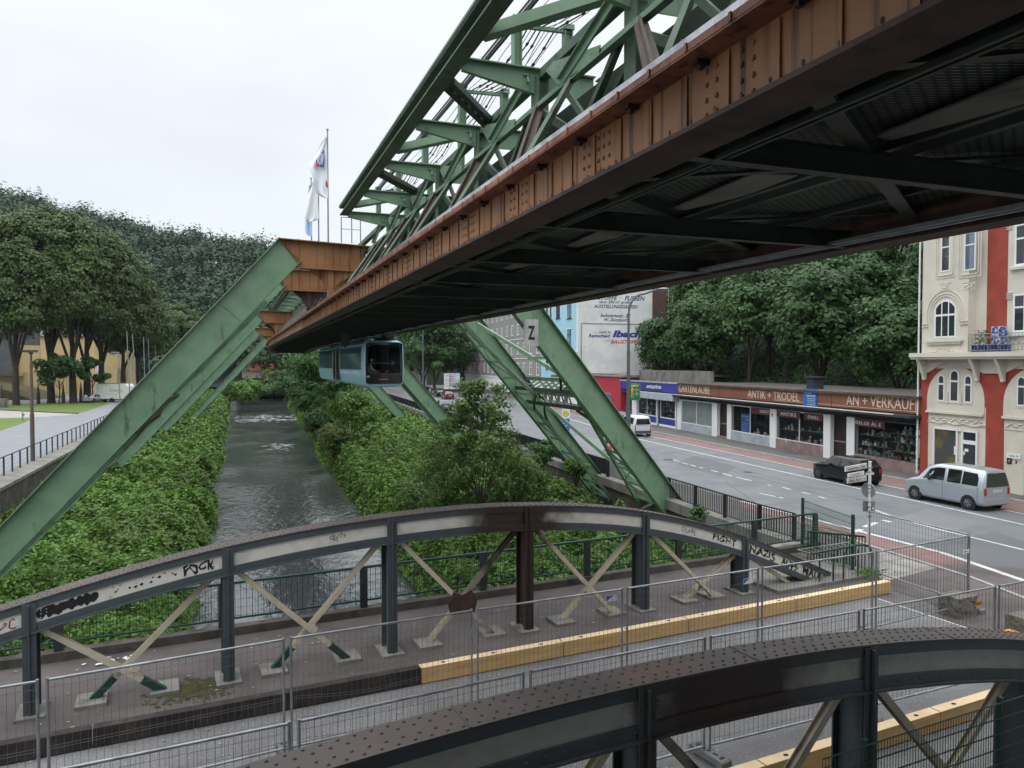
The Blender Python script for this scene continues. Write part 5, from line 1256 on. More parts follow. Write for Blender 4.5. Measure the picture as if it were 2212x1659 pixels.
def polething(name,label,cat,base,top,r,mat,extra=None,group=None):
    T=thing(name,label,cat,base,group); mb=MB(); mb.tube(base,top,r,r*.9,8); mb.build('pole',mat,T); return T
# bus stop
b=gp(1222,957); T=thing('bus_stop_sign','blue and white bus stop column with a round yellow H sign','bus stop sign',b)
Y=b.y; X0=ay(1213.5,900,Y).x; X1=ay(1230.5,900,Y).x; zt_=ay(1222,885,Y).z; zm=ay(1222,904,Y).z
mb=MB(); mb.box((X0,Y-.06,zm),(X1,Y+.06,zt_)); mb.build('head_plate',M['white'],T)
mb=MB(); mb.box((X0,Y-.06,.05),(X1-.12,Y+.06,zm)); mb.box((X1-.12,Y-.06,1.0),(X1,Y+.06,zm)); mb.build('info_panel',PM('bus_blue',(.02,.12,.50),rough=.5),T)
mb=MB(); cx=(X0+X1)/2; cz=(zt_+zm)/2+.03
mb.add([(cx+.24*math.cos(2*PI*i/20),Y-.064,cz+.24*math.sin(2*PI*i/20)) for i in range(20)],[tuple(range(20))]); mb.build('ring',M['signgreen'],T,fix=False)
mb=MB(); mb.add([(cx+.20*math.cos(2*PI*i/20),Y-.068,cz+.20*math.sin(2*PI*i/20)) for i in range(20)],[tuple(range(20))]); mb.build('disc',M['yellow'],T,fix=False)
lettering('H',FW,lambda u,v,d:(u,Y-.069-d,v),cx-.09,cx+.09,cz-.12,cz+.12,M['signgreen'],T,.004,offset=.01)
rs=random.Random(4); mb=MB()
for i in range(6):
    z=zm-.25-i*.17; mb.box((X0+.06,Y-.064,z),(X0+.2,Y-.061,z+.06)); mb.box((X0+.27,Y-.064,z),(X0+.27+rs.uniform(.1,.28),Y-.061,z+.05))
mb.build('timetable_rows',M['white'],T)
b=gp(1234,990); T=thing('advert_sign','small blue framed notice on a stand behind the lattice leg','notice',b); X0,X1=ay(1230.5,955,b.y).x,ay(1239.5,955,b.y).x; z1=ay(1,946,b.y).z; z0=ay(1,965,b.y).z
mb=MB(); mb.box((X0,b.y-.02,z0),(X1,b.y+.02,z1)); mb.build('frame',M['signblue'],T); mb=MB(); mb.box((X0+.05,b.y-.025,z0+.08),(X1-.04,b.y-.021,z1-.05)); mb.build('sheet',M['white'],T); mb=MB(); mb.tube((X0+.1,b.y,0),(X0+.1,b.y,z0),.02); mb.build('pole',M['galv'],T)
lettering('A.90',FW,lambda u,v,d:(u,b.y-.026-d,v),X0+.06,X1-.05,z0+.15,z0+.4,M['navy'],T,.003)
# round no-parking sign
b=gp(1315,905); T=polething('parking_sign','round red and blue no stopping sign with white plates before the garage','traffic sign',b,(b.x,b.y,ay(1,855,b.y).z),.03,M['galv'])
for rr_,m_,k in((.30,M['red'],0),(.24,M['signblue'],1)):
    mb=MB(); c=ay(1315,858,b.y-.05-.004*k); mb.add([(c.x+rr_*math.cos(2*PI*i/20),c.y,c.z+rr_*math.sin(2*PI*i/20)) for i in range(20)],[tuple(range(20))]); mb.build('disc',m_,T,fix=False)
for y0,y1,m_ in((864,873,M['greyh']),(874,882,M['white'])):
    p0=ay(1311,y1,b.y-.05);p1=ay(1319,y0,b.y-.05); mb=MB(); mb.box((p0.x,p0.y-.01,p0.z),(p1.x,p0.y,p1.z)); mb.build('plate',m_,T)
# green advertising board
b=gp(1376,938); T=polething('advertising_board','green sandwich shop board on a pole beside the lamp','advertising board',b,(b.x,b.y,ay(1,850,b.y).z),.045,M['galv'])
Y=b.y-.1; p0=ay(1361,864,Y);p1=ay(1382,828.5,Y); w=p1.x-p0.x; hgt=p1.z-p0.z
mb=MB(); mb.box((p0.x-.03,Y-.04,p0.z-.03),(p1.x+.03,Y+.06,p1.z+.03)); mb.build('frame',M['galv'],T)
mb=MB(); mb.box((p0.x,Y-.045,p0.z),(p1.x,Y-.041,p1.z)); mb.build('poster',M['signgreen'],T)
fnb=lambda u,v,d:(p0.x+u*w,Y-.046-d,p0.z+v*hgt)
lettering('SUB',FW,fnb,.08,.42,.80,.94,M['white'],T,.003,shear=.3,offset=.02); lettering('WAY',FW,fnb,.44,.92,.80,.94,M['yellow'],T,.003,shear=.3,offset=.02)
lettering('in',FW,fnb,.62,.72,.68,.74,M['white'],T,.003); lettering('Elberfeld',FW,fnb,.38,.90,.58,.66,M['white'],T,.003); lettering('Nähe',FW,fnb,.52,.76,.46,.52,M['white'],T,.003); lettering('Robert-Daum-',FW,fnb,.36,.94,.36,.42,M['white'],T,.003); lettering('Platz',FW,fnb,.50,.78,.27,.33,M['white'],T,.003)
mb=MB(); 
for q in([(.12,.5),(.28,.5),(.34,.72),(.2,.78),(.1,.68)],[(.14,.5),(.2,.5),(.16,.2),(.1,.1)],[(.22,.5),(.28,.5),(.32,.3),(.36,.12),(.3,.12)]): mb.add([fnb(a,b_,.002) for a,b_ in q],[tuple(range(len(q)))])
mb.build('orange_shape',M['orange'],T,fix=False)
# street name pole
b=gp(1876,1236); T=thing('street_name_post','white post with black and white street name plates','street sign',b)
mb=MB(); zt_=ay(1872,998,b.y).z; mb.tube(b,(b.x,b.y,zt_),.042,None,12); mb.tube((b.x,b.y,zt_),(b.x,b.y,zt_+.02),.05,None,12); mb.build('pole',M['white'],T)
mb=MB()
for y in(1010,1019,1047,1055,1062,1083,1094,1104,1115): z=ay(1872,y,b.y).z; mb.box((b.x-.065,b.y-.05,z-.012),(b.x+.075,b.y+.05,z+.012))
mb.build('clamps',M['galv'],T)
def nameplate(x0,x1,yl0,yl1,yr0,yr1,text,nm,lab,border=True,bold=.012,sh=0,scr=False):
    # corners: left top/bottom (yl0,yl1), right top/bottom(yr0,yr1); plate tilts toward the camera at left
    Yr=b.y; Yl=b.y-.35
    TL,BL,TR,BR=ay(x0,yl0,Yl),ay(x0,yl1,Yl),ay(x1,yr0,Yr),ay(x1,yr1,Yr)
    u=(TR-TL); v=(BL-TL)*-1; nrm=u.cross(v).normalized()
    if nrm.y>0: nrm=-nrm
    mb=MB(); mb.plate([BL,BR,TR,TL],nrm,.03); o=mb.build('name_plate',M['white'],T,lab)
    f=lambda a,c,d:BL.lerp(BR,a).lerp(TL.lerp(TR,a),c)+nrm*(.032+d)
    if border:
        mb=MB()
        for (a,c,a2,c2) in((.04,.1,.96,.15),(.04,.85,.96,.9),(.04,.1,.055,.9),(.945,.1,.96,.9)): mb.add([f(a,c,0),f(a2,c,0),f(a2,c2,0),f(a,c2,0)],[(0,1,2,3)])
        mb.build('border',M['black'],o,fix=False)
    for t_,a0,a1,c0,c1 in text: lettering(t_,FW,lambda uu,vv,d:f(uu,vv,d),a0,a1,c0,c1,M['black'],o,.003,shear=sh,offset=bold)
nameplate(1824,1871,1009,1019,1000,1011,[('Schweriner Ufer',.1,.92,.22,.78)],0,'upper street name plate')
nameplate(1830,1865,1023,1031,1017,1026,[('Großherzogtum',.3,.7,.66,.82),('seit 1844 in Schwerin',.16,.8,.40,.56),('Mecklenburg',.25,.72,.16,.32)],0,'small grey explanatory plate between the name plates',False,.0)
nameplate(1829,1870,1034,1044,1027,1038,[('Bella Rand',.1,.72,.22,.8),('~m',.76,.92,.35,.6)],0,'lower plate with scrawled handwriting',True,.0,.2)
mb=MB(); c=ay(1875,1059,b.y+.06); mb.tube((c.x,c.y,c.z),(c.x+.04,c.y+.02,c.z),.23,None,24); o=mb.build('round_sign_back',M['galv'],T,fix=True)
mb=MB(); q=ay(1864,1105,b.y+.06);q2=ay(1890,1082,b.y+.08); mb.plate([Vector((q.x,q.y,q.z)),Vector((q2.x,q2.y,q.z)),Vector((q2.x,q2.y,q2.z)),Vector((q.x,q.y,q2.z))],(0,1,0),.02); mb.build('square_sign_back',M['galv'],T)
mb=MB(); mb.dome(ay(1886,1099,b.y+.03),(0,-1,0),.04,8,.1); mb.build('sticker',M['white'],T)
# turn round sign to face along street: disc axis roughly across view
# green posts, mesh and gate rails at bridge end
p1=gp(1733,1188);p2=gp(1841,1238); T=thing('mesh_fence','green double bar mesh fence between two square posts at the bridge corner','mesh fence',p1)
d=(p2-p1).normalized()
for p in(p1,p2): mb=MB(); mb.beam(p,p+Vector((0,0,1.78)),.075,.075,d); mb.tube(p+Vector((0,0,1.78)),p+Vector((0,0,1.80)),.05,None,4); mb.build('post',M['grail'],T)
mb=MB(); Ln=(p2-p1).length+.12; x=0
while x<Ln: mb.beam(p1+d*x+Vector((0,0,.06)),p1+d*x+Vector((0,0,1.74)),.006,.006); x+=.05
z=.1
while z<1.75: mb.beam(p1+Vector((0,0,z)),p1+d*Ln+Vector((0,0,z)),.012,.012); z+=.2
r2=Vector((-1,-.15,0))*.8
mb.build('wire_mesh',M['mesh'],T)
mb=MB(); p3=gp(1715,1205); d2=(p2-p3).normalized(); L2=(p2-p3).length; x=0
while x<L2: mb.beam(p3+d2*x+Vector((0,0,.05)),p3+d2*x+Vector((0,0,1.2)),.006,.006); x+=.06
for z in(.1,.4,.7,1.0,1.2): mb.beam(p3+Vector((0,0,z)),p2+Vector((0,0,z)),.014,.014)
mb.build('side_mesh',M['mesh'],T)
T=thing('tube_barrier','bent tube frame with a ladder shaped top at the bridge end','barrier',gp(1760,1262))
c=[gp(x,y,.95) for x,y in((1723,1188),(1753,1196),(1856,1177),(1843,1170))]; mb=MB()
mb.path([c[0],c[1],c[2],c[3],c[0]],.022,6)
for i in range(1,9): k=i/9; mb.tube(c[0].lerp(c[3],k),c[1].lerp(c[2],k),.012,None,5)
mb.build('top_frame',M['conc'],T); mb=MB()
e=gp(1866,1180,.95); g0=gp(1884,1247,0); mb.path([c[1],c[2],gp(1868,1177,.95),gp(1878,1181,.88),gp(1882,1190,.75),Vector((g0.x,g0.y,.6)),g0],.035,8)
for x,y in((1822,1258),(1853,1252),(1800,1262),(1770,1262)): q=gp(x,y); mb.tube(q,q+Vector((0,0,.9)),.025,None,6)
mb.path([gp(1760,1262),gp(1820,1257),gp(1884,1247)],.025,6)
mb.build('tube_frame',M['grail'],T)
T=thing('corner_railing','dark bar railing closing the gap behind the mesh fence','railing',gp(1745,1225))
mb=MB(); a_=gp(1745,1215);b_=gp(1868,1228); dd=(b_-a_); 
for k in range(20): q=a_+dd*k/19; mb.beam(q,q+Vector((0,0,1.0)),.03,.02)
mb.beam(a_+Vector((0,0,1)),b_+Vector((0,0,1)),.06,.05); mb.build('bars',M['brail'],T)
# arch end concrete block
mb=MB(FB); mb.prism([(15.4,0),(19.4,0),(19.4,.10),(15.4,.10)],15.2,17.0,1); mb.build('bearing_block',M['conc'],None,'low stained concrete bearing block under the arch end','concrete block')
# rough stone blocks on the pavement
def stone(x,y,w,h,d,label,seed):
    b=gp(x,y); rs=random.Random(seed); mb=MB(); n=5; vs=[]
    import bmesh
    bm=bmesh.new(); bmesh.ops.create_cube(bm,size=1); bmesh.ops.subdivide_edges(bm,edges=bm.edges,cuts=4,use_grid_fill=True)
    for v in bm.verts: v.co=Vector((v.co.x*w*(1-.06*abs(v.co.z)),v.co.y*d,v.co.z*h+h/2))+Vector((rs.uniform(-1,1),rs.uniform(-1,1),rs.uniform(-1,1)))*.018
    me=bpy.data.meshes.new('concrete_block'); bm.to_mesh(me); bm.free(); me.materials.append(M['pebble']); o=bpy.data.objects.new('concrete_block',me); COL.objects.link(o); o.location=b; o.rotation_euler=(0,0,R(25)); tag(o,label,'concrete block','pebble faced concrete blocks'); return o
stone(2068,1328,.72,.52,.55,'pebble faced concrete cube under the corner of the wire fence',1); stone(2222,1372,1.0,.5,.5,'pebble faced concrete block cut by the right picture edge',2)
mb=MB(FB); mb.prism([(16.0,.0),(17.6,.0),(17.5,.32),(16.3,.34)],9.6,10.3,1); mb.build('orange_barrier_foot',M['orange'],None,'orange plastic barrier lying behind the crown of the near truss','barrier')
# pole at right edge
b=gp(2216,1086); polething('lamp_pole','plain grey pole at the right picture edge before the cream house','pole',(b.x,b.y,0),(b.x,b.y,9),.09,M['galv'])
# yellow city sign & posters far
b=gp(899,822); T=polething('town_sign','yellow town sign beside trees right of the train','traffic sign',(b.x,b.y,0),(b.x,b.y,7.4),.06,M['galv']); p0=ay(897,806,b.y);p1=ay(905,790,b.y); mb=MB(); mb.box((p0.x,b.y-.1,p0.z),(p1.x,b.y,p1.z)); mb.build('plate',M['yellow'],T)
b=gp(960,850); 
pc=[(.35,.45,.6),(.5,.4,.35),(.3,.5,.5),(.6,.55,.45),(.25,.25,.3),(.55,.6,.65)]
for i,(x0,x1) in enumerate(((959,970),(971,982),(983,993))):
    p0=ay(x0,836,142+i*.5);p1=ay(x1,806.5,142+i*.5); mb=MB(); mb.box((p0.x,p0.y,p0.z-.4),(p1.x,p0.y+.2,p1.z)); o=mb.build('billboard',M['white'],None,['left','middle','right'][i]+' one of three pasted poster boards behind the parked cars','billboard','poster boards by the parked cars')
    rs=random.Random(i); mb=MB()
    for k in range(3):
        z=p0.z+(p1.z-p0.z)*k/3; mb.box((p0.x+.08,p0.y-.02,z+.06),(p1.x-.08,p0.y-.005,z+(p1.z-p0.z)/3-.06))
    mb.build('poster',PM('poster%d'%i,pc[i],pc[i+3],2.5,3,lo=.48,hi=.52,rough=.7),o)
# ================================================================ cars
def car(name,label,st,paint,wheels,wr,win,hw,group=None,plate=None,hub=None,loc=(0,0,0),rz=0,tail=None,rearwin=None,bumper=None,grey=None):
    """local: +x forward, origin at ground centre. st: x,zb,zs,zbelt,zr,w,wr"""
    T=thing(name,label,'car',(0,0,0),group)
    def half(s):
        x,zb,zs,zbelt,zr,w,wrf=s
        return [(0,zb),(.8*w,zb),(.95*w,zb+.05),(w,zb+.2),(w,zs),(.975*w,zbelt),(wrf+.5*(w*.975-wrf)*.15,zr-.12 if zr-zbelt>.2 else zr-.03),(wrf-.05,zr-.03),(wrf*.65,zr),(0,zr+.012)]
    rings=[]
    for s in st:
        h=half(s); rings.append([(s[0],-a,b) for a,b in h]+[(s[0],a,b) for a,b in h[-2:0:-1]])
    mb=MB(); mb.loft(rings); mb.build('body',paint,T)
    def at(x):
        for a,b in zip(st,st[1:]):
            if a[0]<=x<=b[0]:
                k=(x-a[0])/(b[0]-a[0]); return [a[i]+(b[i]-a[i])*k for i in range(7)]
        return list(st[-1] if x>st[-1][0] else st[0])
    def side(x,f,sd,o=.008):
        s=at(x); y0=.975*s[5]; z0=s[3]; y1=s[6]+.5*(s[5]*.975-s[6])*.15; z1=s[4]-.12
        return (x,sd*(y0+(y1-y0)*f+o),z0+(z1-z0)*f)
    for sd in(-1,1):
        for w in win:
            mb=MB(); xs=[p[0] for p in w]; X0,X1=min(xs),max(xs); smp=sorted(set([X0+(X1-X0)*i/8 for i in range(9)]+[q[0] for q in st if X0<q[0]<X1])); lo_=[];hi_=[]
            for x in smp:
                fsx=[]
                for (xa_,fa),(xb_,fb) in zip(w,w[1:]+w[:1]):
                    if min(xa_,xb_)-1e-9<=x<=max(xa_,xb_)+1e-9:
                        if abs(xa_-xb_)<1e-9: fsx+=[fa,fb]
                        else: fsx.append(fa+(fb-fa)*(x-xa_)/(xb_-xa_))
                lo_.append(side(x,min(fsx),sd,.012)); hi_.append(side(x,max(fsx),sd,.012))
            k_=len(smp); mb.add(lo_+hi_,[(i,i+1,i+1+k_,i+k_) for i in range(k_-1)]); mb.build('side_window',M['tint'],T,fix=False)
    # windscreen & rear window given as quads (x,z,halfw)
    for nm,(xa,za,wa,xb,zb_,wb) in(('windscreen',hw),('rear_window',rearwin)):
        s=.012 if nm=='windscreen' else -.05
        mb=MB(); mb.add([(xa+s,-wa,za),(xa+s,wa,za),(xb+s,wb,zb_),(xb+s,-wb,zb_)],[(0,1,2,3)]); mb.build(nm,M['tint'],T,fix=False)
    for x in wheels:
        for sd in(-1,1):
            y=sd*(at(x)[5]-.0)
            mb=MB(); mb.tube((x,y-sd*.04,wr),(x,y+sd*.004,wr),wr*1.16,None,22); mb.build('wheel_arch',M['black'] if grey is None else M['plast'],T)
            mb=MB(); mb.tube((x,y-sd*.2,wr),(x,y+sd*.012,wr),wr,wr*.97,22); wh=mb.build('wheel',M['tyre'],T)
            mb=MB(); mb.tube((x,y,wr),(x,y+sd*.018,wr),wr*.62,wr*.58,16)
            m2=MB()
            for k in range(7): a=2*PI*k/7; c=Vector((x,y+sd*.02,wr)); m2.beam(c+Vector((math.cos(a),0,math.sin(a)))*wr*.1,c+Vector((math.cos(a),0,math.sin(a)))*wr*.56,.012,wr*.16,(0,1,0))
            mb.build('rim',M['plast'],wh); m2.build('spokes',hub or M['rim'],wh)
    x0=st[0][0]; s0=st[0]
    w=s0[5]
    mb=MB(); mb.box((x0-.05,-w*.93,s0[1]+.02),(x0+.12,w*.93,s0[1]+.24)); 
    mb.build('rear_bumper',bumper or paint,T)
    for sd in(-1,1):
        x_,z0,z1,wy=tail; mb=MB(); mb.box((x0-.012+.02,sd*(w-.02),z0),(x0+.16,sd*(w-.14),z1)); mb.box((x0-.012,sd*(w-.03),z0),(x0+.04,sd*(w-wy),z1)); mb.build('tail_lamp',M['tail'],T)
    mb=MB(); mb.box((x0-.022,-.26,plate[0]),(x0-.01,.26,plate[0]+.11)); o=mb.build('number_plate',M['plate'],T)
    lettering(plate[1],FW,lambda u,v,d:(x0-.022-d,-u,v),-.22,.22,plate[0]+.025,plate[0]+.085,INK,o,.003)
    xf=st[-1][0]; s1=st[-1]
    for sd in(-1,1): mb=MB(); mb.box((xf-.22,sd*(s1[5]*.97),s1[3]-.2),(xf-.01,sd*(s1[5]*.97-.25),s1[3]-.02)); mb.build('headlight',M['glassb'],T)
    for sd in(-1,1):
        p=side(hw[3]-.25,.12,sd); mb=MB(); mb.ell((p[0],p[1]+sd*.1,p[2]),(.07,.11,.08),8,6); mb.build('wing_mirror',M['black'],T)
    # door seams and handles
    mb=MB()
    for x in(win[0][0][0]-.02,(wheels[0]+wheels[1])/2-.1):
        for sd in(-1,1):
            s=at(x); mb.box((x-.006,sd*(s[5]-.004),s[1]+.15),(x+.006,sd*(s[5]+.003),s[3]-.02))
    mb.build('door_seams',M['black'],T)
    mb=MB()
    for sd in(-1,1): s=at(.2); mb.box((.05,sd*(s[5]-.01),s[3]-.16),(.25,sd*(s[5]+.02),s[3]-.12))
    mb.build('door_handle',hub or M['rim'],T)
    T.location=loc; T.rotation_euler=(0,0,rz); return T
def carpose(rear,front,wb,xr):  # world points of near-side wheels -> origin on car axis
    pass
# silver van: front-left wheel & rear-left wheel ground pts
wf=gp(1978,1078.5); wr_=gp(2091,1101); d=(wf-wr_).normalized(); lft=Vector((-d.y,d.x,0)); cen=(wf+wr_)/2-lft*.78
VAN=[(-2.06,.30,.95,1.06,1.10,.80,.70),(-2.02,.24,.95,1.06,1.62,.84,.62),(-1.9,.24,.95,1.06,1.78,.86,.66),(-1.0,.2,.95,1.06,1.83,.865,.68),(0.2,.2,.95,1.06,1.82,.865,.68),(.75,.2,.95,1.06,1.70,.865,.66),(1.25,.2,.93,1.02,1.12,.86,.70),(1.6,.2,.88,.96,1.03,.85,.70),(1.9,.22,.75,.84,.88,.80,.6),(2.04,.3,.60,.66,.68,.66,.5)]
vw=[[(-1.78,.06),(-1.05,.06),(-1.05,.92),(-1.7,.92),(-1.78,.6)],[(-.98,.06),(-.32,.06),(-.32,.95),(-.98,.95)],[(-.16,.08),(.92,.10),(.62,.92),(-.16,.95)]]
car('parked_van','silver compact van with a tailgate window parked before the cream house',VAN,M['silver'],(-1.38,1.32),.31,vw,(1.22,1.12,.66,.74,1.70,.60),plate=(.83,'W:CW 465'),rearwin=(-2.055,1.08,.68,-1.965,1.66,.55),loc=(cen.x,cen.y,0),rz=math.atan2(d.y,d.x),tail=(0,.72,1.02,.16),hub=M['rim'])
# black hatchback
wf=gp(1769,1033.5); hd=R(90+15); d=Vector((math.cos(hd),math.sin(hd),0)); lft=Vector((-d.y,d.x,0)); cen=wf-d*1.22-lft*.74
HAT=[(-1.80,.32,.85,.95,.98,.72,.58),(-1.77,.22,.85,.95,1.20,.80,.58),(-1.62,.2,.86,.95,1.37,.84,.58),(-1.0,.18,.86,.94,1.41,.845,.60),(-.1,.18,.85,.93,1.42,.845,.60),(.35,.18,.84,.92,1.38,.845,.59),(.85,.18,.82,.90,.97,.84,.66),(1.3,.18,.78,.86,.92,.83,.66),(1.65,.2,.70,.78,.82,.78,.6),(1.82,.28,.56,.62,.66,.64,.5)]
hwn=[[(-1.42,.1),(-.9,.06),(-.55,.06),(-.55,.88),(-1.35,.8)],[(-.45,.06),(.62,.08),(.34,.86),(-.45,.9)]]
car('parked_car','small black hatchback with black wheels parked behind the street name post',HAT,M['blackp'],(-1.22,1.22),.30,hwn,(.84,.99,.60,.38,1.36,.54),plate=(.62,'W:XR 17'),rearwin=(-1.79,1.0,.58,-1.64,1.33,.50),loc=(cen.x,cen.y,0),rz=hd,tail=(0,.66,.90,.14),hub=M['plast'],bumper=M['blackp'])
# white van rear
b=gp(1398,942); hd=R(90+13.5); d=Vector((math.cos(hd),math.sin(hd),0)); rg=Vector((d.y,-d.x,0)); cen=b+d*1.45-rg*.66
car('parked_van','white double tailgate van with grey sides parked left of the antique shop',VAN,M['vwhite'],(-1.38,1.32),.31,vw,(1.22,1.12,.66,.74,1.70,.60),plate=(.70,'W:BD 27'),rearwin=(-2.055,1.10,.68,-1.965,1.62,.55),loc=(cen.x,cen.y,0),rz=hd,tail=(0,.42,1.0,.12),bumper=M['plast'])
SED=[(-2.1,.32,.80,.9,.94,.78,.6),(-2.0,.22,.82,.92,1.0,.84,.62),(-1.5,.2,.84,.94,1.25,.86,.58),(-.9,.18,.84,.94,1.42,.86,.58),(.1,.18,.83,.93,1.43,.86,.58),(.5,.18,.82,.92,1.33,.86,.58),(1.05,.18,.80,.90,.97,.86,.66),(1.6,.18,.74,.84,.88,.83,.62),(2.0,.22,.62,.70,.74,.74,.5),(2.12,.3,.5,.56,.6,.6,.4)]
sw=[[(-1.3,.1),(-.5,.06),(-.5,.9),(-1.15,.85)],[(-.4,.06),(.78,.08),(.42,.86),(-.4,.9)]]
far=[((957,984,101),M['greyp'],'grey car driving on the street behind the sapling',.3),((905,0,168),M['redp'],'red hatchback farthest in the parked row',0),((921,0,158),M['blackp'],'dark van shaped car second farthest in the parked row',0),((933,0,150),M['greyp'],'dark grey car third from the far end of the parked row',0),((949,0,141),M['blackp'],'black car between grey and maroon ones in the parked row',0),((967,0,133),M['redp'],'maroon car nearest in the far parked row',0)]
for (x,_,Y_),pm,lab,dz in far:
    b=ay(x,830,Y_); hd=R(90+16); car('parked_car' if Y_>110 else 'driving_car',lab,SED,pm,(-1.25,1.3),.31,sw,(1.04,.99,.64,.52,1.36,.56),plate=(.62,'W:A 1'),rearwin=(-1.99,1.02,.62,-1.3,1.34,.52),loc=(b.x,b.y,0),rz=hd,tail=(0,.66,.85,.2),group='cars in the far row')
b=gp(1338,920); hd=R(90+13); car('parked_car','red car parked before the crimson garage, only its roof corner showing',SED,M['redp'],(-1.25,1.3),.31,sw,(1.04,.99,.64,.52,1.36,.56),plate=(.62,'W:K 8'),rearwin=(-1.99,1.02,.62,-1.3,1.34,.52),loc=(b.x,b.y+3.0,0),rz=hd,tail=(0,.66,.85,.2))
# left bank: trailer and estate car
b=ay(222,850,122); T=thing('refreshment_trailer','white beer trailer with gold lettering behind the linden trunks','trailer',(b.x,b.y,0))
p0=ay(208,849,122);p1=ay(276,816,122); mb=MB(); x0,x1=p0.x,p1.x
mb.prism([(x0,.55),(x1-.3,.55),(x1,.8),(x1-.1,2.6),(x1-.5,3.0),(x0,3.0)],122,124.4,1); o=mb.build('body',M['white'],T)
mb=MB(); mb.tube((ay(241,850,122).x,121.9,.35),(ay(241,850,122).x,122.3,.35),.36,None,14); mb.box((x0,122,.42),(x1-.3,124,.55)); mb.build('wheel',M['tyre'],T)
gold=PM('gold_letters',(.45,.35,.08),rough=.5)
l0=ay(236,830,122).x;l1=ay(264,830,122).x; lettering('Bitburger',FW,lambda u,v,d:(u,121.99-d,v),l0,l1,1.55,2.35,gold,T,.01)
mb=MB(); mb.box((x0,122.5,3.0),(x1-1.2,124,3.15)); mb.build('roof_rack',M['galv'],T)
b=ay(175,858,118); mbx=car('parked_car','grey estate car seen between two linden trunks',SED,M['silver'],(-1.25,1.3),.31,sw,(1.04,.99,.64,.52,1.36,.56),plate=(.62,'W:E 5'),rearwin=(-1.99,1.02,.62,-1.3,1.34,.52),loc=(b.x,b.y+4,0),rz=R(80),tail=(0,.66,.85,.2))
# ================================================================ buildings
def winrect(T,t0,t1,z0,z1,o,fr=FS,fm=None,gm=None,rec=.10,bars=(.5,),cross=.35,sill=True,fw=.07,mk=None,label=None,surround=None):
    """window with recess in a facade plane o (outside toward smaller o)"""
    fm=fm or M['frame']; gm=gm or M['glass']; k=mk or (lambda u,v,d:(o+d,u,v))
    def bx(mb,u0,u1,v0,v1,d0,d1):
        P=[k(u,v,d) for d in(d0,d1) for u,v in((u0,v0),(u1,v0),(u1,v1),(u0,v1))]
        mb.add(P,[(3,2,1,0),(4,5,6,7),(0,1,5,4),(1,2,6,5),(2,3,7,6),(3,0,4,7)])
    mb=MB(fr)
    if surround:
        for a in((t0-.14,t0,z0-.05,z1+.14),(t1,t1+.14,z0-.05,z1+.14),(t0,t1,z1,z1+.14)): bx(mb,*a,-.05,.0)
        if surround is not True: mb.build('surround',surround,T); mb=MB(fr)
    bx(mb,t0,t0+fw,z0,z1,-.02,.04); bx(mb,t1-fw,t1,z0,z1,-.02,.04); bx(mb,t0+fw,t1-fw,z0,z0+fw,-.02,.04); bx(mb,t0+fw,t1-fw,z1-fw,z1,-.02,.04)
    for b_ in bars: c=t0+(t1-t0)*b_; bx(mb,c-fw*.45,c+fw*.45,z0+fw,z1-fw,-.018,.04)
    if cross: c=z1-(z1-z0)*cross; bx(mb,t0+fw,t1-fw,c-fw*.5,c+fw*.5,-.022,.04)
    if sill: bx(mb,t0-.1,t1+.1,z0-.1,z0,-.12,.02)
    w=mb.build('window',fm,T,label)
    mb=MB(fr); mb.add([k(t0+fw*.5,z0+fw*.5,.0),k(t1-fw*.5,z0+fw*.5,.0),k(t1-fw*.5,z1-fw*.5,.0),k(t0+fw*.5,z1-fw*.5,.0)],[(0,1,2,3)]); mb.build('pane',gm,w,fix=False)
    return w
FX=lambda x,y:face(x,y,SO)
tA=face(1986.5,1000)[0]; tB=face(1467,900)[0]; tC=face(1341.5,860)[0]; tD=face(1249,800)[0]; tE=face(1170,760)[0]; tF=face(1042,760)[0]; tG=face(1000,800)[0]
# --- single storey shop row
SH=thing('shop_building','single storey antique shop with a long brown sign board and display windows','building',FS((SO,(tA+tB)/2,0)))
t0,t1=tA,tB; ZS=face(1986.5,895)[1]; ZT=face(1986.5,854.5)[1]; ZC=ZS-.55; ZW=ZC-.02
mb=MB(FS); mb.box((SO+1.1,t0,0),(SO+9,t1,ZT-.25)); mb.box((SO+.15,t0,ZC),(SO+1.1,t1,ZT-.25)); mb.build('wall',M['fascia'],SH)
mb=MB(FS); mb.box((SO-.3,t0-.1,ZT-.2),(SO+9.3,t1,ZT-.06)); mb.build('roof',M['fascia'],SH)
mb=MB(FS); mb.box((SO-.12,t0,ZS),(SO+.15,t1,ZT)); sgn=mb.build('sign_board',M['signbr'],SH)
mb=MB(FS); 
for x in(1556,1675,1800): t=face(x,870)[0]; mb.box((SO-.13,t-.02,ZS),(SO-.12,t+.02,ZT))
mb.build('sign_seams',M['black'],SH)
mb=MB(FS); mb.box((SO-.126,t0+.2,ZT-.09),(SO-.12,t1-.2,ZT-.06)); mb.box((SO-.126,t0+.2,ZS+.12),(SO-.12,t1-16,ZS+.15)); mb.box((SO-.126,t0+.2,ZS+.1),(SO-.12,t0+.24,ZT-.1)); mb.build('sign_outline',M['letter'],SH)
fs=lambda o:(lambda u,v,d:(o-d,u,v))
for s,x0,x1,zl,zh in(('GARTENLAUBE',1468.5,1536,.16,.80),('ANTIK + TRÖDEL',1618,1730,.15,.86),('AN + VERKAUF',1832,1979,.2,.82)):
    a=face(x0,870)[0];c=face(x1,870)[0]; lettering(s,FS,fs(SO-.122),a,c,ZS+(ZT-ZS)*zl,ZS+(ZT-ZS)*zh,M['letter'],sgn,.02)
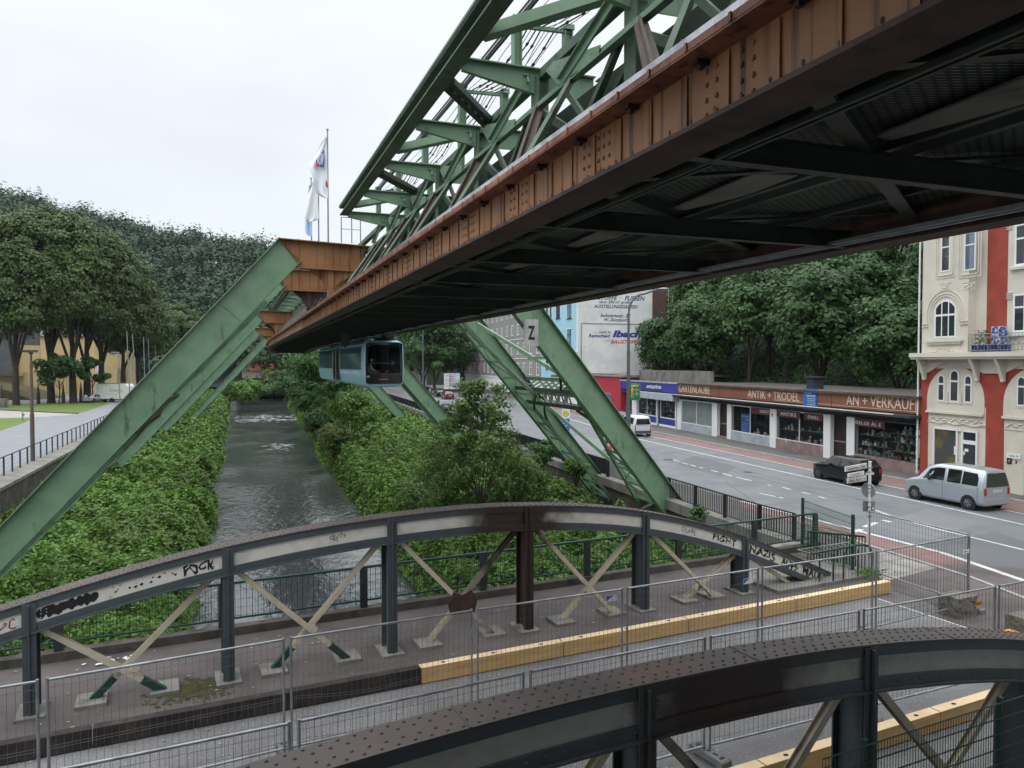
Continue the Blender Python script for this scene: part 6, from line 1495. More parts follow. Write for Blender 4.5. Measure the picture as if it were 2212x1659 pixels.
a=face(1741,870)[0];c=face(1769,870)[0]; mb=MB(FS); mb.box((SO-.2,c,ZS-.35),(SO-.14,a,ZT+.05)); bs=mb.build('blue_sign',M['signblue'],SH)
lettering('Abbeiz-',FS,fs(SO-.202),a-.1,a-.9,ZT-.28,ZT-.06,M['white'],bs,.006); lettering('werkstatt',FS,fs(SO-.202),a-.35,c+.1,ZT-.50,ZT-.32,M['white'],bs,.006)
for i,l in enumerate(('Abbeizen von','Holz, Weichholz','Türen, Truhen','Möbel','ab 10 DM')): lettering(l,FS,fs(SO-.202),a-.45,c+.15,ZT-.66-.14*i,ZT-.57-.14*i,M['white'],bs,.006)
mb=MB(FS); mb.box((SO-.75,t0-.1,ZS-.22),(SO+1.1,t1+.1,ZS-.06)); mb.build('canopy',M['fascia'],SH)
mb=MB(FS); mb.box((SO-.78,t0+1.2,ZS-.1),(SO-.74,t1,ZS-.04)); mb.build('canopy_edge',M['white'],SH)
# bays: (x left, x right, type)
def T_(x,y=930): return face(x,y)[0]
zsill=.75
bays=[(1471.5,1538,'w',None),(1579,1663,'g',(('UNST',1641,1660),)),(1676.5,1779,'g',(('ANTiKE',1685,1719),('ÖBEL',1744,1768))),(1846,1979,'g',(('OELGE ÀL E',1847,1902),))]
pill=[(1463,1471),(1538,1549),(1570.5,1579),(1663,1676.5),(1779,1794),(1829,1846),(1979,1986)]
for i,(x0,x1) in enumerate(pill[:-1]): mb=MB(FS); mb.box((SO-.02,T_(x1),0),(SO+.28,T_(x0),ZW)); mb.build('pillar',M['frame'],SH)
mb=MB(FS); mb.box((SO-.02,T_(1986),0),(SO+.3,T_(1979),ZW)); mb.build('peeling_pillar',PM('peeling_paint',(.5,.5,.48),(.05,.045,.04),3.5,6,lo=.48,hi=.53,rough=.9),SH)
for i,(x0,x1,k,words) in enumerate(bays):
    a,c=T_(x1),T_(x0); pm=M['plinthb'] if i<2 else M['plinthr']
    mb=MB(FS); mb.box((SO-.03,a-.0,0),(SO+.25,c+.0,zsill-(0 if i<3 else .1))); mb.build('plinth',pm,SH)
    zs_=zsill-(0 if i<3 else .1)
    mb=MB(FS); nb=2; 
    for q in range(nb+1): t=a+(c-a)*q/nb; mb.box((SO+.04,t-.03,zs_),(SO+.1,t+.03,ZW))
    mb.box((SO+.04,a,zs_),(SO+.1,c,zs_+.05)); mb.box((SO+.04,a,ZW-.08),(SO+.1,c,ZW)); w=mb.build('shop_window',M['frame'] if i<3 else M['dframe'],SH)
    mb=MB(FS); mb.add([(SO+.07,a,zs_),(SO+.07,c,zs_),(SO+.07,c,ZW),(SO+.07,a,ZW)],[(0,1,2,3)]); mb.build('pane',M['glassg'] if k=='w' else M['glasst'],w,fix=False)
    mb=MB(FS); mb.box((SO+.1,a,zs_-.05),(SO+1.09,c,zs_)); mb.box((SO+1.05,a,zs_),(SO+1.09,c,ZW)); mb.build('display_floor',M['dark'] if k=='g' else M['white'],SH)
    if words:
        for wd,xa,xb in words:
            sa,sb=T_(min(x1,xb+8)),T_(xa-8 if i!=1 else 1622)
            mb=MB(FS); mb.box((SO+.02,sa,ZW-.52),(SO+.05,sb,ZW-.02)); o=mb.build('window_sign',PM('maroon_sign',(.10,.03,.03),rough=.5),SH)
            lettering(wd,FS,fs(SO+.018),T_(xa),T_(xb),ZW-.40,ZW-.14,M['frame'],o,.01,offset=.01,space=1.25)
# doors
for x0,x1 in((1549,1570.5),(1794,1829)):
    mb=MB(FS); mb.box((SO+.35,T_(x1),.12),(SO+.42,T_(x0),ZW)); o=mb.build('door',brickmat('door_lattice',(.045,.022,.016),(.05,.025,.018),(.012,.008,.008),w=.09,h=.05,rot=PI/2+.23,ms=.014),SH)
    mb=MB(FS); mb.box((SO+.32,T_(x1),1.15),(SO+.35,T_(x0),1.25)); mb.build('door_rail',M['plinthr'],o)
    mb=MB(FS); mb.box((SO-.05,T_(x1),0),(SO+.4,T_(x0),.12)); mb.build('door_step',M['plinthr'],SH)
# display goods
cols=[(.55,.53,.48),(.62,.6,.58),(.3,.2,.12),(.12,.3,.5),(.05,.45,.22),(.4,.3,.2),(.15,.12,.1),(.6,.55,.4),(.25,.25,.27)]
GM=[PM('goods_%d'%i,c,rough=.4) for i,c in enumerate(cols)]
def goods(x0,x1,n,zlo,zhi,seed,shelves,lab):
    rs=random.Random(seed); G=thing('display_goods',lab,'shop goods',FS((SO+.5,(T_(x0)+T_(x1))/2,zlo)),'goods in the shop windows')
    mbs=[MB(FS) for _ in cols]
    for i in range(n):
        t=rs.uniform(T_(x1)+.1,T_(x0)-.1); k=rs.randrange(len(shelves)); z=shelves[k]; o=SO+rs.uniform(.18,.8); h=rs.uniform(.08,.34); w=rs.uniform(.04,.16); c=rs.choice([0,0,1,1,2,3,5,6,7,8] if rs.random()<.95 else [4])
        q=rs.random()
        if q<.35: mbs[c].tube((o,t,z),(o,t,z+h*.6),w*.6,w*.25,8); mbs[c].tube((o,t,z+h*.6),(o,t,z+h),w*.25,w*.5,8)
        elif q<.6: mbs[c].ell((o,t,z+w*.7),(w*.7,w*.7,w*.7),8,6)
        elif q<.8: mbs[c].box((o,t-w,z),(o+.05,t+w,z+h))
        else: mbs[c].tube((o,t,z),(o,t,z+h),w*.35,w*.3,8); mbs[c].tube((o,t,z+h),(o,t,z+h+.15),w*.9,w*.5,8)
    for z in shelves[1:]: mbs[6].box((SO+.2,T_(x1)+.1,z-.03),(SO+.7,T_(x0)-.1,z))
    for m_,mm in zip(mbs,GM):
        if m_.v: m_.build('goods',mm,G)
    return G
goods(1622,1662,22,.75,3,1,[.76],'bowls and lamps on the floor of the UNST window')
goods(1680,1720,22,.75,3,2,[.76,1.5],'flowers, green figure and pictures in the ANTiKE window')
goods(1728,1776,20,.75,3,3,[.76,1.6],'chairs and boxes in the ÖBEL window')
goods(1848,1912,75,.65,3,4,[.66,1.25,1.9],'crowded crockery and dolls under the OELGE sign')
goods(1914,1978,75,.65,3,5,[.66,1.15,1.7,2.2],'crowded crockery on shelves beside the peeling pillar')
a,c=T_(1616),T_(1598); mb=MB(FS); mb.box((SO+.12,a,.8),(SO+.14,c,2.3)); o=mb.build('poster',M['signblue'],SH)
lettering('Gartenlaube',FS,fs(SO+.118),c-.1,a+.1,2.0,2.2,M['white'],o,.004); lettering('u. Antik',FS,fs(SO+.118),c-.6,a+.1,1.75,1.93,M['white'],o,.004)
for i in range(5): lettering(('Möbel und Trödel','Ankauf Verkauf','Mo - Fr 10 - 18','Haushalts','Auflösungen')[i],FS,fs(SO+.118),c-.1,a+.2+.1*(i%2),1.5-.15*i,1.58-.15*i,M['white'],o,.004)
a=T_(1668,930); lettering('18',FS,fs(SO-.022),a+.12,a-.12,2.35,2.6,INK,SH,.01)
mb=MB(FS); mb.box((SO+2,T_(1706),ZT-.2),(SO+2.8,T_(1690),ZT+.75)); mb.box((SO+1.9,T_(1708),ZT+.75),(SO+2.9,T_(1688),ZT+.85)); mb.build('chimney',PM('dark_chimney',(.03,.035,.045),rough=.8),SH)
# --- blue antique shop
AS=thing('shop_building','small antique shop with royal blue fascia and blue plinth','building',FS((SO,(tB+tC)/2,0)))
ZA=face(1455,849)[1]; ZB2=face(1455,829)[1]
mb=MB(FS); mb.box((SO+1.0,tB,0),(SO+8,tC,ZB2)); mb.box((SO+.1,tB,ZA-.4),(SO+1.0,tC,ZB2)); mb.build('wall',M['fascia'],AS)
mb=MB(FS); mb.box((SO-.1,tB,ZA),(SO+.1,tC,ZB2)); o=mb.build('fascia',M['blue'],AS)
mb=MB(FS); mb.box((SO-.14,tB,ZB2),(SO+.1,tC,ZB2+.12)); mb.box((SO-.7,tB,ZA-.75),(SO+.3,T_(1372,850),ZA-.1)); mb.build('white_trim',M['plinthb'],AS)
mb=MB(FS); mb.box((SO-.13,T_(1432,840),ZA+.08),(SO-.1,T_(1389,840),ZB2-.02)); o2=mb.build('name_board',M['navy'],AS)
lettering('ANTIQUITÄTEN',FS,fs(SO-.131),T_(1399,840),T_(1431,840),ZA+.25,ZB2-.25,M['frame'],o2,.01,offset=.02)
for x0,x1 in((1378,1417),(1426,1458)):
    mb=MB(FS); a,c=T_(x1,890),T_(x0,890)
    for q in(0,.5,1) if x0<1400 else (0,1): t=a+(c-a)*q; mb.box((SO+.02,t-.04,.9),(SO+.1,t+.04,ZA-.75))
    mb.box((SO+.02,a,.85),(SO+.1,c,.95)); w=mb.build('shop_window',M['frame'],AS)
    mb=MB(FS); mb.add([(SO+.06,a,.9),(SO+.06,c,.9),(SO+.06,c,ZA-.7),(SO+.06,a,ZA-.7)],[(0,1,2,3)]); mb.build('pane',M['glasst'],w,fix=False)
    mb=MB(FS); mb.box((SO-.02,a-.2,.22),(SO+.1,c+.2,.85)); mb.build('plinth',M['blue'],AS); mb=MB(FS); mb.box((SO-.03,a-.2,0),(SO+.12,c+.2,.22)); mb.box((SO-.02,a-.28,0),(SO+.15,a-.05,ZA-.7)); mb.build('pillar',M['frame'],AS)
mb=MB(FS); mb.box((SO+.5,T_(1426,890),.05),(SO+.55,T_(1417,890),ZA-.7)); mb.build('door',M['dframe'],AS)
mb=MB(FS); mb.box((SO-.05,T_(1376,890),0),(SO+.2,T_(1366,890),ZA-.7)); mb.build('white_door',M['frame'],AS)
goods(1380,1416,34,.9,3,6,[.95,1.5,2.0],'goods in the left window of the blue antique shop'); goods(1427,1457,34,.9,3,7,[.95,1.5,2.0],'goods in the right window of the blue antique shop')
mb=MB(FS); mb.box((SO+2.2,tB-2,0),(SO+2.6,tC,ZB2+1.25)); mb.build('parapet_wall',M['conc'],None,'streaked grey concrete parapet behind the blue antique shop','wall')
# --- crimson garage
RG=thing('garage_building','crimson garage with multi pane grey doors','building',FS((SO,(tC+tD)/2,0)))
ZG=face(1300,813)[1]
mb=MB(FS); mb.box((SO-.05,tC,0),(SO+9,tD,ZG)); mb.build('wall',M['redg'],RG)
mb=MB(FS); mb.box((SO-.2,tC-.3,ZG),(SO+14,tD,ZG+.14)); mb.box((SO+1,tC-.2,ZG+.14),(SO+12,tD,ZG+.3)); mb.build('roof',M['conc'],RG)
for x0,x1 in((1260,1294),(1296,1321)):
    a,c=T_(x1,870),T_(x0,870); zt_2=face(1290,846)[1]
    mb=MB(FS); mb.box((SO-.08,a,.1),(SO-.05,c,zt_2)); dr=mb.build('garage_door',M['greyh'],RG)
    mb=MB(FS)
    for i in range(4):
        for j in range(4):
            u0=a+(c-a)*(i+.12)/4;u1=a+(c-a)*(i+.88)/4;v0=zt_2*.42+(zt_2*.55)*(j+.1)/4;v1=zt_2*.42+(zt_2*.55)*(j+.9)/4
            mb.add([(SO-.085,u0,v0),(SO-.085,u1,v0),(SO-.085,u1,v1),(SO-.085,u0,v1)],[(0,1,2,3)])
    mb.build('panes',M['glass'],dr,fix=False)
mb=MB(FS); a,c=T_(1267,825),T_(1253,825); mb.box((SO-.2,a,ZG-1.35),(SO-.05,c,ZG-.45)); o=mb.build('small_sign',M['cwall'],RG); lettering('EDV-IN',FS,fs(SO-.201),c-.1,a+.1,ZG-1.1,ZG-.7,INK,o,.01)
# --- painted gable house, blue street front
GH=thing('gable_house','tall house with a sky blue street front and a white gable painted with adverts','house',FS((SO+5,tD+8,0)))
ow=gable(1409,700,tD)[0]; HT=19.0
mb=MB(FS); mb.box((SO,tD,0),(ow+.2,tE,HT)); mb.build('wall',M['gablew'],GH)
mb=MB(FS); mb.box((SO-.06,tD+.02,3.9),(SO-.002,tE,HT)); mb.build('street_front',M['blueh'],GH)
mb=MB(FS); mb.box((SO-.08,tD+.02,0),(SO-.002,tE,3.9)); mb.box((SO-.1,tD-.05,3.9),(SO-.001,tD+.5,HT)); mb.build('corner_strip',M['frame'],GH)
ob=gable(1440,760,tD)[0]; o3=gable(1482,760,tD)[0]
mb=MB(FS); mb.box((ow,tD-.25,3),(ob,tD+6,HT)); mb.box((ow+.3,tD-.4,3),(ow+1.2,tD-.25,gable(1425,693,tD)[1])); mb.build('brick_pier',M['brickd'],GH)
ol=gable(1450,760,tD)[0]; zgw=gable(1470,663,tD)[1]
mb=MB(FS); mb.box((ob,tD+.3,3),(ol,tD+6,HT)); mb.build('rear_wall',M['brickd'],GH)
mb=MB(FS); mb.box((ol,tD-.2,3),(o3,tD+1.2,zgw)); mb.build('grey_wall',M['conc'],GH)
mb=MB(FS)
for o_ in(ob+.05,ol-.05): mb.tube((o_,tD-.35,3.5),(o_,tD-.35,17),.03,None,5)
z=4.0
while z<17: mb.tube((ob+.05,tD-.35,z),(ol-.05,tD-.35,z),.025,None,5); z+=.9
mb.box((ob,tD-.7,gable(1445,672,tD)[1]),(ol+.8,tD-.2,gable(1445,672,tD)[1]+.12))
mb.build('fire_ladder',M['pipe'],GH)
def gt(s,x0,x1,y0,y1,mat,sh=.25,bold=.02,sp=1):
    a=gable(x0,y1,tD)[0];c=gable(x1,y1,tD)[0]; z0=gable((x0+x1)/2,y1,tD)[1];z1=gable((x0+x1)/2,y0,tD)[1]
    lettering(s,FS,lambda u,v,d:(u,tD-d,v),a,c,z0,z1,mat,GH,.015,'painted_letters',sh,bold,sp)
gt('BAUSTOFFE  ·  FLIESEN',1266,1393,638.5,648.5,M['navy']); gt('über 350 m² großer',1294.5,1367,649.5,657.5,M['navy'],.25,.01); gt('AUSSTELLUNGSGARTEN',1283,1377,658.5,666,M['navy'])
gt('Industriestr. 27',1297,1363,678,685.5,M['teal']); gt('W.-Sonnborn',1304.5,1357,687,694.5,M['teal'])
gt('... und in',1284.5,1319.5,714.5,719.5,M['navy']); gt('Remscheid',1271.5,1318,721.5,729,M['navy']); gt('Ibach',1323,1386,714,729,PM('advert_blue',(.03,.05,.22),rough=.8),.25,.05); gt('BAUSTOFFE',1319.5,1382,734.5,742.5,PM('advert_red',(.45,.03,.02),rough=.8))
mb=MB(FS); zl=gable(1330,700,tD)[1]; mb.box((SO+.5,tD-.06,zl),(ow-.2,tD,zl+.06)); mb.build('ledge',M['conc'],GH)
mb=MB(FS); od=gable(1255,760,tD)[0]; mb.tube((od,tD-.1,ZG),(od,tD-.1,zl),.05,None,6); mb.build('downpipe',M['conc'],GH)
mb=MB(FS); oc,zc=gable(1388,794,tD); mb.beam((oc-.3,tD-.05,zc-.9),(oc-.3,tD-.6,zc-.6),.06,.06); mb.beam((oc-.3,tD-.6,zc-.6),(oc+.3,tD-.8,zc-.2),.06,.06); mb.box((oc+.0,tD-1.1,zc-.15),(oc+.8,tD-.7,zc+.2)); mb.build('gable_camera',M['galv'],GH)
rowsz=[(774,797),(712,749),(652,689),(592,628)]
for k,(x0,x1) in enumerate(((1180.5,1185),(1189,1193),(1202,1211),(1226,1236))):
    for j,(y0,y1) in enumerate(rowsz):
        za=face(x0,y1)[1];zb_=face(x0,y0)[1]; winrect(GH,T_(x1,750),T_(x0,750),za,zb_,SO-.06,fm=M['dframe'],bars=(.5,),cross=.3,surround=M['frame'] )
for x0,x1 in((1176,1183),(1190,1196),(1205,1211),(1220,1228)):
    mb=MB(FS); mb.box((SO-.09,T_(x1,850),.2),(SO-.081,T_(x0,850),3.0)); mb.build('ground_floor_opening',M['dframe'],GH)
mb=MB(FS); mb.box((SO-.12,tD+.02,0),(SO-.081,tE,.8)); mb.build('plinth',M['conc'],GH)
mb=MB(FS); mb.box((SO-.25,tD,7.9),(SO-.06,tE,8.15)); mb.box((SO-.2,tD,3.8),(SO-.06,tE,3.98)); mb.build('cornice',M['frame'],GH)
# grey and pink houses
def rowhouse(name,label,ta,tb,mat,cols,H,fm,rows=((1.0,2.6),(4.5,6.4),(8.1,10),(11.6,13.4),(15,16.8)),bay=False):
    T=thing(name,label,'house',FS((SO,(ta+tb)/2,0))); mb=MB(FS); mb.box((SO,ta+.01,0),(SO+11,tb-.01,H)); mb.build('wall',mat,T)
    mb=MB(FS); mb.box((SO-.15,ta,3.5),(SO-.001,tb,3.75)); mb.box((SO-.3,ta,H-.4),(SO-.001,tb,H)); mb.box((SO-.08,ta,7.2),(SO-.001,tb,7.32)); mb.box((SO-.08,ta,10.7),(SO-.001,tb,10.82)); mb.build('cornice',M['frame'],T)
    mb=MB(FS); mb.box((SO-.06,ta+.01,0),(SO-.001,tb-.01,3.5)); mb.build('ground_floor',M['frame'],T)
    mb=MB(FS); mb.box((SO-.09,ta+.01,0),(SO-.062,tb-.01,.8)); mb.build('plinth',M['conc'],T)
    for i in range(cols):
        c=ta+(tb-ta)*(i+.5)/cols
        for j,(z0,z1) in enumerate(rows): 
            if z1<H: winrect(T,c-.55,c+.55,z0,z1,SO-(.06 if j==0 else .0)-.01,fm=M['frame'],surround=M['frame'])
    mb=MB(FS); mb.prism([(SO-.3,H),(SO+11,H),(SO+5.5,H+4)],ta,tb,1); mb.build('roof',M['roof'],T); return T
rowhouse('grey_house','long grey rendered house with white framed windows behind the lattice leg',tE,tF,M['greyh'],11,17.2,0)
rowhouse('pink_house','pale pink house at the far end of the terrace',tF,tG,M['pinkh'],4,16.2,0)
mb=MB(FS); 
# --- cream and red corner house
CH_=thing('corner_house','cream and red Art Nouveau house with arched windows and an iron balcony','house',FS((SO,tA-10,0)))
HS=SO+.02; tR=20.0; HTT=17
mb=MB(FS); mb.box((HS,tR-14,0),(HS+11,tA,HTT)); mb.build('wall',M['cwall'],CH_)
zc0=face(1990,772)[1]; zc1=face(1990,763)[1]
def cx(x,y): return face(x,y,HS)
# bay above the cornice
BO=HS-.45
tb0=face(1994,650,BO)[0]; tb1=face(2092,650,BO)[0]
# red panels
def poly(fr,pts,o,th,mat,name,T):
    mb=MB(fr); n=len(pts); mb.add([(o,t,z) for t,z in pts]+[(o-th,t,z) for t,z in pts],[tuple(range(n)),tuple(range(2*n-1,n-1,-1))]+[(i,i+n,(i+1)%n+n,(i+1)%n) for i in range(n)]); return mb.build(name,mat,T)
zt2=HTT-.5
P=lambda x,y,o=HS:face(x,y,o)
xa,xb=2132,2176
poly(FS,[(P(xa,650)[0],zc1+.05),(P(xb,650)[0],zc1+.05),(P(xb,650)[0],zt2),(P(xa,650)[0],zt2)],HS,.012,M['redb'],'red_strip',CH_)
# lower red field with arch cut (arches as cream shapes on top)
zb=0
poly(FS,[(tA,0),(P(2004,1000)[0],0),(P(2004,1000)[0],P(2004,880)[1]),(P(2130,900)[0],P(2130,880)[1]),(P(2130,900)[0],0),(P(2169,1000)[0],0),(P(2169,900)[0],P(2169,880)[1]),(tR-14,P(2169,880)[1]),(tR-14,zc0-.62),(tA,zc0-.62)],HS,.012,M['redb'],'red_field',CH_)
def archshape(cxp,w,z0,zs_,n=14,k=1.0):
    return [(cxp-w,z0),(cxp-w,zs_)]+[(cxp-w*math.cos(PI*i/n),zs_+w*k*math.sin(PI*i/n)) for i in range(1,n)]+[(cxp+w,zs_),(cxp+w,z0)]
c1=(P(2004,840)[0]+P(2128,840)[0])/2; w1=abs(P(2004,840)[0]-P(2128,840)[0])/2; z0a=P(2060,890)[1]; ztop=P(2060,791)[1]
c2=P(2169,840)[0]-w1
for cc,ww in((c1,w1),(c2,w1)):
    poly(FS,archshape(cc,ww,z0a,ztop-ww*.95,18,.95),HS-.012,.02,M['cwall'],'arch_field',CH_)
    for dx,wz,h1 in((-.47*ww,.23,.62),(0,.29,1.0),(.47*ww,.23,.62)):
        zt3=P(2060,799)[1]-(0 if dx==0 else .27); zb3=P(2060,868)[1]
        sh=archshape(cc+dx,wz,zb3,zt3-wz); poly(FS,archshape(cc+dx,wz+.07,zb3-.08,zt3-wz),HS-.032,.03,M['cwall'],'window_reveal',CH_)
        w_=poly(FS,sh,HS-.062,.004,M['frame'],'window',CH_); 
        poly(FS,archshape(cc+dx,wz-.07,zb3+.07,zt3-wz),HS-.066,.003,M['glass'],'pane',w_); mb=MB(FS); mb.box((HS-.078,cc+dx-wz,zb3+(zt3-zb3)*.62),(HS-.066,cc+dx+wz,zb3+(zt3-zb3)*.62+.09)); mb.build('transom',M['frame'],w_)
    for q in(-.235,.235): mb=MB(FS); mb.box((HS-.10,cc+q*ww-.05,P(2060,872)[1]),(HS-.032,cc+q*ww+.05,P(2060,848)[1])); mb.build('column',M['cwall'],CH_)
    mb=MB(FS); mb.box((HS-.14,cc-ww,z0a-.12),(HS-.02,cc+ww,z0a)); mb.build('string_course',M['cwall'],CH_)
    mb=MB(FS); rs=random.Random(9)
    for i in range(26): t=cc-ww+.2+(2*ww-.4)*i/25; z=z0a-.42+.08*math.sin(i*1.7); mb.ell((HS-.03,t,z),(.02,.10,.05),6,4)
    mb.box((HS-.035,cc-ww+.05,z0a-.66),(HS-.012,cc+ww-.05,z0a-.62)); mb.build('relief_frieze',M['cwall'],CH_)
# shop front of the house
a,c=P(2100,960)[0],P(2019,960)[0]; zt4=P(2060,926)[1]
mb=MB(FS)
tm=P(2069,960)[0]; t2=P(2079,960)[0]; t3=P(2112,960)[0]
for u in(P(2019,960)[0],tm,t2-.05,t3): mb.box((HS-.09,u-.05,.15),(HS-.02,u+.05,zt4))
mb.box((HS-.09,t3,zt4-.1),(HS-.02,P(2019,960)[0],zt4)); mb.box((HS-.088,t3,P(2090,955)[1]-.1),(HS-.02,t2,P(2090,955)[1]+.1)); w_=mb.build('shop_window',M['frame'],CH_)
mb=MB(FS); mb.add([(HS-.04,tm,.15),(HS-.04,P(2019,960)[0],.15),(HS-.04,P(2019,960)[0],zt4),(HS-.04,tm,zt4)],[(0,1,2,3)]); mb.build('pane',PM('ochre_glass',(.06,.065,.065),(.13,.105,.03),.9,2,lo=.5,hi=.62,rough=.08),w_,fix=False)
mb=MB(FS); mb.add([(HS-.04,t3,.15),(HS-.04,t2,.15),(HS-.04,t2,zt4),(HS-.04,t3,zt4)],[(0,1,2,3)]); mb.build('door_pane',M['glass'],w_,fix=False)
mb=MB(FS); q=P(2090,965)[0]; mb.box((HS-.05,q-.1,1.75),(HS-.043,q+.14,1.9)); mb.tube((HS-.05,q+.2,1.65),(HS-.044,q+.2,1.65),.1,None,12); mb.box((HS-.05,tm+.02,1.5),(HS-.043,tm+.2,1.95)); mb.build('door_notices',M['frame'],w_)
mb=MB(FS); zz=zt4+.35
for i in range(24):
    u=i/23; t=c+.3-(c-t3+.6)*u; z=zz-.12*abs(math.sin(u*PI*3)); z2=zz-.12*abs(math.sin((u+1/23)*PI*3)); t2_=c+.3-(c-t3+.6)*(u+1/23)
    mb.beam((HS-.03,t,z),(HS-.03,t2_,z2),.05,.05)
mb.box((HS-.05,t3-.3,zz+.35),(HS-.002,c+.4,zz+.41)); mb.build('swag_moulding',M['cwall'],CH_)
# house sign corner
q0,q1=P(2176,982)[0],P(2206,982)[0]; zz=P(2190,985)[1]
mb=MB(FS); mb.box((HS-.05,q1,zz-.12),(HS-.012,q0,zz+.12)); o=mb.build('name_plate',M['frame'],CH_); lettering('Apotheke · Ufer',FS,fs(HS-.051),q0-.15,q1+.1,zz-.06,zz+.06,M['teal'],o,.004)
mb=MB(FS); z=P(2190,997)[1]; mb.box((HS-.04,P(2186,997)[0],z-.14),(HS-.012,P(2176,997)[0],z+.14)); o=mb.build('vent_grille',M['black'],CH_); mb=MB(FS); mb.tube((HS-.045,P(2181,997)[0],z),(HS-.041,P(2181,997)[0],z),.08,None,10); mb.build('vent_ring',M['conc'],o)
lettering('28',FS,fs(HS-.014),P(2193,998)[0],P(2198,998)[0],z-.08,z+.08,INK,CH_,.01)
# cornice with consoles
mb=MB(FS); mb.box((HS-.85,tA-.0,zc0),(HS,tR-14,zc1)); mb.box((HS-.75,tA,zc0-.12),(HS,tR-14,zc0)); mb.box((HS-.62,tA+.02,zc0-.62+.5),(HS-.012,tR-14,zc0-.12)); mb.build('cornice',M['cwall'],CH_)
for cc,ww in((c1,w1+.35),(c1-2*w1-2.2,w1+.35)):
    # wavy cream underside between arches
    pass
arc=[(tA+.02,zc0-.05)]
pts=[]
zlow=zc0-.85
for i in range(40):
    t=tA-(tA-(tR-8))*i/39
    zz=zlow
    for cc in(c1,c2):
        ww=w1+.25; d_=abs(t-cc)
        if d_<ww*1.05: zz=max(zz,(ztop+.25)-ww*.95*(1-math.sqrt(max(0,1-(d_/(ww*1.05))**2)))*1.0)
    pts.append((t,min(zz,zc0-.14)))
poly(FS,[(tA,zc0-.1)]+pts+[(pts[-1][0],zc0-.1)],HS-.012,.10,M['cwall'],'console_band',CH_)
for x in(2003,2117,2173): 
    t=P(x,790)[0]; mb=MB(FS); mb.prism([(HS-.7,zc0-.12),(HS-.1,zc0-.12),(HS-.1,zc0-1.25),(HS-.25,zc0-1.15),(HS-.45,zc0-.6)],t-.1,t+.1,1); mb.ell((HS-.2,t,zc0-1.2),(.1,.12,.1),8,5); mb.build('console',M['cwall'],CH_)
# upper bay
bz0=zc1
poly(FS,[(tb0,bz0),(tb1,bz0),(tb1,HTT-.3),(tb0,HTT-.3)],HS-.001,.449,M['cwall'],'bay',CH_)
mb=MB(FS); tl=tb0+.01; mb.tube((HS-.15,tA+.06,0.2),(HS-.15,tA+.06,HTT),.05,None,6); mb.build('downpipe',M['frame'],CH_)
# upper windows
Pb=lambda x,y:face(x,y,BO)
for x0,x1,y0,y1,g in((2033,2053,510,588,M['glass']),(2083,2108,504,586,M['glassb'])):
    ta_,tb_=Pb(x1,550)[0],Pb(x0,550)[0]; za,zb_=Pb(x0,y1)[1],Pb(x0,y0)[1]
    for k,(dd,th) in enumerate(((.30,.03),(.17,.05))):
        mb=MB(FS)
        for u0,u1,v0,v1 in((ta_-dd-.05,ta_-dd,za-dd,zb_+dd),(tb_+dd,tb_+dd+.05,za-dd,zb_+dd),(ta_-dd,tb_+dd,za-dd-.05,za-dd),(ta_-dd,tb_+dd,zb_+dd,zb_+dd+.05)): mb.box((BO-th,u0,v0),(BO-.001,u1,v1))
        mb.build('moulding',M['cwall'],CH_)
    winrect(CH_,ta_,tb_,za,zb_,BO,bars=(),cross=.33,gm=g,sill=False)
    mb=MB(FS); rs=random.Random(int(x0)); c_=(ta_+tb_)/2
    for i in range(9): mb.ell((BO-.01,c_+rs.uniform(-.3,.3),za-.78+rs.uniform(-.12,.12)),(.02,.07,.05),6,4)
    mb.box((BO-.02,c_-.42,za-.62),(BO-.001,c_+.42,za-.6)); mb.box((BO-.02,c_-.42,za-.97),(BO-.001,c_+.42,za-.95)); mb.build('relief_panel',M['cwall'],CH_)
# big arched window
ca=(Pb(2019,690)[0]+Pb(2066,690)[0])/2; wa=abs(Pb(2019,690)[0]-Pb(2066,690)[0])/2; z0_=Pb(2040,730)[1]; z1_=Pb(2040,648)[1]
for dd in(.52,.34,.2):
    n=18; mb=MB(FS); pp=archshape(ca,wa+dd,z0_+.9,z1_-wa,n)
    for a_,b_ in zip(pp,pp[1:]): mb.beam((BO-.02,*a_),(BO-.02,*b_),.04,.05,(1,0,0))
    mb.build('arch_moulding',M['cwall'],CH_)
w_=poly(FS,archshape(ca,wa,z0_,z1_-wa),BO,.02,M['frame'],'window',CH_)
for sgn_,(u0,u1) in((0,(-.86,-.36)),(1,(-.26,.26)),(2,(.36,.86))):
    zm_=z0_+(z1_-z0_)*.60
    mb=MB(FS); mb.add([(BO-.023,ca+u0*wa,z0_+.1),(BO-.023,ca+u1*wa,z0_+.1),(BO-.023,ca+u1*wa,zm_-.05),(BO-.023,ca+u0*wa,zm_-.05)],[(0,1,2,3)])
    zs_=z1_-wa; top=lambda u:zs_+wa*math.sqrt(max(0,1-(u)**2))-.10
    pp=[(ca+u0*wa,zm_+.06),(ca+u1*wa,zm_+.06)]+[(ca+(u1+(u0-u1)*i/5)*wa,max(zm_+.07,top(u1+(u0-u1)*i/5))) for i in range(6)]
    mb.add([(BO-.023,*p) for p in pp],[tuple(range(len(pp)))]); mb.build('pane',M['glass'],w_,fix=False)
mb=MB(FS); mb.box((BO-.16,ca-wa-.5,z0_-.22),(BO-.001,ca+wa+.5,z0_-.1)); mb.box((BO-.10,ca-wa-.38,z0_-.34),(BO-.001,ca+wa+.38,z0_-.22)); mb.build('window_sill',M['cwall'],CH_)
mb=MB(FS); rs=random.Random(3)
for i in range(22): mb.ell((BO-.01,ca+rs.uniform(-.95,.95),z0_-.72+rs.uniform(-.2,.2)),(.02,.09,.05),6,4)
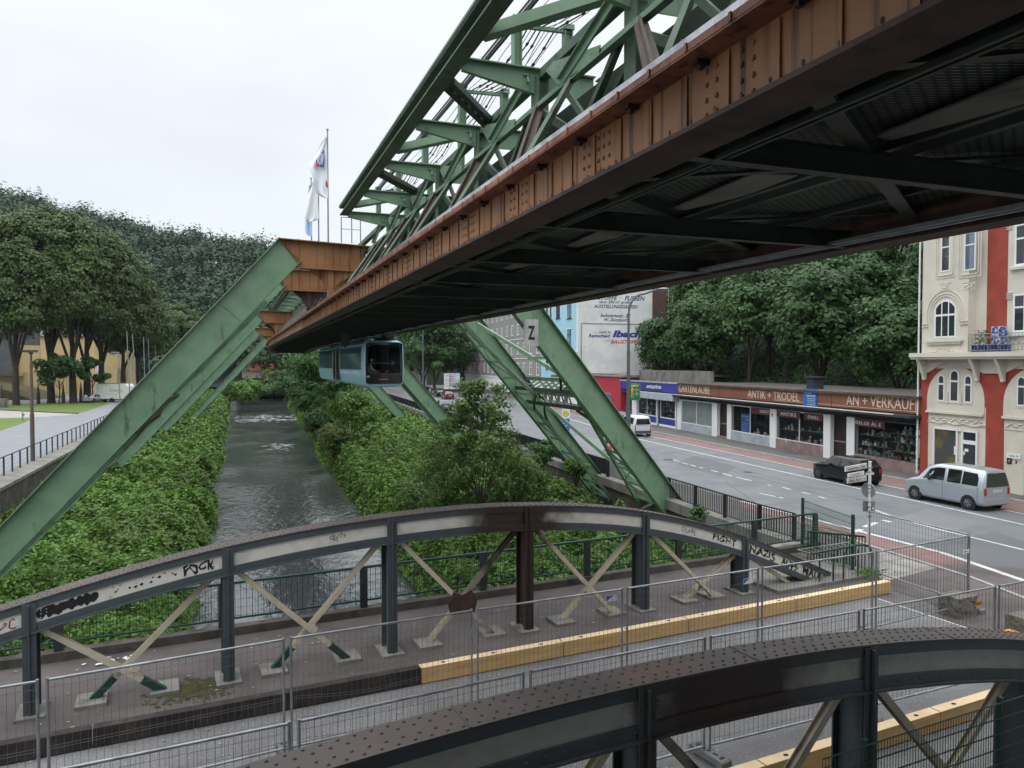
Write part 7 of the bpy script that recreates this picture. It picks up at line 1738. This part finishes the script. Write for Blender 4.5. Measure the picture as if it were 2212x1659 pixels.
for v in(z0_-.98,z0_-.46): mb.box((BO-.02,ca-1.1,v),(BO-.001,ca+1.1,v+.02))
mb.build('relief_panel',M['cwall'],CH_)
for z in(Pb(2000,707)[1],Pb(2000,701)[1]): mb=MB(FS); mb.box((BO-.07,tb0-.4,z),(BO-.001,tb0+.0,z+.04)); mb.box((BO-.07,tb1,z+.03),(BO-.001,tb1+.5,z+.07)); mb.build('band',M['cwall'],CH_)
# right part windows (recessed field)
for x0,x1,y0,y1,g in((2194,2240,486,575,M['glass']),(2190,2240,636,718,M['glass'])):
    ta_,tb_=P(x1,y0)[0],P(x0,y0)[0]; winrect(CH_,ta_,tb_,P(x0,y1)[1],P(x0,y0)[1],HS-.02,bars=(.5,),cross=.35,gm=g,fw=.09); 
    mb=MB(FS); 
    for i in range(4): mb.box((HS-.06,P(2188,y0)[0],P(2180,y0+10)[1]+.09*i),(HS-.001,P(2176,y0)[0],P(2180,y0+10)[1]+.09*i+.04))
    mb.box((HS-.14,ta_-.2,P(x0,y1+8)[1]),(HS-.001,tb_+.2,P(x0,y1+8)[1]+.1)); mb.build('band',M['cwall'],CH_)
# balcony
BL=[]; bo=HS-.82; tq0=face(2092,740,bo)[0]; tq1=tR-2; bh=face(2110,722,bo)[1]-zc1
mb=MB(FS); 
for z in(.08,.35,.72,bh): mb.tube((bo,tq0,zc1+z),(bo,tq1,zc1+z),.018,None,5)
mb.tube((bo,tq0,zc1+bh),(HS,tq0,zc1+bh),.018,None,5)
t=tq0
while t>tq1: mb.tube((bo,t,zc1),(bo,t,zc1+bh),.011,None,4); t-=.19
t=tq0-.35; k=0
while t>tq1:
    R0=.16
    for i in range(20):
        a_=i*.45;b_=(i+1)*.45; ra=R0*(1-i/24);rb=R0*(1-(i+1)/24); mb.tube((bo-.01,t+ra*math.cos(a_),zc1+.5+ra*math.sin(a_)),(bo-.01,t+rb*math.cos(b_),zc1+.5+rb*math.sin(b_)),.016,None,4,False)
    mb.tube((bo-.01,t-.25,zc1+.15),(bo-.02,t-.05,zc1+.5),.013,None,4); mb.tube((bo-.01,t-.25,zc1+.15),(bo-.02,t-.45,zc1+.6),.013,None,4); t-=.62; k+=1
mb.build('balcony_railing',M['galv'],CH_)
mb=MB(FS); mb.box((bo+.1,tq0-.1,zc1),(bo+.5,tq0-2.0,zc1+.35)); mb.build('balcony_screen',M['navy'],CH_)
mb=MB(FS); rs=random.Random(8)
mb.box((bo+.25,tq0-1.1,zc1+.3),(bo+.55,tq0-1.75,zc1+1.25)); mb.build('folded_chair',PM('blue_floral',(.04,.06,.20),(.5,.5,.6),6,3,lo=.5,hi=.55,rough=.9),None,'blue patterned deck chair on the iron balcony','deck chair')
PV=[];rs_=np.random.RandomState(2); C=np.array([list(FS((bo+.35+rs_.uniform(-.15,.15),tq0-.5+rs_.uniform(-.4,.4),zc1+.75+rs_.uniform(-.4,.35)))) for _ in range(260)])
me=fastmesh('potted_plant',leafverts(C,np.tile([0,0,1.],(260,1)),.11),4,L_olive,rs_.rand(260)); o=bpy.data.objects.new('balcony_plant',me); COL.objects.link(o); tag(o,'trailing green plant at the left end of the iron balcony','plant')
# rear street buildings far: red roof house right of train, etc.
def house(name,label,cx_,cy,w,d,h,rh,mat,roof,rz,cols=4,rows=2,hip=True):
    T=thing(name,label,'house',(cx_,cy,0)); c,s=math.cos(rz),math.sin(rz)
    fr=lambda p:Vector((cx_+c*p[0]-s*p[1],cy+s*p[0]+c*p[1],p[2]))
    mb=MB(fr); mb.box((-w/2,-d/2,-1),(w/2,d/2,h)); mb.build('wall',mat,T)
    mb=MB(fr); e=.5; ri=min(w,d)/2 if hip else 0
    A=[(-w/2-e,-d/2-e,h),(w/2+e,-d/2-e,h),(w/2+e,d/2+e,h),(-w/2-e,d/2+e,h)]
    if hip==2: k=.78; Bq=[(x*k,y*k,h+rh*.8) for x,y,_ in A]; mb.add(A+Bq,[(0,1,5,4),(1,2,6,5),(2,3,7,6),(3,0,4,7)]); A2=Bq; mb.add(A2+[(-w/2*k+ri*k,0,h+rh),(w/2*k-ri*k,0,h+rh)],[(0,1,5,4),(1,2,5),(2,3,4,5),(3,0,4)])
    else: mb.add(A+[(-w/2+ri,0,h+rh),(w/2-ri,0,h+rh)],[(0,1,5,4),(1,2,5),(2,3,4,5),(3,0,4)])
    mb.build('roof',roof,T)
    for i in range(cols):
        for j in range(rows):
            x=-w/2+w*(i+.5)/cols; z=1.2+j*3.0
            if z+1.6<h: winrect(T,x-.5,x+.5,z,z+1.6,0,fr=fr,mk=lambda u,v,dd:(u,-d/2-.01+dd,v),surround=None,sill=True)
    return T
a=ay(577,806,250); house('pink_villa','distant pink house with a slate mansard roof beyond the river bend',a.x,a.y,16.5,12,8.5,5.2,M['pinkh'],M['roof'],.05,5,2,2)
a=ay(562,815,232); house('pink_villa','small pink annexe with a red gable roof before the slate roofed house',a.x,a.y,9,7,4.2,3.6,M['pinkh'],M['tile'],.05,3,1,0)
a=ay(888,724,205); house('hill_house','orange roofed cream house among trees above the street end',a.x,a.y,8,8,16.5,4,M['cwall'],M['tile'],.2,3,5)
# yellow hall and grey wall on the left bank
a=ay(132,800,160); YH=house('stadium_hall','long yellow hall with tall windows behind the linden trees',a.x+1,a.y,23,14,12,3,M['yellowh'],M['roof'],-.1,1,0)
fy=a.y-7.2
for x in(44,50,56,66,72,150,162,173,205,214):
    p=ay(x,790,152.2); mb=MB(); mb.box((p.x-.35,p.y-.1,ay(x,810,152.2).z),(p.x+.35,p.y-.02,ay(x,778,152.2).z)); mb.build('tall_window',M['frame'],YH); 
mb=MB(); p0=ay(29,860,140);p1=ay(105,809,140); mb.prism([(p0.x-14,0),(p1.x+3,0),(p1.x+2.5,p1.z),(p0.x-14,p1.z+1.5)],140,140.6,1); mb.build('ramp_wall',M['yellowh'],None,'ochre ramp wall in front of the yellow hall','wall')
mb=MB(); p0=ay(-60,812,138);p1=ay(27,705,138); mb.box((p0.x,138,p0.z),(p1.x,146,p1.z)); mb.build('grey_tower_wall',PM('dark_grey_wall',(.10,.105,.11),(.08,.085,.09),.6,5,rough=.9),None,'dark grey wall at the left picture edge under the trees','wall')
mb=MB(); p0=ay(27,812,139);p1=ay(42,745,139); mb.box((p0.x,139,p0.z),(p1.x,145,p1.z)); mb.build('ochre_pier',M['yellowh'],None,'ochre pier between the grey wall and the tall windows','wall')
mb=MB(); g0=gp(-200,880);  mb.prism([(ay(-120,800,130).x,0),(ay(78,870,130).x,0),(ay(20,832,130).x,ay(20,842,130).z),(ay(-120,800,130).x,ay(0,828,130).z+1)],129,138,1); struct('grass_slope',mb,PM('brown_slope',(.06,.055,.025),(.08,.07,.03),.6,5,rough=1),'brown grassy slope below the ochre ramp wall')
for i,x in enumerate((83,137,175,4)):
    b=ay(x,870,[117,119,121,112][i]); mb=MB(); mb.tube((b.x,b.y,0),(b.x,b.y,1.5),.28,.25,8); mb.tube((b.x,b.y,1.5),(b.x,b.y,3.4),.22,.03,8); mb.build('dark_cone_post',M['fascia'],None,['dark pointed column left of the first linden trunk','dark pointed column right of the first linden trunk','dark pointed column between the forked linden and the next trunk','dark pointed column at the left picture edge'][i],'bollard','pointed dark columns')
b=gp(49,908); T=thing('fountain_post','small grey figure like post on the lawn edge by the promenade','bollard',b); mb=MB(); mb.tube(b,b+Vector((0,0,.5)),.12,.07,8); mb.ell(b+Vector((.05,0,.68)),(.17,.12,.2),8,6); mb.ell(b+Vector((0,0,.98)),(.1,.1,.12),8,6); mb.build('stone',M['galv'],T)
b=gp(3,881); mb=MB(); mb.box((b.x-1.2,b.y,0),(b.x+.5,b.y+.8,1.3)); mb.build('stone_block',M['conc'],None,'square grey stone block at the left edge of the lawn','stone block')
# white flagless poles and small lamp behind linden trees
for i,(xt,yt,xb_,yb) in enumerate(((274,715,281,845),(286,721,296,830),(310,727,313,815),(320,731,324,800),(335,733,337,790),(349,736,350,780))):
    Y_=100+i*9; b=ay(xb_,yb,Y_); t_=ay(xt,yt,Y_); mb=MB(); mb.tube((b.x,b.y,0),(t_.x,t_.y,t_.z),.09,.05,6); mb.build('bare_flagpole',M['galv'],None,['first','second','third','fourth','fifth','sixth'][i]+' bare white flagpole from the left in the row by the park','flagpole','row of bare flagpoles')
b=ay(259,865,112); mb=MB(); t_=ay(255,762,112); mb.tube((b.x,b.y,0),(b.x-.1,b.y,t_.z),.09,.06,8); l=ay(241,763,112); T=mb.build('park_lamp',M['galv'],None,'thin park lamp with a flat horizontal head before the trailer','street lamp'); mb=MB(); mb.box((l.x,b.y-.1,t_.z-.05),(b.x,b.y+.1,t_.z+.12)); mb.build('lamp_head',M['galv'],T)
p0=ay(250,817,135);p1=ay(268,796,135); mb=MB(); mb.prism([(p0.x,p0.z-3),(p1.x,p0.z-3),(p1.x,p1.z),(p0.x+.4,p1.z)],135,136.5,1); mb.build('ticket_booth',M['yellowh'],None,'small cream booth rising behind the beer trailer','booth')
mb=MB(); a=ay(500,830,170);b_=ay(545,822,190)
railing('pale railing on the wall before the river bend',[(a.x-3,a.y),(b_.x+2,b_.y)],0,1.1,M['pipe'],2.4,.5,name='street_railing',bw=.05)
# ================================================================ vegetation
rs=RS
def lump(n,s): return .5+.5*(np.sin(n*1.1+s*.6)*np.cos(s*.8-n*.5)+.6*np.sin(n*2.3-s*1.7+1)+.4*np.sin(s*2.9+n*3.1))/2
def bankleaves(name,label,n0f,n1f,smin,smax,N,hfun,mat,size0,kk):
    u=rs.rand(N); s=smin*(smax/smin)**u        # log density
    q=rs.rand(N); n0=np.array([n0f(x) for x in s]); n1=np.array([n1f(x) for x in s]); n=n0+(n1-n0)*q
    g=np.array([bankz(a,b) for a,b in zip(n,s)]); H=hfun(n,s,q)
    dz=H*(1-rs.rand(N)**2.2*.55)
    x=.9367*n-.3501*s; y=.3501*n+.9367*s; C=np.stack([x,y,g+dz],1)
    dist=np.sqrt(x*x+y*y)
    sz=(size0+kk*dist)
    Nn=np.tile([0,0,1.0],(N,1)); 
    e=.15; gx=(hfun(n+e,s,q)-hfun(n-e,s,q))/(2*e); Nn[:,0]-=gx*.7
    V=leafverts(C,Nn,sz,.62,.45,.3)
    me=fastmesh(name,V,4,mat,rs.rand(N)); o=bpy.data.objects.new(name,me); COL.objects.link(o); tag(o,label,None,None,'stuff'); return o
def hl(n,s,q): 
    edge=np.clip((-1.3-n-.5*np.sin(s*.21)-.3*np.sin(s*.67+1)+.3*np.sin(s*1.9))/.9,0,1); return (.30+.95*edge)*(.45+1.1*lump(n,s))
def hr(n,s,q):
    r0=7.9+.034*np.maximum(0,s-55); edge=np.clip((n-r0+.1)/1.0,0,1); up=np.clip((s-30)/25,0,1)*(.2+.8*lump(n*.7+3,s*.45))
    return (.30+.9*edge)*(.45+1.1*lump(n+5,s+2))+up*edge*1.1
bankleaves('knotweed_thicket','dense bright green knotweed covering the left river bank',lambda s:-11.0,lambda s:-1.2,14,235,230000,hl,L_knot,.07,.0036)
bankleaves('knotweed_thicket','dense bright green knotweed covering the right river bank',lambda s:7.6+.034*max(0,s-55),lambda s:wallx(s)-.3,16,235,210000,hr,L_knot,.07,.0036)
bankleaves('bramble_patch','olive brambles and dying leaves mixed into the left bank thicket',lambda s:-10.5,lambda s:-1.8,14,150,26000,lambda n,s,q:hl(n,s,q)*np.where(lump(n*.5+9,s*.3+4)>.62,1.12,.5),L_olive,.07,.0042)
bankleaves('bramble_patch','olive brambles and dying leaves mixed into the right bank thicket',lambda s:8.2+.034*max(0,s-55),lambda s:wallx(s)-.5,16,150,26000,lambda n,s,q:hr(n,s,q)*np.where(lump(n*.5+2,s*.3+7)>.62,1.12,.5),L_olive,.07,.0042)
# undergrowth stems base so that no soil shows: darker leaves low
def bush(name,label,n,s,z,r,h,N,mat,ls,seed,group='bushes along the river'):
    P,Nn=crown_pts(26,(r,r,h/2),h/2,N,.42,seed=seed,bottom=-.9); V=leafverts(P,Nn,ls,.6,.5)
    me=fastmesh(name,V,4,mat,np.random.RandomState(seed).rand(len(P))); t=thing(name,label,'bush',lin(n,s,z),group); ORG[t.name]=Vector((0,0,0))
    o=bpy.data.objects.new('foliage',me); COL.objects.link(o); o.parent=t; ORG[o.name]=Vector((0,0,0))
    mb=MB(); 
    for k in range(4): a=k*1.6+seed; mb.tube((0,0,-.4),(math.cos(a)*r*.5,math.sin(a)*r*.5,h*.7),.05,.02,5)
    mb.build('stems',M['bark'],t,fix=False); return t
def bushat(x,y,Y,r,h,mat,ls,seed,lab,N=5000,zz=None):
    p=ay(x,y,Y); bush('river_bush',lab,wn(p.x,p.y),ws(p.x,p.y),p.z-h*.5 if zz is None else zz,r,h,N,mat,ls,seed)
bushat(722,950,72,1.7,3.6,L_olive,.26,3,'grey green willow bush hanging over the right water edge')
bushat(690,912,95,2.3,3.8,L_tree,.34,4,'dark bush left of the grey willow bush')
bushat(760,890,78,3.0,4.4,L_knot,.30,5,'yellow green bush below the train')
bushat(672,862,118,3.6,5.5,L_lite,.45,6,'round light green bush at the right bank before the bend')
bushat(735,862,100,4.2,6.5,L_lite,.4,7,'light green bush under the train door')
bushat(700,800,125,6.5,11,L_lite,.55,8,'tall light green bush left of the train',7000)
bushat(655,822,150,4,8,L_tree,.6,9,'dark tall bush behind the light green ones',7000)
bushat(600,838,205,5,5,L_tree,.8,10,'wide dark bush closing the river view',6000)
bushat(545,845,190,5,4.5,L_lite,.75,12,'bright bush on the left bank before the weir',5000)
bushat(520,842,160,6,6,L_knot,.6,13,'bright green bush on the left bank behind the lattice legs',5000)
bushat(590,815,215,3,7,L_olive,.7,14,'grey green conical bush in front of the pink house',4000)
bushat(625,830,170,4,7,L_tree,.6,15,'dark bush above the white weir water',4000)
bushat(525,846,236,6,5,L_tree,.8,31,'far bush left of the distant masonry wall')
bushat(575,848,238,6,4.5,L_lite,.8,32,'far bush before the middle of the distant masonry wall')
bushat(622,846,238,6,5,L_tree,.8,33,'far bush right of the distant masonry wall')
bushat(1172,975,46,1.1,2.0,L_tree,.16,16,'small dark shrub growing on the quay ledge',2500)
bushat(1245,1010,40,.8,1.3,L_knot,.13,17,'low green shrub between the wall and the right leg',1800)
bushat(1507,1112,28,.35,.8,L_lite,.10,18,'little sprouting weed at the foot of the black railing',500)
# ash sapling
t=make_tree('ash_sapling','feathery ash sapling rising from the bank before the green lattice legs','tree',9.4,2.9,.8,7500,.20,L_ash,21,.08,75,None,5,.20,fill=.15)
p=ay(1040,1010,40); place(t,(p.x,p.y,-3.1)); t.scale=(1,1,1)
t=make_tree('ash_sapling','smaller sapling left of the feathery one, leaning on the bank','tree',5.6,2.4,.6,4800,.18,L_ash,22,.07,40,None,4,.3); p=ay(962,1040,43); place(t,(p.x,p.y,-3.0))
t=make_tree('ash_sapling','low bushy sapling right of the feathery one','tree',5.0,2.1,.5,3800,.18,L_ash,23,.07,40,None,4,.3); p=ay(1110,1040,41); place(t,(p.x,p.y,-2.8))
# linden trees
lin_base=[((111,872),119,0,9.6,33.5),((159,872),119.5,-1,9.2,32.5),((189,869),122,2,9.0,31),((220,865),128,4,9.4,29.5)]
labs=['big linden with a straight trunk nearest the yellow ramp wall','big linden whose trunk forks low, second from the left','linden with a plain straight trunk, third from the left','linden with a narrow fork beside the white trailer']
for i,((x,y),Y_,dx,cr,h) in enumerate(lin_base):
    b=ay(x,y,Y_); t=make_tree('linden_tree',labs[i],'tree',h,cr,7.0,42000,.46,L_lin,31+i,.58,190,'linden trees of the park',3,.19,fill=.62); place(t,(b.x,b.y,0))
for i,(x,Y_,cr,h,lab) in enumerate(((35,113,9.0,32,'huge linden crown at the left picture edge'),(-20,120,8.5,29.5,'linden crown cut by the left picture edge'),(268,134,7.8,25,'linden crown behind the trailer'),(300,138,7.0,19,'lower right crown of the linden group'),(378,170,7.2,21,'smaller pale linden behind the right end of the group'))):
    b=ay(x,860,Y_); t=make_tree('linden_tree',lab,'tree',h,cr,6.0,38000,.46,L_lin,41+i,.5,170,'linden trees of the park',3,.20,fill=.62); place(t,(b.x,b.y,0))
t=make_tree('young_chestnut','young dark leaved tree growing against the first linden trunk','tree',8.5,3.4,2.2,3500,.55,L_tree,52,.12,18,None,3,.3); b=ay(128,868,116); place(t,(b.x,b.y,0))
t=make_tree('young_chestnut','young dark leaved tree between the third and fourth trunks','tree',7.5,3.0,2.6,2600,.55,L_tree,53,.12,16,None,3,.3); b=ay(200,868,121); place(t,(b.x,b.y,0))
# trees at street end and behind shops
TA=make_tree('wood_tree','x','tree',15,5.2,3.5,13000,.42,L_tree,61,.28,60,'trees of the steep wood behind the shops',3,.30)
TB=make_tree('wood_tree','x','tree',13,4.6,2.5,13000,.40,L_lite,62,.24,50,'trees of the steep wood behind the shops',3,.32)
TC=make_tree('wood_tree','x','tree',17,4.2,6.5,9000,.42,L_tree,63,.22,40,'trees of the steep wood behind the shops',3,.34)
def hz(o,t):   # hillside height behind the shops
    return max(0,(o-SO-10)*.62)
lab_i=0; used2=set()
spots=[]
rr_=random.Random(12)
for row,(o0,n) in enumerate(((43.5,7),(49,8),(56,9),(64,9))):
    for i in range(n):
        t=28+(100-28)*(i+.5*(row%2)+.25)/n+rr_.uniform(-1.5,1.5); spots.append((row,i,o0+rr_.uniform(-1.2,1.2),t))
rown=['front row','second row','third row','top row']; ordn=['first','second','third','fourth','fifth','sixth','seventh','eighth','ninth']
protos=[TA,TB,TC]
for row,i,o_,t_ in spots:
    k=rr_.choice([0,1,0,0,2] if row<2 else [0,0,1,2]); src=protos[k]; ob=src if src.name not in used2 else copy_tree(src); used2.add(src.name)
    sc=rr_.uniform(.85,1.15); place(ob,FS((o_,t_,hz(o_,t_)-.3)),rr_.uniform(0,6),sc); ob['label']='%s tree from the right in the %s of the wood behind the shops'%(ordn[i],rown[row])
mb=MB(FS); vs=[];n1=10;n2=14
for i in range(n1):
    for j in range(n2): o_=SO+9.5+i*7; t_=-20+j*20; vs.append((o_,t_,hz(o_,t_)+(-.02 if i==0 else math.sin(i*2+j*3)*.5)))
mb.add(vs,[(i*n2+j,i*n2+j+1,(i+1)*n2+j+1,(i+1)*n2+j) for i in range(n1-1) for j in range(n2-1)],True); struct('wooded_slope',mb,M['hill'],'steep dark ground of the wood behind the shops')
N=60000; o_=SO+9.5+34*rs.rand(N)**1.2; t_=25+90*rs.rand(N); H=rs.rand(N)**2*(1.6+1.5*lump(o_,t_)); z=np.maximum(0,(o_-SO-10)*.62)+H
C=np.stack([.9727*o_-.232*t_,.232*o_+.9727*t_,z],1); me=fastmesh('undergrowth',leafverts(C,np.tile([-.5,-.3,.8],(N,1)),.34,.6,.7),4,L_tree,rs.rand(N)); o=bpy.data.objects.new('undergrowth',me); COL.objects.link(o); tag(o,'dark undergrowth on the steep slope behind the shops',None,None,'stuff')
# big trees at street end
for i,(x,Y_,h,cr,lab) in enumerate(((915,182,22,8.5,'tall dark tree beside the tall street lamp'),(965,172,21,8,'tall dark tree above the poster boards'),(885,200,20,7,'pale green tree left of the tall street lamp'),(938,163,19,7,'dark tree shading the parked cars'),(1000,190,22,7,'dark tree behind the pink house end'),(848,230,20,8,'far tree just right of the train'))):
    b=ay(x,820,Y_); t=make_tree('street_tree',lab,'tree',h,cr,1.8,15000,.62,L_tree if i!=2 else L_lite,71+i,.4,50,'big trees at the street end',3,.32); place(t,(b.x,b.y,0))
# far wooded hill
sky=[(-900,400),(-400,380),(0,402),(70,407),(110,425),(200,442),(300,470),(430,492),(520,502),(600,513),(690,528),(790,548),(900,590),(1000,640),(1100,690),(1300,740),(1700,765)]
def ridge(x):
    for a,b_ in zip(sky,sky[1:]):
        if x<=b_[0]: return a[1]+(b_[1]-a[1])*(x-a[0])/(b_[0]-a[0])
    return sky[-1][1]
def hillz(X,Y):
    x=1106+1600*X/Y; hr_=(785-ridge(max(-880,min(1690,x))))/1600*380+CH-17
    k=min(1,max(0,(Y-215)/(165))); k=k*k*(3-2*k); k=k*.65+.35*min(1,max(0,(Y-215)/165))
    return hr_*k if Y<=380 else hr_*(1-.1*min(1,(Y-380)/60))
mb=MB(); vs=[];XS=[-420+14*i for i in range(54)];YS=[212+12*j for j in range(20)]
for Y_ in YS:
    for X_ in XS: vs.append((X_,Y_,hillz(X_,Y_)-.4))
kx=len(XS); mb.add(vs,[(j*kx+i,j*kx+i+1,(j+1)*kx+i+1,(j+1)*kx+i) for j in range(len(YS)-1) for i in range(kx-1)],True); struct('hill',mb,M['hill'],'wooded hill ridge closing the valley at the left')
rh=np.random.RandomState(77); Cs=[];Ns=[];Sz=[];Rn=[]
cnt=0; yy=222
while yy<386:
    step=7.2; xx=-330
    while xx<150:
        X_=xx+rh.uniform(-3,3);Y_=yy+rh.uniform(-3,3); px=1106+1600*X_/Y_
        if -80<px<1150:
            r=rh.uniform(3.0,6.4); hgt=rh.uniform(7,16); z0=hillz(X_,Y_); n=(300 if px<820 else 130); low=(yy<300)
            v=rh.normal(size=(n,3)); v/=np.linalg.norm(v,axis=1)[:,None]; v[:,2]=np.abs(v[:,2])*np.where(rh.rand(n)<.8,1,-.6)
            lob=1+.28*np.sin(v[:,0]*6+cnt)+.26*np.cos(v[:,1]*6+cnt*1.3)+.2*np.sin(v[:,2]*9+cnt*.7)
            rad=(.72+.36*rh.rand(n))*lob
            Cs.append(np.stack([X_+v[:,0]*r*rad,Y_+v[:,1]*r*rad,z0+hgt*.62+v[:,2]*hgt*.42*rad],1)); Ns.append(v+np.array([0,0,.3])); Rn.append(np.clip(rh.rand(n)*.45+rh.rand()*.55+(.28 if low else -.08),0,1.3))
        cnt+=1; xx+=step
    yy+=step*.8
Cs=np.concatenate(Cs);Ns=np.concatenate(Ns);Rn=np.concatenate(Rn)
me=fastmesh('far_wood',leafverts(Cs,Ns,1.15,.8,.22),4,L_far,Rn); o=bpy.data.objects.new('far_wood',me); COL.objects.link(o); tag(o,'dense far wood covering the hill ridge',None,None,'stuff')
print('hill leaves',len(Cs))
# grass tufts by the corner post
N=500; c=gp(1878,1248); C=np.stack([c.x+rs.normal(size=N)*.18,c.y+rs.normal(size=N)*.18,rs.rand(N)*.25],1); me=fastmesh('weed_tuft',leafverts(C,np.tile([0,-1,.3],(N,1)),.09,.3,.6),4,L_knot,rs.rand(N)); o=bpy.data.objects.new('weed_tuft',me); COL.objects.link(o); tag(o,'green weeds at the foot of the street name post',None,None,'stuff')
# haze box
mb=MB(); mb.box((-520,-45,-6.2),(420,470,115)); m,nt,out=nodes('air'); pv=nt.nodes.new('ShaderNodeVolumePrincipled'); pv.inputs['Color'].default_value=(.75,.82,.95,1); pv.inputs['Density'].default_value=HAZE; nt.links.new(pv.outputs[0],out.inputs['Volume'])
if HAZE>0: mb.build('haze',m,None,'thin bluish valley haze',None,None,'stuff')
# ================================================================ station around the viewpoint
ST=thing('railway_station','grey steel roofed station at the viewpoint, above and behind the near truss','station',(0,-6,0))
mb=MB(FT); mb.box((-9,-26,10.2),(20,4.6,10.5)); mb.build('roof',M['fascia'],ST)
mb=MB(FT); mb.box((-9,-26,4.6),(2.4,-.35,4.85)); mb.build('platform',M['conc'],ST)
mb=MB(FT); mb.box((-9.2,-26,-3),(-9,-6,10.2)); mb.box((-9,-26,0),(20,-25.8,10.2)); mb.build('wall',M['greyh'],ST)
for n in(-8.8,19.6):
    for s in(-18,-9): mb=MB(FT); mb.box((n,s,-3),(n+.3,s+.3,10.2)); mb.build('column',M['green'],ST)
# ================================================================ light
w=bpy.data.worlds.new('World'); scene.world=w; w.use_nodes=True; nt=w.node_tree; nt.nodes.clear(); N=nt.nodes.new; L=nt.links.new
out=N('ShaderNodeOutputWorld'); bg=N('ShaderNodeBackground'); L(bg.outputs[0],out.inputs[0])
sk=N('ShaderNodeTexSky'); sk.sky_type='NISHITA'; sk.sun_disc=False; sk.sun_elevation=R(50); sk.sun_rotation=R(-60); sk.air_density=1.2; sk.dust_density=3
tc=N('ShaderNodeTexCoord'); sx=N('ShaderNodeSeparateXYZ'); L(tc.outputs['Generated'],sx.inputs[0])
cr=N('ShaderNodeValToRGB'); e=cr.color_ramp.elements; e[0].position=.0; e[0].color=(8.0,8.6,9.3,1); e[1].position=1; e[1].color=(33,34,35,1)
q=e.new(.12); q.color=(8.5,9.1,9.7,1); q=e.new(.45); q.color=(9.4,9.8,10.3,1); q=e.new(.62); q.color=(22,23,24,1)
L(sx.outputs[2],cr.inputs[0])
ns=N('ShaderNodeTexNoise'); ns.inputs['Scale'].default_value=2.2; ns.inputs['Detail'].default_value=3; mpp=N('ShaderNodeMapping'); mpp.inputs['Scale'].default_value=(1,1,3); L(tc.outputs['Generated'],mpp.inputs[0]); L(mpp.outputs[0],ns.inputs['Vector'])
mr=N('ShaderNodeMapRange'); mr.inputs[1].default_value=.3; mr.inputs[2].default_value=.7; mr.inputs[3].default_value=.92; mr.inputs[4].default_value=1.06; L(ns.outputs[0],mr.inputs[0])
ml=N('ShaderNodeMix'); ml.data_type='RGBA'; ml.blend_type='MULTIPLY'; ml.inputs[0].default_value=1; L(cr.outputs[0],ml.inputs[6]); L(mr.outputs[0],ml.inputs[7])
mx=N('ShaderNodeMix'); mx.data_type='RGBA'; mx.inputs[0].default_value=.96; L(sk.outputs[0],mx.inputs[6]); L(ml.outputs[2],mx.inputs[7]); L(mx.outputs[2],bg.inputs[0]); bg.inputs[1].default_value=.1
sl=bpy.data.lights.new('sun','SUN'); sl.energy=.55; sl.angle=R(30); sl.color=(1,.97,.92); so=bpy.data.objects.new('sun',sl); COL.objects.link(so); so.rotation_euler=(R(40),0,R(-60+180-180)); so.location=(0,0,60)
# light comes from behind-left, high
v=Vector((.45,.55,-.95)); so.rotation_euler=v.to_track_quat('-Z','Y').to_euler()
sk.sun_elevation=math.asin(.95/v.length); sk.sun_rotation=math.atan2(-v.x,-v.y)
scene.view_settings.view_transform='Standard'; scene.view_settings.look='None'; scene.view_settings.exposure=EXPO; scene.view_settings.gamma=1
scene.cycles.max_bounces=6; scene.cycles.transparent_max_bounces=12
scene.cycles.volume_bounces=0; scene.cycles.volume_step_rate=5
